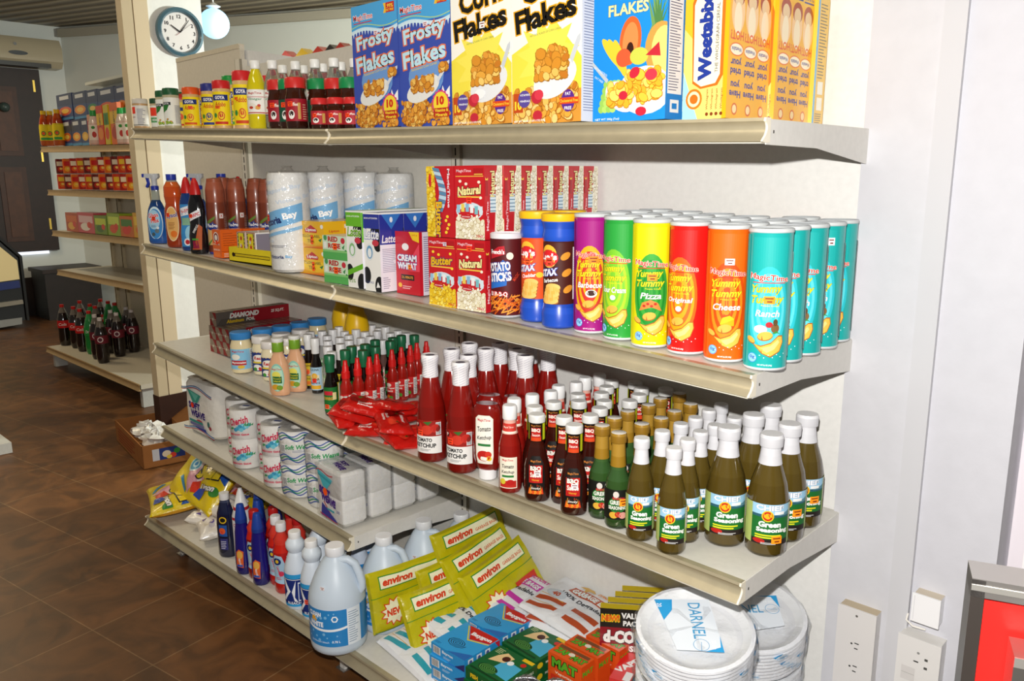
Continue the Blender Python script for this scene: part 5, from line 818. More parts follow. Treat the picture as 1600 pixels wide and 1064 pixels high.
def roll(nm, r, h, items, c='f0eeea'):
    e = empty(nm); MB().lathe([(r*.93, 0, c), (r, .006, c), (r, h-.006, c), (r*.93, h, c), (r*.38, h, 'e8e4dc'), (r*.36, h-.012, '8a7c6a'), (.0005, h-.012, '6a5c4c')], 26, 'tissue').obj('paper_roll', e)
    m = MB(); dec(m, mcyl(r+.0006), items, 'paper', 4, clip=(-r*3000, 0, r*3000, h*1000)); dec(m, mflat((0, 0, h), (1, 0, 0), (0, 1, 0)), [R(-12, 4, 14, 18, '8a94c4'), R(-8, 6, 10, 8, '3a4a8a'), R(-8, 10, 10, 13, '3a4a8a')], 'paper', h0=.001) if nm == 'toilet_roll' else None; m.obj('wrapper_print', e)
    MB().lathe([(r+.0009, .004, 'ffffff'), (r+.0012, h/2, 'ffffff'), (r*.97, h+.001, 'ffffff'), (r*.4, h+.0016, 'ffffff')], 24, 'film', cap=False).obj('plastic_wrap', e); return e
kCh = roll('toilet_roll', .051, .103, [T('Cherish', 0, 66, 26, 'd02850', 72, sh=.3, rot=12, b=.03), [E(8+10*(i % 4)-8*(i//4), 48-6*(i//4)+4*(i % 2), 8, 7, ['4ab0d0', '7accdc', '3a98c0'][i % 3], 10) for i in range(11)], [G('3a9a5a', (20+i*8, 50), (30+i*8, 66-i*3), (28+i*8, 48)) for i in range(4)], [G('3a9a5a', (-26+i*4, 44), (-34+i*4, 34), (-22+i*4, 40)) for i in range(3)], T('bathroom tissue', 0, 20, 9, 'd02850', 74, b=.03), [T('Cherish', s*120, 66, 26, 'd02850', 80, sh=.3, rot=12, b=.03) for s in (-1, 1)], [E(s*120+8*i, 46+3*(i % 2), 8, 7, '5abcd4', 10) for s in (-1, 1) for i in range(4)]])
wv = []
for y0 in (14, 84):
    for s_, c in ((0, '2a4a9a'), (7, '2a8a58'), (14, '3a5aa8')): wv += wave(-160, 160, y0+s_, 3.6, 6, c, 5, .1*s_/7, 40)
kSw = roll('toilet_roll_large', .058, .108, [wv, T('Soft Weave', 20, 60, 15, '2a9a58', 88, sh=.15, b=.03), lines(0, 44, 60, 52, 2, '6a7a9a', .3), barcode(-44, 44, -26, 66), lines(-90, 44, -60, 70, 5, '8a9ab0')])
CG = 'small toilet rolls'; CPL = [(352, 724, 2), (371, 740, 2), (398, 752, 2), (424, 768, 2)]
def stackpx(k, s, px, py, r, h, n, lab, cat, grp, rz=40):
    P = on(s, px, py); v = Vector((P.x-CAM.x, P.y-CAM.y)).normalized()*r; stackat(k, s, P.x+v.x, P.y+v.y, h, n, lab, cat, grp, rz)
def stackat(k, s, x, y, h, n, lab, cat, grp, rz=40):
    for i in range(n): put(k, (x, y, zs(s, x)+.0035+i*(h+.0006)), rz, f'{lab}, {["lower", "upper"][i]} roll', cat, grp)
for j, (x, y, w) in enumerate(((.447, .095, 'leftmost stack'), (.551, .056, 'front stack beside the multi pack'), (.655, .098, 'set back between two front stacks'), (.758, .056, 'front stack beside the green banded rolls'), (.42, .20, 'hidden left stack of the second row'), (.53, .165, 'second stack of the second row'), (.635, .205, 'third stack of the second row'), (.745, .165, 'fourth stack of the second row'), (.56, .275, 'rear left'), (.665, .312, 'rear middle'), (.775, .272, 'rear right'))):
    stackat(kCh, 4, x, y, .103, 2, f'small toilet roll with blue flowers, {w}', 'toilet paper', CG, 32)
for x, y, w in ((.868, .068, 'left front stack'), (.984, .088, 'right front stack'), (.866, .190, 'left rear stack'), (.984, .212, 'middle rear stack'), (.984, .335, 'rearmost stack')):
    stackat(kSw, 4, x, y, .108, 2, f'large green banded toilet roll, {w}', 'toilet paper', 'large toilet rolls', 40)
def k_nap():
    r = empty('napkin_pack'); w, d, h = .150, .085, .165; m = MB(); n = 30; rn = random.Random(4)
    for j in range(6): pass
    pts = []; lv = ((.008, 0), (0, .01), (0, .075), (.003, .08), (0, .085), (.0, .155), (.009, h))
    for ins, z in lv:
        for i in range(n):
            a = 2*math.pi*(i+.5)/n; cx = math.copysign(abs(math.sin(a))**.22, math.sin(a)); cy = math.copysign(abs(math.cos(a))**.22, math.cos(a)); pts.append(((w/2-ins)*cx, -(d/2-ins)*cy, z))
    F = [(j*n+i, j*n+(i+1) % n, (j+1)*n+(i+1) % n, (j+1)*n+i) for j in range(len(lv)-1) for i in range(n)]+[list(range(n))[::-1], [(len(lv)-1)*n+i for i in range(n)]]
    m.add(pts, F, 'tissue', 'efeeec'); m.obj('napkins', r)
    f = MB(); dec(f, mflat((0, -d/2-.001, 0), (1, 0, 0), (0, 0, 1)), [G('4ab0c0', (-62, 150), (26, 134), (-6, 100), (-30, 104)), G('3a9aa8', (-60, 140), (22, 128), (16, 120), (-54, 132)), wave(-66, 30, 146, 3, 4, 'b8203a', 1), T('SOFT', -22, 88, 25, '4a2a80', 64, b=.08, rot=-6), T('WEAVE', -2, 66, 25, '4a2a80', 84, b=.08, rot=-6), E(-18, 88, 12, 12, 'ff5a1c'), G('c02840', (-30, 54), (12, 20), (16, 22), (-26, 56)), R(-34, 34, 30, 40, '3a9aa8'), G('3a3a90', (-40, 50), (44, 12), (44, 8), (-48, 8)), G('c02840', (-54, 12), (48, 4), (48, 6), (-54, 15)), T('200', 52, 44, 9, '3a3a90')], 'paper', h0=.0014)
    dec(f, mflat((0, 0, h), (1, 0, 0), (0, 1, 0)), [T('WEAVE', 8, -8, 20, '4a2a80', 76, rot=-12, b=.06), T('SOFT', 0, 14, 16, '4a2a80', 50, rot=-12, b=.06)], 'paper', h0=.0012); f.obj('print', r)
    q_ = MB(); q_.box(-w/2-.001, -d/2-.001, .001, w/2+.001, d/2+.001, h+.001, 'film', 'ffffff'); q_.obj('plastic_wrap', r); return r
kNp = k_nap()
for i in range(4): put(kNp, (1.118+.004*i, .055+.090*i, zs(4, 1.118)+.008), -4+3*(i % 2), ['square napkin pack with purple lettering, front of the row', 'square napkin pack, second in the row', 'square napkin pack, third in the row', 'square napkin pack, last in the row'][i], 'napkins', 'napkin packs')
# ================================================================ bottom shelf
DB = [R(-200, -150, 200, 150, 'e8cc18'), G('1f56b0', (20, 150), (200, 150), (200, -20), (110, 30), (40, 60)), G('e0a0b4', (-190, 150), (-120, 150), (40, -60), (0, -110)), G('f0d8dc', (-120, 150), (-84, 150), (60, -40), (40, -60)), G('e0a0b4', (-84, 150), (-60, 150), (76, -28), (60, -40)), E(-62, 14, 46, 40, 'd8eef4'), E(-62, 14, 38, 32, '48a8d0'), E(-62, 14, 22, 18, 'c8e8f0'), E(-62, 14, 12, 10, '2f86c0'), G('2f86b8', (-120, -60), (-20, -110), (-16, -96), (-116, -46)),
      T('Suni', 84, 16, 80, 'f4d818', 170, '16161c', .06, sh=.25, rot=12, b=.06), E(60, 96, 20, 12, '1a1a1c', 16, 50), E(90, 104, 8, 16, 'f4f4f4', 12, 30), E(120, 92, 26, 18, 'c83a28'), E(150, 84, 18, 14, 'e8642c'), E(100, 80, 18, 16, '2a4aa0'), E(170, -56, 24, 20, '3a8a3a'), T('Limon', 120, -54, 26, 'f4f4f0', 96, '16161c', .05, sh=.25, rot=12, b=.05), G('d83a24', (20, -60), (60, -40), (80, -90), (30, -100)), G('2f4aa8', (70, -70), (120, -60), (110, -110), (60, -104))]
kDt = pillow('detergent_bag', .40, .28, .085, 'e8cc18', DB, 11, back='e8a818', nx_=64, ny_=44)
kDt2 = pillow('detergent_bag', .36, .25, .075, 'e8cc18', DB, 5, back='e8a818', nx_=64, ny_=44)
put(kDt2, (-.075, .070, .152+.048), D3(6, -4, -20), 'yellow detergent bag hanging over the shelf corner, at the bottom', 'bag', 'detergent bags')
put(kDt2, (.10, .27, .152+.050), D3(2, 0, 6), 'detergent bag lying flat under the big upright one', 'bag', 'detergent bags')
put(kDt, (.070, .130, .152+.158), D3(44, -3, -2), 'large pink, yellow and blue detergent bag with big yellow lettering', 'bag', 'detergent bags')
WBI = [R(-80, -60, 80, 60, 'eae4dc'), E(6, 2, 16, 12, '6a5aa8'), E(6, 2, 8, 6, 'eae4dc'), G('6a5aa8', (-44, -30), (-22, -30), (-34, -12)), lines(24, -10, 52, 14, 5, '9a90b8'), R(-66, 24, 60, 27, 'b8b0c0')]
kWb = [pillow('small_white_bag', .155, .105, .055, 'ece6de', WBI, s) for s in (2, 7)]
for i, (x, y, z, a, lb) in enumerate(((.300, .02, .036, D3(4, 0, -20), 'small white sugar bag at the front lip, lowest of its heap'), (.215, .055, .036, D3(0, 6, 30), 'small white bag with purple triangle at the left of its heap'), (.270, .085, .086, D3(8, -4, 12), 'small white bag on top of the heap'), (.33, .10, .060, D3(-10, 8, -34), 'small white bag against the dark bottle'), (.20, .13, .070, D3(14, 0, 8), 'small white bag half under the detergent bags'))):
    put(kWb[i % 2], (x, y, zs(5, x)+z), a, lb, 'bag', 'small white bags')
kBd = vessel('detergent_bottle', [(.030, 0, '10142c'), (.034, .008, '141a38'), (.034, .12, '141a38'), (.030, .16, '1a2244'), (.018, .20, '3a4260'), (.0145, .215, '3a4260')], [(.0165, .21, 'e4e4e4'), (.017, .212, 'eeeeee'), (.017, .234, 'f0f0f0'), (.0005, .234, 'f0f0f0')], sy=.75, n=22, label=(.02, .16, None, [E(0, 140, 14, 12, 'e8c020'), E(0, 140, 10, 8, '1a1a1a'), R(-16, 80, 14, 122, '2a5aa8'), E(-4, 100, 12, 12, 'e8642c'), R(-14, 30, 14, 72, '3a3a7a'), lines(-12, 34, 12, 66, 5, 'd8d8e8')]))
def blue():
    return vessel('floor_cleaner_bottle', [(.024, 0, '12105a'), (.0275, .006, '16146a'), (.029, .05, '1a1878'), (.026, .10, '1a1878'), (.024, .15, '1a1878'), (.019, .185, '1a1878')], [(.0195, .183, '1c3a8c'), (.0195, .196, '2044a0'), (.0125, .24, '2048a8'), (.011, .245, '2048a8'), (.0005, .246, '2048a8')], sy=.8, n=22, label=(.02, .11, None, [G('e0642c', (-16, 30), (10, 26), (12, 84), (-4, 92), (-16, 80)), E(-2, 72, 11, 14, 'e8b050'), T('FABULOSO', -2, 48, 7, 'f4f0f0', 24, rot=-80, b=.03), R(-14, 30, 8, 38, '2a5ab8')]))
kBu = blue()
kNo = vessel('bleach_spout_bottle', [(.030, 0, 'dcdce0'), (.033, .008, 'e8e8ec'), (.033, .16, 'e8e8ec'), (.026, .185, 'e8e8ec')], [(.0265, .183, 'c82830'), (.0265, .192, 'c82830'), (.024, .194, 'eeeeee'), (.012, .24, 'f0f0f0'), (.006, .258, 'f0f0f0'), (.0005, .26, 'f0f0f0')], bm='plastic', label=(.1, .17, None, [R(-26, 150, 26, 160, 'c02838'), T('Clean', 0, 130, 12, 'c02838', 40, rot=-10)]))
def redb(capc, liq):
    return vessel('cleaner_bottle', [(.026, 0, liq), (.030, .006, liq), (.030, .035, liq), (.027, .045, liq), (.0295, .10, liq), (.030, .14, 'd8281c'), (.024, .165, 'd83a2c'), (.026, .178, 'd83a2c'), (.014, .20, 'c84a40'), (.0125, .21, 'c84a40')], [(.016, .207, capc), (.0165, .209, capc), (.0165, .232, capc), (.015, .235, capc), (.0005, .235, capc)], n=22, label=(.03, .14, None, [G('a8c8e0', (-24, 40), (20, 34), (24, 90), (10, 130), (-14, 134), (-24, 110)), E(-6, 112, 14, 12, '1c2a6a'), E(-6, 112, 6, 6, 'e8c030'), T('Lavanda', 0, 78, 9, 'd83048', 36, rot=-74, b=.03), E(6, 70, 9, 9, 'd83a5a'), lines(-14, 44, 10, 60, 3, 'd83048'), R(26, 40, 50, 130, 'b8c8d8')]))
kRw, kRr = redb('ecebee', 'b81c18'), redb('c02020', '8a1014')
kBh = vessel('bleach_bottle', [(.034, 0, 'ccd6e4'), (.038, .008, 'd0dae8'), (.038, .12, 'd4deea'), (.036, .135, 'd4deea'), (.024, .172, 'd8e2ee'), (.021, .180, 'd8e2ee'), (.029, .196, 'dce6f0'), (.029, .21, 'dce6f0'), (.018, .226, 'dce6f0')], [(.0185, .224, 'f0f0f0'), (.019, .226, 'f0f0f0'), (.019, .243, 'f4f4f4'), (.0175, .246, 'f4f4f4'), (.0005, .246, 'f4f4f4')], bm='milky', label=(.012, .118, '2f9cd8', [R(-70, 20, 70, 104, '1c2f78'), R(-70, 100, 70, 102, 'f0f0f0'), G('f0f4fa', (-40, 98), (-22, 60), (-44, 30), (-34, 28), (-10, 62), (-30, 98)), G('f0f4fa', (8, 98), (-6, 60), (12, 28), (2, 30)), R(14, 30, 34, 92, 'e8eef6'), R(16, 34, 32, 88, '2a3f8a'), T('BLEACH', 0, 24, 8, 'f4f8fc', 44, b=.02)]))
def jug():
    r = empty('bleach_jug'); c = 'c6d4e2'; b = [(.070, 0, c), (.078, .008, c), (.080, .02, c), (.080, .15, c), (.076, .175, c), (.060, .215, c), (.036, .258, c), (.024, .272, c), (.0235, .280, c)]
    m = MB().lathe(b, 32, 'milky'); m.obj('jug_body', r)
    MB().tube([(.018, -.012, .262), (.040, -.006, .263), (.058, 0, .250), (.070, 0, .225), (.078, 0, .198), (.078, 0, .180), (.070, 0, .165)], [.010, .0115, .0115, .0115, .0115, .011, .009], 12, 'milky', c).obj('handle', r)
    MB().lathe([(.026, .272, 'dde0e4'), (.027, .274, 'e6e8ec'), (.027, .296, 'eaecee'), (.025, .299, 'f0f0f2'), (.0005, .299, 'f0f0f2')], 24, 'plastic').obj('cap', r)
    m = MB(); m.lathe([(.0805, .032, '2884c8'), (.0806, .142, '2884c8')], 48, 'gloss', cap=False)
    dec(m, mcyl(.0806), [R(62, 32, 105, 142, 'e4ecf4'), lines(66, 40, 100, 136, 14, '8aa0b8'), [('g', [(x, 78+x*x*.002), (x+6.2, 78+(x+6)**2*.002), (x+6.2, 85+(x+6)**2*.002), (x, 85+x*x*.002)], 'f0f4f8') for x in range(-70, 60, 6)], T('CLEAN', -34, 126, 15, 'f4f8fc', 46, b=.05), T('N', -38, 112, 9, 'f0a830', 10, b=.05), T('WHITE', -30, 98, 15, 'f4f8fc', 50, b=.05), E(-36, 112, 10, 9, 'e8a838'), E(28, 116, 10, 10, 'f4f8fc', 6), E(28, 116, 6, 6, '2884c8', 6), [E(-60+(i*31) % 100, 44+(i*17) % 30 if i % 2 else 94+(i*13) % 40, 2.5+i % 3, 2.5+i % 3, '7ab8e4', 10) for i in range(16)], T('3.78 L', 30, 48, 7, 'f4f8fc', 22, b=.02), T('disinfectant bleach', -20, 46, 6, 'c8e0f4', 60)], 'gloss', 4)
    m.obj('label', r); return r
kJg = jug()
kSm = vessel('small_bleach_bottle', [(.030, 0, 'c8d6ea'), (.033, .006, 'd0dcee'), (.033, .11, 'd0dcee'), (.018, .15, 'd4e0f0'), (.0165, .155, 'd4e0f0')], [(.019, .153, 'e6ecf2'), (.0195, .155, 'ecf0f4'), (.0195, .178, 'f0f2f6'), (.0005, .178, 'f0f2f6')], bm='milky', label=(.012, .105, '2a86cc', [T('BLEACH', 0, 60, 12, 'f4f8fc', 44, b=.03)]))
qt(kBd, 5, 351, 770, .234, .033, 36, label='dark detergent bottle with white cap beside the white bags', cat='bottle', st=(.035, -4, 96, 'ff5a3a', 12, 12, None, .026))
qt(kNo, 5, 373, 764, .255, .033, 36, label='white bottle with pointed white nozzle and red collar', cat='bottle')
for i, (px, py) in enumerate(((365, 792), (390, 803), (404, 783), (421, 780), (406, 770), (424, 768))): qt(kBu, 5, px, py, .246, .027, 34, label=['dark blue floor cleaner bottle, left front', 'dark blue floor cleaner bottle, right front'][i] if i < 2 else 'dark blue floor cleaner bottle behind the front pair', cat='bottle', group=None if i < 2 else 'blue bottles behind the front pair')
for i, (px, py) in enumerate(((420, 803), (438, 815))): qt(kRw, 5, px, py, .235, .030, 34, label=['red cleaner bottle with white cap, left one', 'red cleaner bottle with white cap, right one'][i], cat='bottle')
for px, py in ((403, 800), (441, 797), (423, 793), (463, 806)): qt(kRr, 5, px, py, .235, .030, 34, label='dark red bottle with red cap in the second row', cat='bottle', group='red capped bottles in the second row')
for i, (px, py) in enumerate(((454, 832), (484, 845), (489, 821), (522, 838))): qt(kBh, 5, px, py, .246, .038, 40, label=['pale bleach bottle with blue label, left front', 'pale bleach bottle with blue label beside the big jug', 'pale bleach bottle in the second row, left', 'pale bleach bottle in the second row, right'][i], cat='bottle', st=(.0385, -10, 62, 'ff5a4a', 16, 15) if i == 1 else None)
JL = ['big white bleach jug with handle, front of the row', 'big white bleach jug, second of the row', 'big white bleach jug, third of the row', 'big white bleach jug, last of the row']
for i, (x, y, sc) in enumerate(((1.243, -.060, 1), (1.262, .095, .94), (1.264, .245, .94), (1.300, .368, .92))):
    o = put(kJg, (x, y, zs(5, x)+.0015), 30, JL[i], 'jug', None, (sc, sc, sc)); sticker(o, .0685, -8, 200, 'f0e8ea', 14, 10)
for px, py in ((560, 842), (575, 823), (590, 806)): qt(kSm, 5, px, py, .178, .034, 30, label='small bleach bottle between the jugs', cat='bottle', group='small bleach bottles between the jugs')
flush([(5, 1.17, -.13, 1.40, .44)], ymin=-.06)
# garbage bag packs
ev = [R(-160, -120, 160, 120, 'b8b010'), R(-96, 42, 104, 82, '2f8a30'), R(-93, 45, 101, 79, 'f0ecc8'), T('environ', -40, 62, 22, 'd8401c', 92, sh=.2, b=.05), T('GARBAGE BAGS', 56, 58, 10, 'd8602c', 80, b=.02), R(-134, -88, 128, -86, '3a8a2a'), R(-134, 20, 128, 22, '3a8a2a'), R(-134, -88, -132, 22, '3a8a2a'), star(-60, -34, 46, 'd8401c', 12, .7), star(-60, -34, 40, 'f0ecc8', 12, .7), T('NEW', -60, -34, 22, 'd8401c', 50, b=.05), R(20, -70, 104, -10, 'c8301c'), T('30', 62, -40, 30, 'f0e020', 40, b=.05)]
kEv = [pillow('garbage_bag_pack', .255, .19, .04, 'bcb20e', ev, s, back='b0a60c', flat=.22, nx_=44, ny_=32) for s in (3, 9)]
# slabs stand on edge like files: long axis runs to the back, print faces the aisle end
def slab(k, P, yaw, lean, roll, lb, cat, grp):
    a, L_, q_ = (math.radians(t) for t in (yaw, lean, roll)); h = Vector((math.sin(a), math.cos(a), 0)); n0 = Vector((math.cos(a), -math.sin(a), 0)); up = Vector((0, 0, 1))
    n = n0*math.cos(L_)+up*math.sin(L_); v = up*math.cos(L_)-n0*math.sin(L_); u = h*math.cos(q_)+v*math.sin(q_); w = -h*math.sin(q_)+v*math.cos(q_)
    M = Matrix(((u.x, w.x, n.x), (u.y, w.y, n.y), (u.z, w.z, n.z))); return put(k, P, tuple(M.to_euler()), lb, cat, grp)
for i, (P, yw, ln, rl, lb) in enumerate((((1.340, .125, .285), 15, 4, 4, 'yellow green garbage bag pack standing upright, nearest the jugs'), ((1.420, .250, .285), 12, 14, 8, 'yellow green garbage bag pack just right of the upright one'), ((1.470, .150, .255), 15, 22, 6, 'yellow green garbage bag pack slanting at the front'), ((1.400, .325, .365), 10, 18, 8, 'yellow green garbage bag pack with red starburst, at the back top'), ((1.475, .300, .335), 6, 26, 12, 'yellow green garbage bag pack in the middle of the heap'), ((1.550, .305, .310), 6, 30, 12, 'yellow green garbage bag pack, rightmost of the heap'))):
    slab(kEv[i % 2], P, yw, ln, rl, lb, 'garbage bags', 'yellow green garbage bag packs')
def wbag(c1, c2, seed):
    it = [R(-140, -110, 140, 110, 'e4e6ea'), [G(c1, (-110, y), (-20, y+16), (-20, y+34), (-110, y+18)) for y in (-84, -46)], [R(-110, y, -30, y+2, 'd8a83a') for y in (-54, -18)], G(c1, (-56, 34), (96, 34), (96, 66), (-56, 66)), T('GARBAGE BAGS', 20, 50, 22, 'e8f4f4', 140, b=.05), T('100% Degradable', 20, 14, 20, '2a2a34', 166, b=.03), [G(c1, (10, y), (100, y-8), (100, y+12), (10, y+18)) for y in (-30, -70)], E(-70, 0, 34, 18, 'c8d0d8'), T('40', -70, 0, 18, c1, 26, b=.05), star(-20, 88, 30, 'd8a83a', 5, .45), T('FACTORY', 56, 88, 20, c2, 84, b=.04), R(116, 80, 132, 104, '3a3a3e')]
    return [pillow('white_garbage_bag', .255, .195, .036, 'e6e8ec', it, s, back='dfe2e8', flat=.2, nx_=44, ny_=32) for s in (seed, seed+5)]
kTe, kMg, kBr = wbag('2aa0b4', 'd8a83a', 3), wbag('c838a8', 'c83a8a', 4), wbag('b8502c', 'e8902c', 6)
for i, (P, a, lb) in enumerate((((1.49, .07, .185), (2, 3, -6), 'white and teal garbage bag at the shelf edge, lowest'), ((1.53, .20, .205), (4, 2, 4), 'white and teal garbage bag between two others'), ((1.53, .165, .246), (6, 4, -4), 'white and teal garbage bag with orange sticker, upper'))):
    put(kTe[i % 2], P, D3(*a), lb, 'garbage bags', 'white and teal garbage bags')
for i, (P, a, lb) in enumerate((((1.55, .30, .225), (4, 2, 4), 'white and magenta garbage bag, lower'), ((1.545, .315, .290), (8, 3, -2), 'white and magenta garbage bag on top'))):
    put(kMg[i % 2], P, D3(*a), lb, 'garbage bags', 'white and magenta garbage bags')
for i, (P, a) in enumerate((((1.79, .33, .182), (0, 2, -6)), ((1.80, .325, .214), (2, 2, 4)), ((1.79, .330, .246), (2, 2, -4)), ((1.80, .325, .278), (2, 3, 3)), ((1.79, .335, .311), (4, 3, -3)))):
    put(kBr[i % 2], P, D3(*a), f'white and brown garbage bag, {["bottom", "second", "third", "fourth", "top"][i]} of its pile', 'garbage bags', 'white and brown garbage bags')
# mosquito coil boxes
def spiral(x, y, r, c, n=4): return [('g', [(x+(r*(t/40/1))*math.cos(t*.63), y+.6*(r*(t/40))*math.sin(t*.63)), (x+(r*((t+1)/40))*math.cos((t+1)*.63), y+.6*(r*((t+1)/40))*math.sin((t+1)*.63)), (x+(r*((t+1)/40)+2.8)*math.cos((t+1)*.63), y+.6*(r*((t+1)/40)+2.8)*math.sin((t+1)*.63)), (x+(r*(t/40)+2.8)*math.cos(t*.63), y+.6*(r*(t/40)+2.8)*math.sin(t*.63))], c) for t in range(40)]
kBy = carton('mosquito_coil_box', .125, .125, .032, '2f9cdc', [R(0, 0, 125, 32, '2a92d4'), barcode(8, 7, 34, 26), T('Baygon', 62, 20, 10, 'e8f2fa', 40, b=.03), G('2a2a6a', (88, 0), (125, 0), (125, 20)), lines(46, 5, 80, 12, 2, 'c8e0f4')], [R(0, 0, 125, 32, '2a92d4'), [R(12+30*i, 5, 30+30*i, 27, 'e8eef6') for i in range(3)], [E(21+30*i, 16, 6, 8, '4a5a9a', 8) for i in range(3)], G('c8203a', (108, 32), (125, 32), (125, 8))],
    [R(0, 0, 125, 125, '34a0e0'), G('c8201c', (20, 122), (66, 74), (122, 92), (122, 125)), G('e8d020', (20, 119), (64, 72), (122, 90), (122, 86), (64, 67), (16, 119)), T('Baygon', 84, 100, 19, 'f4f4f8', 66, b=.05, rot=6), G('2a6ab8', (60, 0), (125, 0), (125, 30)), spiral(54, 42, 30, '1c2a3a'), lines(6, 8, 30, 16, 2, '1c4a8a')])
kGn = carton('mosquito_coil_box', .125, .125, .030, '14602c', [R(0, 0, 125, 30, '12582a'), T('FISH', 30, 15, 12, 'e8c020', 26, b=.05), T('MOSQUITO COILS', 88, 15, 7, 'e8f0e0', 62, b=.02)], [R(0, 0, 125, 30, '12582a'), E(16, 15, 10, 8, 'e0c020'), T('MOSQUITO COILS', 74, 15, 8, 'e8f0e0', 76, b=.02)],
    [R(0, 0, 125, 125, '146030'), G('4ab0d8', (50, 30), (116, 24), (112, 84), (56, 88)), G('e8c890', (18, 60), (60, 74), (70, 104), (40, 112), (26, 90)), E(54, 90, 11, 11, '4a1c14'), E(74, 84, 9, 9, 'f4f4f4'), G('e8c020', (86, 112), (120, 112), (120, 124), (86, 124)), E(46, 32, 30, 16, '0e3a1c'), spiral(46, 32, 26, '5aa04a'), R(6, 8, 112, 14, '0e3a1c'), lines(8, 96, 34, 118, 4, 'c8d8a0'), E(104, 98, 8, 8, 'c82820')])
def pile(k, px, py, n, rz, labs, hh, cat='coil box', grp='mosquito coil boxes', h=.032, st=None):
    P = Vector((px, py, 0))
    for i in range(n):
        o = put(k, (P.x+.003*(i % 2), P.y-.002*(i % 3), zs(5, P.x)+.0015+i*(h+.0006)), rz+(i % 3-1)*1.5, labs+f', {["bottom", "second", "third", "fourth", "fifth"][i] if i < n-1 or n == 1 else "top"} of its pile', cat, grp)
pile(kBy, 1.655, .050, 4, 2, 'blue and red mosquito coil box, left pile', .128); pile(kBy, 1.650, .185, 4, -1, 'blue and red mosquito coil box, right pile', .128)
pile(kGn, 1.790, .045, 4, 2, 'green mosquito coil box, front pile', .062, h=.030); pile(kGn, 1.785, .178, 4, -2, 'green mosquito coil box, rear pile', .092, h=.030)
kOr = carton('mosquito_mat_box', .105, .05, .078, 'e0581c', [R(0, 0, 105, 78, 'd84e18'), T('MAT', 52, 56, 26, '5aa82a', 80, '1c1c14', .05, b=.05), T('Vaporizer', 52, 30, 9, 'f4ecd8', 60), R(8, 6, 96, 22, 'c8301c')], [R(0, 0, 50, 78, 'dc5218'), T('MAT', 25, 56, 14, '5ab02a', 40, b=.04)],
    [R(0, 0, 105, 50, 'e45c1e'), R(6, 34, 98, 46, '7a4a2a'), T('ZAP', 28, 22, 20, '5ab02a', 40, '1c1c14', .05, b=.05), T('MAT', 80, 20, 20, '5ab02a', 42, '1c1c14', .05, b=.05), E(54, 26, 9, 7, 'e8e0d0')])
for i, (x, y) in enumerate(((1.925, .155), (1.930, .212), (1.950, .272))):
    for lv in (0, 1): put(kOr, (x, y, zs(5, x)+.0015+.0795*lv), 0, f'orange and green mat box, {["front", "middle", "rear"][i]} column, {["lower", "upper"][lv]}', 'mat box', 'orange mat boxes')
kPg = carton('pale_green_box', .11, .11, .085, 'c8d89a', [R(6, 20, 104, 60, 'a8c070')], [R(6, 20, 104, 60, 'a8c070')], [R(6, 6, 104, 104, 'd4e0ac')])
put(kPg, (1.915, .05, .1645), 0, 'pale green carton under the steel wool scourers', 'box')
kRd = carton('vaporizer_box', .05, .12, .045, 'd81c1c', [R(0, 0, 50, 45, 'c81818')], [R(0, 0, 120, 45, 'd41a1a'), T('VAPE', 50, 24, 18, 'f4f4f4', 54, b=.04)], [R(0, 0, 50, 120, 'dc2020'), T('VAPE', 24, 64, 20, 'f4f4f4', 74, rot=60, b=.05), R(30, 4, 48, 40, 'f0f0f0')])
for i in range(3): put(kRd, (2.035, .235, .1645+.0455*i), 18, f'bright red flat box, {["bottom", "middle", "top"][i]} of three beside the orange boxes', 'box', 'red flat boxes')
def wool():
    m = MB(); rn = random.Random(2)
    for k in range(46):
        a, b_ = rn.uniform(0, 6.28), rn.uniform(-1, 1); c = Vector((math.cos(a)*math.sqrt(1-b_*b_), math.sin(a)*math.sqrt(1-b_*b_), b_)); u = c.orthogonal().normalized(); w = c.cross(u); pts = []
        for j in range(22): t = j/21*6.28*rn.uniform(.98, 1.02)*2; rr = .036+rn.uniform(-.006, .003); p = (u*math.cos(t)+w*math.sin(t))*rr+c*.006; pts.append((p.x, p.y, p.z*.62+.024))
        m.tube(pts, .0007, 3, 'metal', ['b8b8bc', '8a8a90', 'd8d8dc'][k % 3])
    m.lathe([(.02, .006, '5a5a60'), (.030, .016, '5a5a60'), (.030, .03, '5a5a60'), (.018, .042, '5a5a60')], 16, 'wool'); return m.obj('steel_wool_scourer')
kWl = wool()
for P, lb in (((1.945, .075, .249), 'shiny steel wool scourer, right one'), ((1.885, .035, .249), 'shiny steel wool scourer, left one')): put(kWl, P, 0, lb, 'scourer', 'steel wool scourers')
kTr = carton('mouse_trap_box', .115, .030, .185, 'e8cc18', [R(0, 0, 115, 185, 'e8cc18'), G('5a0c1c', (0, 132), (115, 120), (115, 60), (0, 80)), R(0, 64, 115, 136, '8a1020'), T('d-CON', 60, 112, 34, 'f4f4f0', 104, '1a1a1a', .04, b=.07), T('MOUSE', 60, 82, 16, 'f4f4f0', 70, b=.05), G('c8202c', (26, 66), (96, 66), (60, 8)), T('TRAPS', 60, 54, 12, 'e8d020', 44, b=.04), T('MICE', 60, 40, 11, 'e8d020', 32, b=.04), E(60, 22, 8, 5, '2a1a1a'), R(0, 136, 115, 185, '1a1612'), T('NEW!', 26, 160, 18, 'e8641c', 44, 'e8d020', .08, b=.05), T('VALUE', 80, 168, 15, 'f4f4f0', 56, b=.05), T('PACK', 80, 148, 14, 'f4f4f0', 46, b=.05)], [R(0, 0, 30, 185, 'e8cc18'), R(0, 140, 30, 185, '1a1612')])
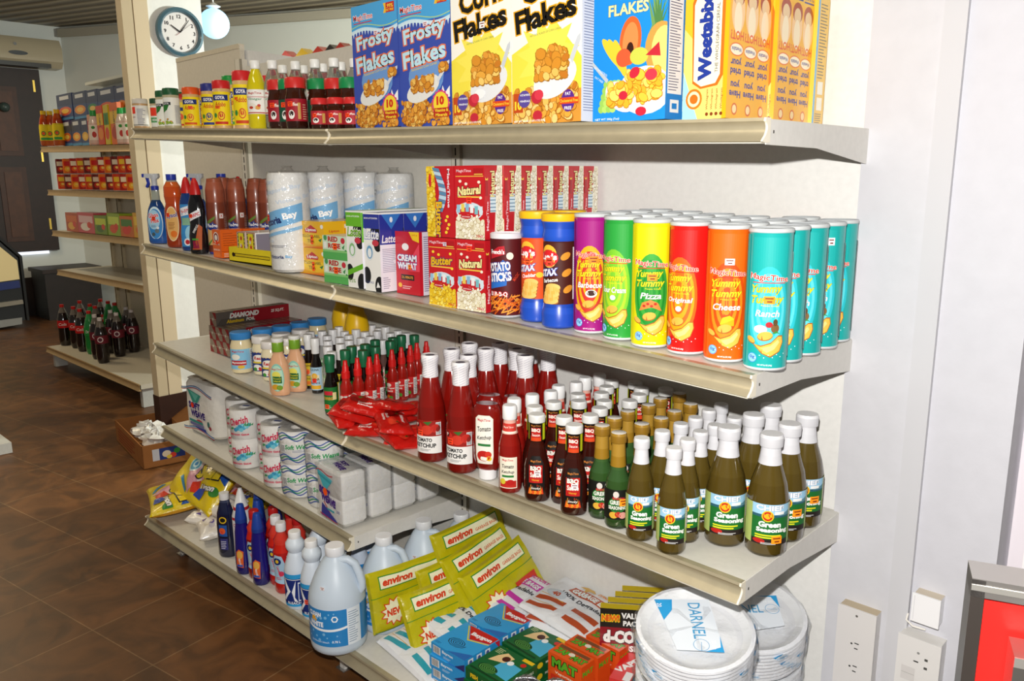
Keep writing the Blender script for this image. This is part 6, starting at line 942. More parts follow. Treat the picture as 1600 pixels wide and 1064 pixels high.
for i in range(4): put(kTr, (1.985-.004*i, .285+.036*i, .228), D3(-4, 0, 36), f'yellow and black mouse trap box, {["front one", "second one", "third one", "back one"][i]}', 'box', 'mouse trap boxes')
kBs = carton('yellow_box', .13, .10, .060, 'd8bc20', [R(4, 8, 126, 52, '1a1612')], [R(4, 8, 96, 52, '1a1612')], [])
put(kBs, (1.985, .355, .1645), 36, 'yellow and black carton under the upright trap boxes', 'box')
# foam plates in printed film
def plates(nm, r, h, big):
    e = empty(nm); m = MB(); z = 0; pr = []
    n = 9
    for i in range(n): z = h*i/n; pr += [(r*.985, z, 'dfe2e8'), (r, z+h/n*.45, 'e8eaee'), (r*.99, z+h/n*.9, 'dfe2e8')]
    pr += [(r, h, 'e8eaee'), (r*.93, h+.001, 'eceef0'), (r*.80, h-.010, 'e4e6ea'), (r*.70, h-.014, 'e9ebee'), (.001, h-.015, 'ebedf0')]
    MB().lathe(pr, 44, 'plastic').obj('foam_plates', e)
    f = MB(); zt = h+.003; s = r/.115*1000
    it = [('p', [(x*s, y*s) for x, y in ((-.078, .066), (.030, .078), (.052, -.06), (-.036, -.066))], 'dfe6ee'), ('p', [(x*s, y*s) for x, y in ((-.080, .066), (-.044, .070), (-.044, .04), (-.060, .01))], '2f9cd8'), ('p', [(x*s, y*s) for x, y in ((.052, -.062), (.016, -.064), (.046, -.05), (.046, -.02))], '2f9cd8'), T('DARNEL', 4*s/1000, 16*s/1000, 24, '4a9ccc', 96, rot=-84, b=.01), E(10*s/1000, -48*s/1000, 15, 15, '4a9ccc'), E(10*s/1000, -48*s/1000, 14, 14, 'dfe6ee'), R(9.5, -62, 10.5, -40, '4a9ccc'), T('26 cm' if big else '23 cm', 34, -44, 8, 'f0f4f8', 22, rot=-84), T('20', -68, 50, 9, 'f0f4f8', 11, rot=-84)]
    dec(f, mflat((0, 0, zt), (1, 0, 0), (0, 1, 0)), it, 'paper', h0=0, dh=.00002)
    rn = random.Random(5)
    for i in range(34):
        u = rn.uniform(-1, 1)*r*3000; v = rn.uniform(.15, .95)*h*1000; dec(f, mcyl(r+.004), [G('2f9cd8', (u, v), (u+14, v+3), (u+12, v-9)), E(u+18, v-6, 12, 7, 'dfe6ee', 12), T('DARNEL', u+18, v-6, 5, '4a9ccc', 18)], 'paper', 5, h0=.0002, dh=.00002)
    f.obj('film_print', e)
    w = MB(); N = 40; lv = [(1.015, .002), (1.05, .3*h), (1.02, .5*h), (1.05, .75*h), (1.03, h), (.93, h+.006), (.75, h-.001), (.5, h+.001), (.001, h+.001)]; V = []
    for j, (k, z) in enumerate(lv):
        for i in range(N): a = 2*math.pi*i/N; q_ = r*k*(1+(.022*math.sin(a*7+j*2)+.02*math.sin(a*13+j))*(1 if 0 < j < 6 else .3)); V.append((q_*math.sin(a), -q_*math.cos(a), z+.003*math.sin(a*5+j)*(j > 1)))
    w.add(V, [(j*N+i, j*N+(i+1) % N, (j+1)*N+(i+1) % N, (j+1)*N+i) for j in range(len(lv)-1) for i in range(N)], 'film', 'ffffff')
    for a0 in ():   # loose corners of the bag
        a = a0; p = Vector((math.sin(a)*r*1.0, -math.cos(a)*r*1.0, h*.55)); d = Vector((math.sin(a), -math.cos(a), 0)); t = Vector((math.cos(a), math.sin(a), 0))
        w.add([p-t*.05, p+t*.05, p+d*.045+t*.05+Vector((0, 0, -.012)), p+d*.05-t*.02+Vector((0, 0, .01)), p+d*.03-t*.055+Vector((0, 0, -.02))], [(0, 1, 2, 3, 4)], 'film', 'ffffff')
    w.obj('plastic_film', e); return e
kPl, kPb = plates('foam_plate_pack', .113, .078, 0), plates('foam_plate_pack', .122, .080, 1)
for i in range(5): put(kPl, (2.318+.003*(i % 2), .053+.002*(i % 3), zs(5, 2.3)+.004+.0865*i+(.024 if i == 4 else 0)), (0, 0, math.radians(30+i*40)) if i < 4 else D3(13, 0, 34), f'pack of white foam plates in printed film, left stack, {["bottom", "second", "third", "fourth", "top"][i]}', 'foam plates', 'foam plate packs, left stack')
for i in range(4): put(kPb, (2.300+.003*(i % 2), .306-.002*(i % 2), zs(5, 2.2)+.004+.0885*i+(.024 if i == 3 else 0)), (0, 0, math.radians(10+i*50)) if i < 3 else D3(0, -12, 125), f'pack of large foam plates in printed film, right stack, {["bottom", "second", "third", "top"][i]}', 'foam plates', 'foam plate packs, right stack')
# ================================================================ surroundings
# clock on the column
cc = at_x(283, 50, XC+.03); dpt = (cc-CAM).dot(_f); rc = 37.5/FPX*dpt*1.0
ck = tag(empty('wall_clock', (XC+.002, cc.y, cc.z)), 'round wall clock with slate blue rim hanging on the white column', 'clock'); REG.append([ck, ck['label'], 'clock', None])
def disc(prof, mt, nm):   # lathe laid on its side, facing +x
    m = MB().lathe(prof, 48, mt); m.v = [(z, x, -y) for x, y, z in m.v]; m.v = [(x, y, z) for x, y, z in m.v]; m.f = [f for f in m.f]; return m.obj(nm, ck)
disc([(rc*.98, 0, '3f6070'), (rc, .01, '466878'), (rc*.97, .028, '466878'), (rc*.86, .034, '4a6c7c'), (rc*.79, .024, '3a5866'), (rc*.78, .014, '3a5866')], 'gloss', 'rim')
disc([(rc*.8, .005, 'dcd8d8'), (rc*.8, .014, 'e4e0e0'), (.0005, .0145, 'e4e0e0')], 'paper', 'dial')
m = MB(); R_ = rc*1000; mpc = mflat((.0155, 0, 0), (0, 1, 0), (0, 0, 1))
dec(m, mpc, [[T(str(h), R_*.62*math.sin(math.radians(30*h)), R_*.62*math.cos(math.radians(30*h)), R_*.15, '2a2a30', b=.02) for h in range(1, 13)]], 'paper'); m.obj('numerals', ck)
m = MB()
for ang, L_, w_, c in ((303, .46, 4.5, '1c1c22'), (38, .66, 3.2, '1c1c22'), (52, .62, 1.2, '5a4a4a'), (232, .25, 1.6, '8a2a2a')):
    a = math.radians(ang); d = (math.sin(a), math.cos(a)); n = (d[1], -d[0]); dec(m, mflat((.019, 0, 0), (0, 1, 0), (0, 0, 1)), [('g', [(n[0]*w_, n[1]*w_), (d[0]*R_*L_+n[0]*w_*.5, d[1]*R_*L_+n[1]*w_*.5), (d[0]*R_*L_-n[0]*w_*.5, d[1]*R_*L_-n[1]*w_*.5), (-n[0]*w_, -n[1]*w_)], c)], 'paper')
m.obj('hands', ck)
# globe lamp
gp = at_y(335, 37, 1.6); gl = tag(empty('globe_lamp', gp), 'pale blue glowing globe lamp hanging under the ceiling behind the column', 'lamp'); REG.append([gl, gl['label'], 'lamp', None])
MB().sphere(0, 0, 0, .100, 'glow', 'a4d6f6', 14).obj('globe', gl); MB().lathe([(.02, .098, 'c8c8c8'), (.05, .112, 'd0d0d0'), (.02, .13, 'c0c0c0'), (.006, .14, 'c0c0c0'), (.006, HC-gp.z-.002, 'c0c0c0')], 16, 'plastic').obj('stem', gl)
# far door, its frame and the air conditioner
XD = -6.86
d0, d1 = at_x(-70, 250, XD).y, at_x(76, 250, XD).y; zt_, zb_ = at_x(40, 108, XD).z, at_x(60, 392, XD).z
fr = struct(MB().box(XD-.03, d0, zb_, XD+.02, d1, zt_, 'wood', '2e1710').obj('door_2'))
for a, b_ in ((.06, .47), (.53, .90)):
    y0_, y1_ = d0+(d1-d0)*.42, d1-.24; z0_, z1_ = zb_+(zt_-zb_)*a, zb_+(zt_-zb_)*b_
    MB().box(XD+.018, y0_, z0_, XD+.03, y1_, z1_, 'wood', '4e2a18').box(XD+.028, y0_+.05, z0_+.05, XD+.038, y1_-.05, z1_-.05, 'wood', '5e3620').obj('door_panel', fr)
for k_ in (.12, .5, .88): MB().box(XD+.02, d1-.075, zb_+(zt_-zb_)*k_, XD+.026, d1-.055, zb_+(zt_-zb_)*k_+.12, 'metal', 'c8a850').obj('hinge', fr)
MB().sphere(XD+.07, at_x(4, 168, XD).y, at_x(4, 168, XD).z, .05, 'plastic', '3a4a48', 8).obj('handle', fr)
struct(MB().box(XD-.03, d0+(d1-d0)*.42, zb_-.035, XD-.012, d1-.1, zb_-.002, 'glow', 'd8dce8').obj('door_gap_glow'))  # glowing strip standing in for daylight through the gap under the door
a0, a1 = at_x(-60, 80, -6.6), at_x(97, 80, -6.6); zt2, zb2 = at_x(50, 58, -6.6).z, at_x(50, 103, -6.6).z
ac = tag(empty('air_conditioner', (-6.86, (a0.y+a1.y)/2, zb2)), 'cream wall mounted air conditioner above the dark wooden door', 'air conditioner'); REG.append([ac, ac['label'], 'air conditioner', None])
hw = (a1.y-a0.y)/2; hh = zt2-zb2
MB().prism([(0, 0), (.20, .0), (.26, .06), (.26, hh*.7), (.20, hh), (0, hh)], -hw, hw, 'y', 'plastic', 'b8ac92').obj('housing', ac)
MB().box(.12, -hw+.04, -.006, .255, hw-.12, .035, 'plastic', '2a2622').obj('air_outlet', ac)
m = MB(); dec(m, mflat((.262, 0, 0), (0, 1, 0), (0, 0, 1)), [E(hw*1000-420, hh*420, 90, 22, '2c3034'), E(hw*1000-440, hh*720, 16, 16, '7a7a78')], 'plastic'); m.obj('logo_panel', ac)
# dark low cabinet by the far wall
t = tag(MB().box(-6.80, 1.45, 0, -6.35, 2.0, .50, 'wood', '241610').box(-6.82, 1.43, .50, -6.33, 2.02, .54, 'wood', '2e1c14').obj('low_cabinet'), 'dark low cabinet against the far wall under the door', 'cabinet'); REG.append([t, t['label'], 'cabinet', None])
# counter end with slanted cream side
XK = -6.1
def pk(*pts): return [(at_x(a, b_, XK).y, at_x(a, b_, XK).z) for a, b_ in pts]
ct = tag(empty('checkout_counter', (XK, .9, 0)), 'dark edged counter end with slanted cream side at the left edge', 'counter'); REG.append([ct, ct['label'], 'counter', None])
def pc(nm, pts, x0, x1, mt, c): m = MB().prism(pk(*pts), x0-XK, x1-XK, 'x', mt, c); m.v = [(x, y-.9, z) for x, y, z in m.v]; return m.obj(nm, ct)
pc('body', [(-60, 330), (0, 378), (28, 403), (40, 500), (-60, 520)], XK-.6, XK, 'plastic', '17181a')
pc('side_panel', [(-58, 348), (0, 386), (26, 407), (30, 436), (-58, 448)], XK, XK+.015, 'paper', 'ecd8a4')
pc('edge_strip', [(-60, 328), (0, 376), (29, 401), (41, 500), (45, 500), (33, 400), (2, 372), (-60, 324)], XK-.1, XK+.03, 'rubber', '0c0c0e')
pc('blue_band', [(-58, 448), (29, 438), (31, 449), (-58, 462)], XK, XK+.02, 'plastic', '1c2c6a')
pc('ledge', [(-58, 480), (34, 468), (35, 474), (-58, 488)], XK, XK+.04, 'plastic', '8a8478')
pc('plinth', [(-58, 508), (34, 496), (34, 506), (-58, 522)], XK-.5, XK+.012, 'plastic', '8c8c8a')
# far gondola
lg = tag(empty('gondola_backing', (-3, 1.29, 0)), 'cream gondola back of the far shelving beyond the column', 'shelving'); REG.append([lg, lg['label'], 'shelving', None])
MB().box(-.90, 0, .1, 1.1, .03, 1.72, 'shelfpaint', 'd8cdb6').obj('back_panel', lg); MB().box(-.78, .0, 1.72, 1.1, .03, 2.18, 'shelfpaint', 'dfe3e0').box(-.8, -.12, 2.18, 1.1, .03, 2.20, 'shelfpaint', 'd8dcd8').obj('canopy', lg)
for x in (-.90, -.68, .34): MB().box(x-.02, -.02, 0, x+.02, 0, 2.15, 'shelfpaint', 'cdbf9f').box(x-.004, -.022, .2, x+.004, -.02, 2.1, 'paper', '4a3a24').obj('upright', lg)
LZ = [(1.718, 1.675), (1.392, 1.384), (1.078, 1.092), (.772, .790), (.160, .163)]
LG = 'far gondola shelves'
for i, (za, zb) in enumerate(LZ):
    y0 = .86 if i < 4 else .735; xa = at_y([63, 74, 81, 89, 82][i], [229, 296, 361, 423, 553][i], y0).x-(.14 if i == 4 else 0); xb = -1.98 if i < 4 else -2.18; L = xb-xa; za = za if i < 4 else .160
    r = empty('gondola_shelf', (xa, y0, za)); REG.append([r, ['far gondola shelf, highest, with juice cartons', 'far gondola shelf, second, with tins', 'far gondola shelf, third, with small packets', 'far gondola shelf, fourth, empty', 'far gondola shelf, lowest, with soda bottles'][i], 'shelf', LG])
    m = MB().box(0, .006, -.03, L, 1.262-y0, 0, 'shelfpaint', 'cfc8b8'); m.v = [(x, y, z+(zb-za)*x/L) for x, y, z in m.v]; m.obj('deck', r)
    m = MB(); m.prism([(.012, .002), (0, .002), (.004, -.012), (.002, -.026), (-.006, -.040), (.012, -.042)], 0, L, 'x', 'rail', 'c8a878'); m.v = [(x, y, z+(zb-za)*x/L) for x, y, z in m.v]; m.obj('price_rail', r)
    if i == 4:
        for x in (.06, L-.05): MB().box(x-.02, .03, -.158, x+.02, .12, -.03, 'shelfpaint', 'c8c8c4').obj('foot', r)
def lzs(i, x): za, zb = LZ[i]; xa = -3.93; return za+(zb-za)*(x-xa)/(-1.98-xa)
def bgbox(i, p0, p1, pyt, h, y, d, c, items, nm, lab, cat, grp, dz=0, it=None):
    xa, xb = at_y(p0, 200, y).x, at_y(p1, 200, y).x; w = xb-xa-.004
    o = carton(nm, w, d, h, c, [(a[0], [(u*w*1000, v*h*1000) for u, v in a[1]], a[2]) if a[0] in 'gp' else ('t', a[1], a[2]*w*1000, a[3]*h*1000, a[4]*h*1000, a[5], a[6]*w*1000, *a[7:]) for a in items], [])
    o.location = ((xa+xb)/2, y+d/2, lzs(i, (xa+xb)/2)+.006+dz); USED.add(id(o)); REG.append([o, lab, cat, grp]); return o
def ell(x, y, a, b_, c): return ('g', [(x+a*math.cos(t), y+b_*math.sin(t)) for t in [2*math.pi*i/12 for i in range(12)]], c)
def jz(c2): return [('g', [(0, .55), (1, .55), (1, 1), (0, 1)], '1c2c5c'), ('g', [(0, .12), (1, .12), (1, .55), (0, .55)], '1e3f7a'), ('g', [(.2, .78), (.8, .78), (.8, .92), (.2, .92)], 'd8dce4'), ell(.5, .34, .42, .17, c2), ell(.5, .34, .25, .09, 'f4c860'), ('g', [(0, 0), (1, 0), (1, .1), (0, .1)], '3a8ac0')]
JG = 'blue juice cartons on the far shelf'
for j, (p0, p1) in enumerate(((96, 111), (111, 126), (126, 138), (141, 160), (160, 182), (182, 204))): bgbox(0, p0, p1, 0, .183, .93, .09, '1c2f66', jz(['d8582c', 'e8902c', 'e8b02c'][j % 3]), 'juice_carton', 'blue juice carton in the lower layer of the far top shelf', 'carton', JG)
for j, (p0, p1) in enumerate(((93, 117), (118, 139), (139, 157), (157, 184), (184, 204))): bgbox(0, p0, p1, 0, .183, .93, .09, '1c2f66', jz(['d8582c', 'e8902c', '2a8a4a'][j % 3]), 'juice_carton', 'blue juice carton in the upper layer of the far top shelf', 'carton', JG, dz=.185)
FJ = 'small drinks before the blue cartons'
for j, (p0, p1, h, c, a, b_) in enumerate(((137, 146, .20, 'e0a080', 'c04a5a', 'f0d080'), (152, 162, .25, 'd83a1c', 'f0c020', 'f08a20'), (163, 171, .25, 'd8c020', '3a8a2a', 'e03a20'), (173, 186, .26, 'e86a1c', 'f0c030', 'b83020'))):
    bgbox(0, p0, p1, 0, h, .875, .045, c, [('g', [(0, .5), (1, .5), (1, .8), (0, .8)], a), ell(.5, .28, .4, .16, b_), ('t', 'TAMPICO', .5, .62, .10, '1c1c2a', .8, None, 0, 0, 90, .02)], 'drink_carton', 'small fruit drink carton on the far top shelf', 'carton', FJ)
kFt = vessel('drink_bottle', [(.036, 0, 'a8481c'), (.040, .01, 'b8541c'), (.040, .11, 'd8c020'), (.038, .16, 'a83a14'), (.030, .20, 'b04a18'), (.018, .235, 'c8a020')], [(.02, .233, 'e0b818'), (.02, .262, 'e8c420'), (.0005, .263, 'e8c420')], n=14, label=(.04, .15, 'e4cc20', [E(-4, 92, 18, 18, '3a8a3a'), E(-4, 92, 12, 12, 'e85a2c'), R(-30, 44, 30, 62, '3a9a4a')]))
kGj = vessel('drink_bottle', [(.034, 0, 'd8a898'), (.037, .01, 'e0c0b0'), (.037, .14, 'e4d0c0'), (.02, .19, 'c8a890')], [(.022, .188, '1f8a3c'), (.024, .19, '229a44'), (.02, .225, '229a44'), (.0005, .225, '229a44')], n=14, label=(.03, .13, 'ece0d0', [E(0, 66, 14, 20, 'b83a34'), E(-4, 112, 12, 10, '3a8a3a')]))
kTn = [vessel('food_tin', [(.035, 0, 'b0a8a0'), (.037, .004, c1), (.037, .108, c1), (.036, .112, 'b8b0a8'), (.001, .110, 'b8b0a8')], None, bn='tin_body', bm='gloss', n=16, label=(.006, .106, c1, [R(-26, 60, 26, 92, c2), E(0, 36, 20, 18, c3), E(4, 40, 10, 8, 'f0d060')])) for c1, c2, c3 in (('c83a18', 'e8c030', 'd86a1c'), ('a82014', 'f0e0c0', 'e85a1c'), ('d86a18', 'c82018', 'f0b030'), ('6a1c18', 'd8c8b0', 'b83020'))]
def bgput(k, i, px, y, lab, cat, grp, dz=0, rz=60): P = at_y(px, 200, y); put(k, (P.x, y, lzs(i, P.x)+.006+dz), rz, lab, cat, grp)
for px, y in ((70, .90), (80, .94), (91, .90)): bgput(kFt, 0, px, y, 'yellow labelled fruit drink bottle at the far shelf end', 'bottle', 'yellow fruit drink bottles on the far shelf')
for px, y in ((148, .89), (191, .895), (201, .90)): bgput(kGj, 0, px, y, 'drink bottle with green top on the far shelf', 'bottle', 'green topped drink bottles on the far shelf')
TG_ = 'tins on the far second shelf'
n_ = 0
for px in range(89, 212, 11):
    for y in (.92, 1.02):
        for lv in (0, 1):
            if y > 1 and px > 150: continue
            n_ += 1; bgput(kTn[(n_*7+px) % 4], 1, px+(6 if y > 1 else 0), y, f'tin in the {["lower", "upper"][lv]} layer of the far second shelf', 'tin', TG_, dz=lv*.114)
for j, (p0, p1, h, c, a, b_) in enumerate(((86, 105, .14, 'b84a20', 'd86a2c', 'e8b040'), (105, 131, .145, 'c8485a', 'e8c0c8', 'f0e8e0'), (131, 151, .13, '6a8a20', 'c8d83a', '3a6a1c'), (152, 172, .15, '8aa828', 'c8dc50', 'd84a20'), (172, 193, .135, 'c8641c', '3a7a2a', 'd82a20'), (193, 219, .16, 'd8a01c', 'f0c840', 'e0681c'))):
    bgbox(2, p0, p1, 0, h, .885, .10, c, [('g', [(.08, .5), (.92, .5), (.92, .85), (.08, .85)], a), ell(.45, .3, .3, .2, b_), ell(.7, .4, .14, .16, 'd83020')], 'snack_packet', 'small coloured packet box on the far third shelf', 'packet', 'packet boxes on the far third shelf')
def soda(liq, lab, cap):
    return vessel('soda_bottle', [(.036, 0, liq), (.042, .02, liq), (.045, .06, liq), (.043, .12, liq), (.0455, .17, liq), (.044, .215, liq), (.03, .265, '6a625a' if cap != 'g' else '2a8a4a'), (.014, .31, '8a8478')], [(.0155, .308, lab[1]), (.016, .31, lab[1]), (.016, .33, lab[1]), (.0005, .331, lab[1])], n=18, label=(.145, .205, lab[0], [T('Cola' if cap == 'c' else 'Drink', 0, 175, 22, 'e8dcd8', 60, sh=.2) if cap != 'p' else E(0, 175, 20, 20, 'd8c8c8'), E(0, 175, 14, 14, '5a2a3a') if cap == 'p' else E(90, 175, 1, 1, 'e8dcd8')]))
kC1, kC2, kC3 = soda('150a08', ('c01c1c', 'c8201c'), 'c'), soda('160a0c', ('6a1c2a', 'd8d0d0'), 'p'), soda('127a34', ('1c8a3a', 'c8201c'), 'g')
for k, pts, lb, gr in ((kC1, ((96, 476), (114, 479), (124, 470), (124, 483), (148, 478), (156, 464)), 'cola bottle with red label and red cap on the far low shelf', 'red capped cola bottles'), (kC3, ((138, 486), (140, 475), (168, 468), (177, 459)), 'green soda bottle with red cap on the far low shelf', 'green soda bottles'), (kC2, ((147, 492), (155, 497), (172, 485), (181, 489), (196, 480), (204, 484)), 'dark soda bottle with plum label and white cap on the far low shelf', 'plum labelled soda bottles')):
    for px, py in pts: P = at_z(px, py, .16+.33); P = at_y(px, py, 1.19) if P.y > 1.19 else P; Q.append(dict(k=k, s=6, x=P.x, y=P.y, r=.0455, rz=60, l=lb, c='bottle', g=gr, st=None, fx=False, dz=0))
SH[6] = [(-4, .160), (-1.9, .163)]; SLP[6] = .02; flush(ymin=.76, ymax=1.26)
# cardboard box on the floor
bx_ = empty('cardboard_box', (0, 0, 0)); L_, D_, H_ = .60, .27, .125; th = .004
m = MB().box(-L_, 0, 0, 0, D_, th, 'card', '8a5a30')
for a in ((-L_, 0, -th*0, 0, th), (-L_, D_-th, 0, 0, D_), (-L_, 0, 0, -L_+th, D_), (-th, 0, 0, 0, D_)): x0, y0, *r_ = a; m.box(a[0], a[1], 0, a[3], a[4], H_, 'card', '9a6436')
dec(m, mflat((0, 0, 0), (0, 1, 0), (0, 0, 1)), [R(48, 34, 82, 96, 'c8c8d0'), R(82, 34, 210, 96, '2a3a7a'), E(118, 62, 22, 18, 'd8c8b0'), E(150, 50, 16, 14, 'c83a2c'), E(170, 70, 16, 14, '3a8a3a'), E(130, 44, 14, 10, 'e0c040')], 'card')
dec(m, mflat((-L_, 0, 0), (1, 0, 0), (0, 0, 1)), [lines(60, 20, 520, 104, 5, '8a3a20', .45)], 'card'); m.obj('carton_body', bx_)
for a, p in ((0, [(-L_, 0, H_), (0, 0, H_), (-.02, -.012, H_+.0), (-L_+.02, -.012, H_)]),): pass
MB().add([(-L_, D_, H_), (0, D_, H_), (-.02, D_+.09, H_+.05), (-L_+.02, D_+.09, H_+.05)], [(0, 1, 2, 3)], 'card', '8a5a30').add([(-L_, D_-.003, H_), (0, D_-.003, H_), (-.02, D_+.087, H_+.052), (-L_+.02, D_+.087, H_+.052)], [(3, 2, 1, 0)], 'card', '7a4e28').obj('flap', bx_)
bx_.location = (-1.04, .292, .002); bx_.rotation_euler = (0, 0, math.radians(-8.4)); REG.append([bx_, 'open brown cardboard box on the floor beside the shelf end', 'box', None])
def crumple(nm, s_, loc, lab):
    rn = random.Random(s_); m = MB(); n = 12; V = []
    for j in range(n+1):
        for i in range(2*n): a, t = math.pi*i/n, math.pi*j/n; k = .07*(1+.35*rn.uniform(-1, 1)); V.append((k*1.5*math.sin(t)*math.cos(a), k*math.sin(t)*math.sin(a), k*.6*math.cos(t)))
    m.add(V, [(j*2*n+i, j*2*n+(i+1) % (2*n), (j+1)*2*n+(i+1) % (2*n), (j+1)*2*n+i)[::-1] for j in range(n) for i in range(2*n)], 'bag', 'd8d6d4', False)
    o = m.obj(nm); o.location = loc; REG.append([o, lab, 'plastic bag', None]); return o
crumple('plastic_bag', 1, (-1.20, .44, .10), 'crumpled white plastic bag in the cardboard box, right one'); crumple('plastic_bag', 4, (-1.38, .47, .098), 'crumpled white plastic bag in the cardboard box, left one')
# shelf corner poking in at the left edge
P = at_z(8, 690, .06); o = MB().box(-.25, -.12, -.058, .04, .02, 0, 'shelfpaint', 'd8d8d4').box(-.25, -.125, -.02, .045, -.12, .003, 'rail', 'c9b48c').obj('shelf_corner'); o.location = P; REG.append([o, 'white metal shelf corner poking in low at the left edge', 'shelf', None])
# goods on the far side of the gondola, seen over its back
for j, (px, py, c, w) in enumerate(((452, 80, 'c82a28', .05), (478, 76, 'e8c020', .05), (503, 73, 'd03a2c', .05), (522, 70, '2a2424', .045), (538, 67, 'b83024', .045))):
    P = at_y(px, py, .60); o = MB().prism([(-w, 0), (w, 0), (w*.9, .20), (0, .225), (-w*.9, .20)], -.02, .02, 'y', 'gloss', c).obj('chip_bag'); o.location = (P.x, .60, P.z-.225); REG.append([o, 'top of a snack packet seen over the shelf back', 'packet', 'snack packets beyond the shelf back'])
zz = at_y(490, 78, .60).z-.225; o = MB().box(.02, .475, zz-.03, 1.3, .86, zz-.001, 'shelfpaint', 'd4cebf').obj('gondola_shelf'); REG.append([o, 'shelf on the far side of the gondola carrying snack packets', 'shelf', None])
A0, A1 = at_y(372, 76, .47), at_y(545, 90, .47); o = MB().prism([(A0.x, A0.z), (A1.x, A0.z-.135), (A1.x, A0.z-.22), (A0.x, A0.z-.22)], .468, .474, 'y', 'shelfpaint', 'eceef2').obj('bracket_panel'); REG.append([o, 'white triangular bracket panel rising behind the shelf back', 'panel', None])
# sockets on the right wall
def wallbox(nm, x0, x1, z0, z1, yw, d, c, items, lab, cat, ctop='b8a88c'):
    w, h = x1-x0, z1-z0; r = empty(nm, ((x0+x1)/2, yw, z0)); REG.append([r, lab, cat, None])
    MB().box(-w/2, -d, 0, w/2, 0, h, 'plastic', c, [c, c, c, c, ctop, c]).obj('housing', r)
    m = MB().box(-w/2-.002, -d-.004, -.002, w/2+.002, -d, h+.002, 'plastic', c); dec(m, mflat((-w/2, -d-.004, 0), (1, 0, 0), (0, 0, 1)), items(w*1000, h*1000), 'plastic'); m.obj('cover_plate', r); return r
X = lambda px, py, y: at_y(px, py, y).x
y1 = YW-.03
us = lambda w, h: [[E(w/2, v, w*.035, w*.035, '5a5650') for v in (h*.06, h*.94)], [[E(w*.42, v, w*.03, w*.03, '3a3a3a'), R(w*.5, v+2, w*.62, v+4.5, '2a2a2a'), R(w*.5, v-10, w*.6, v-7.5, '2a2a2a')] for v in (h*.36, h*.62)]]
za_, zb_2 = at_y(1340, 1080, y1).z, at_y(1345, 955, y1).z
wallbox('wall_outlet', X(1308, 1000, y1), X(1366, 1000, y1), za_-.02, zb_2, YW, .03, 'd9d6d4', us, 'beige double power outlet with two sockets, left one on the white wall', 'outlet')
uk = lambda w, h: [[R(w*.40, h*.68, w*.52, h*.70, '3a3a3a'), R(w*.66, h*.74, w*.74, h*.775, '4a4a48'), R(w*.66, h*.62, w*.74, h*.655, '4a4a48'), E(w*.5, h*.82, w*.035, w*.035, '8a8a88')], [('g', [(w*.12, h*.38), (w*.46, h*.38), (w*.46, h*.58), (w*.12, h*.58)], 'cfccca'), ('g', [(w*.13, h*.48), (w*.45, h*.48), (w*.45, h*.485), (w*.13, h*.485)], '9a9896')]]
wallbox('wall_socket', X(1404, 1020, y1), X(1470, 1020, y1), at_y(1440, 1110, y1).z, at_y(1440, 1000, y1).z, YW+.006, .038, 'dcdad8', uk, 'switched square power socket at the bottom right of the wall', 'outlet', 'd8d6d2')
wallbox('junction_box', X(1424, 960, y1), X(1466, 960, y1), at_y(1445, 976, y1).z, at_y(1445, 934, y1).z, YW+.006, .03, 'f0f0f2', lambda w, h: [R(2, 2, 3, h-2, 'd0d0d4')], 'small white junction box above the square socket', 'box', 'c8bca8')
o = MB().tube([at_y(1419, 958, YW-.004), at_y(1416, 968, YW-.012), at_y(1426, 978, YW-.012), at_y(1446, 984, YW-.01)], .002, 6, 'rubber', 'e8e4dc').obj('electric_wire'); REG.append([o, 'thin loose wire looping from the small white junction box', 'wire', None])
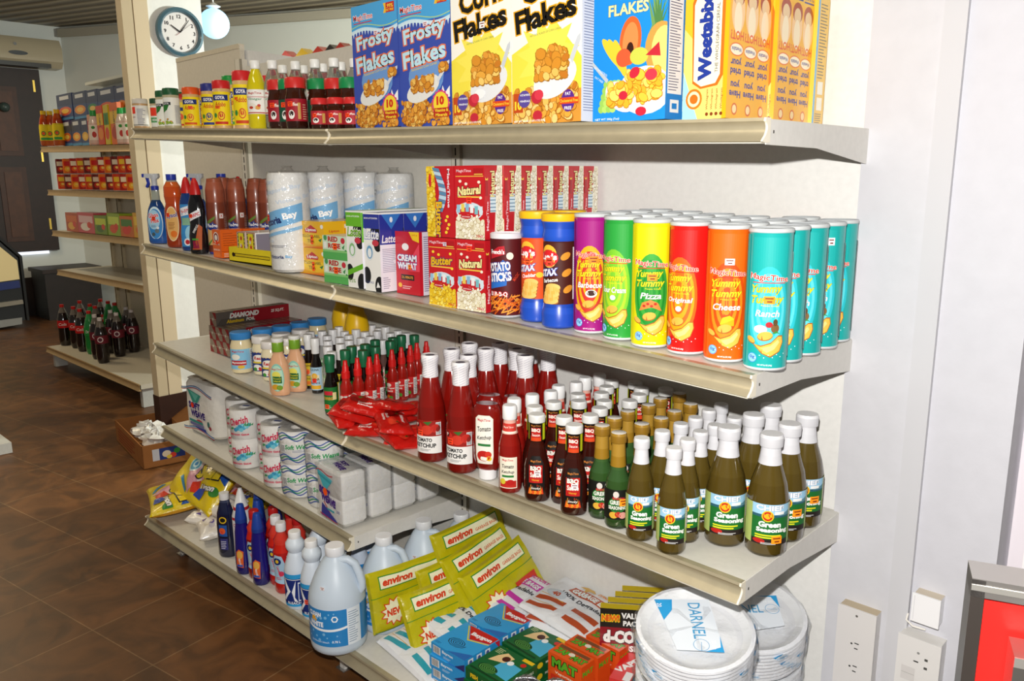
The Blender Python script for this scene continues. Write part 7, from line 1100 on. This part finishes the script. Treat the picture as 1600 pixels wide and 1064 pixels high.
# steel and red cabinet at the right edge, close by
P = CAM+ray(1519, 898)*.80; ux = Vector((_r.x, _r.y, 0)).normalized(); uy = Vector((-ux.y, ux.x, 0))
cb = empty('steel_cabinet', (P.x, P.y, 0)); cb.rotation_euler = (0, 0, math.atan2(ux.y, ux.x)+math.radians(-24)); REG.append([cb, 'steel framed cabinet with bright red front at the bottom right edge', 'cabinet', None])
H = P.z
MB().box(0, 0, 0, .34, .03, H, 'darkmetal', '7a7672').box(.012, -.004, .01, .33, 0, H-.018, 'gloss', 'd8201c').obj('cabinet_body', cb)
MB().box(-.001, -.012, 0, .011, .03, H+.001, 'darkmetal', '4a4440').box(-.001, -.012, H-.017, .34, .03, H+.002, 'metal', 'c0bcb8').box(-.001, -.013, H-.010, .34, -.012, H-.004, 'metal', 'f4f2ea').obj('steel_frame', cb)
MB().box(.035, -.05, .02, .33, -.012, H-.052, 'metal', '9a9690').box(.035, -.051, H-.062, .33, -.05, H-.052, 'metal', 'f4f0e8').obj('steel_plate', cb)
# ================================================================ labels: where a group holds several alike, say which one
ORD = ['first', 'second', 'third', 'fourth', 'fifth', 'sixth', 'seventh', 'eighth', 'ninth', 'tenth', 'eleventh', 'twelfth', 'thirteenth', 'fourteenth', 'fifteenth', 'sixteenth', 'seventeenth', 'eighteenth', 'nineteenth', 'twentieth']
bylab = {}
for o, lab, cat, grp in REG:
    if lab: bylab.setdefault(lab, []).append(o)
for o, lab, cat, grp in REG:
    if not lab: continue
    o['category'] = cat
    if grp: o['group'] = grp
for lab, os_ in bylab.items():
    if len(os_) == 1: os_[0]['label'] = lab; continue
    g = {o.get('group') for o in os_}
    for o in os_:
        if 'group' not in o: o['group'] = lab.split(',')[0]
    pos = {o: pix(Vector(o.location)) for o in os_}
    if len(os_) <= 7:
        rows = [sorted(os_, key=lambda o: pos[o][0])]
    else:
        s_ = sorted(os_, key=lambda o: -pos[o][1]); n = math.ceil(len(os_)/math.ceil(len(os_)/6)); rows = [sorted(s_[i:i+n], key=lambda o: pos[o][0]) for i in range(0, len(s_), n)]
    nm = ['nearest', 'second', 'third', 'fourth', 'fifth', 'sixth', 'seventh']
    for ri, rw in enumerate(rows):
        for i, o in enumerate(rw):
            w = 'leftmost' if i == 0 else 'rightmost' if i == len(rw)-1 else f'{ORD[i]} from left'
            t = f'{lab}, {w}' + ('' if len(rows) == 1 else f', {nm[ri]} row')
            while len(t.split()) > 16: t = t.replace(' with ', ' ', 1) if ' with ' in t else ' '.join(lab.split()[:16-len(t.split())+len(lab.split())])+t[len(lab):]
            o['label'] = t
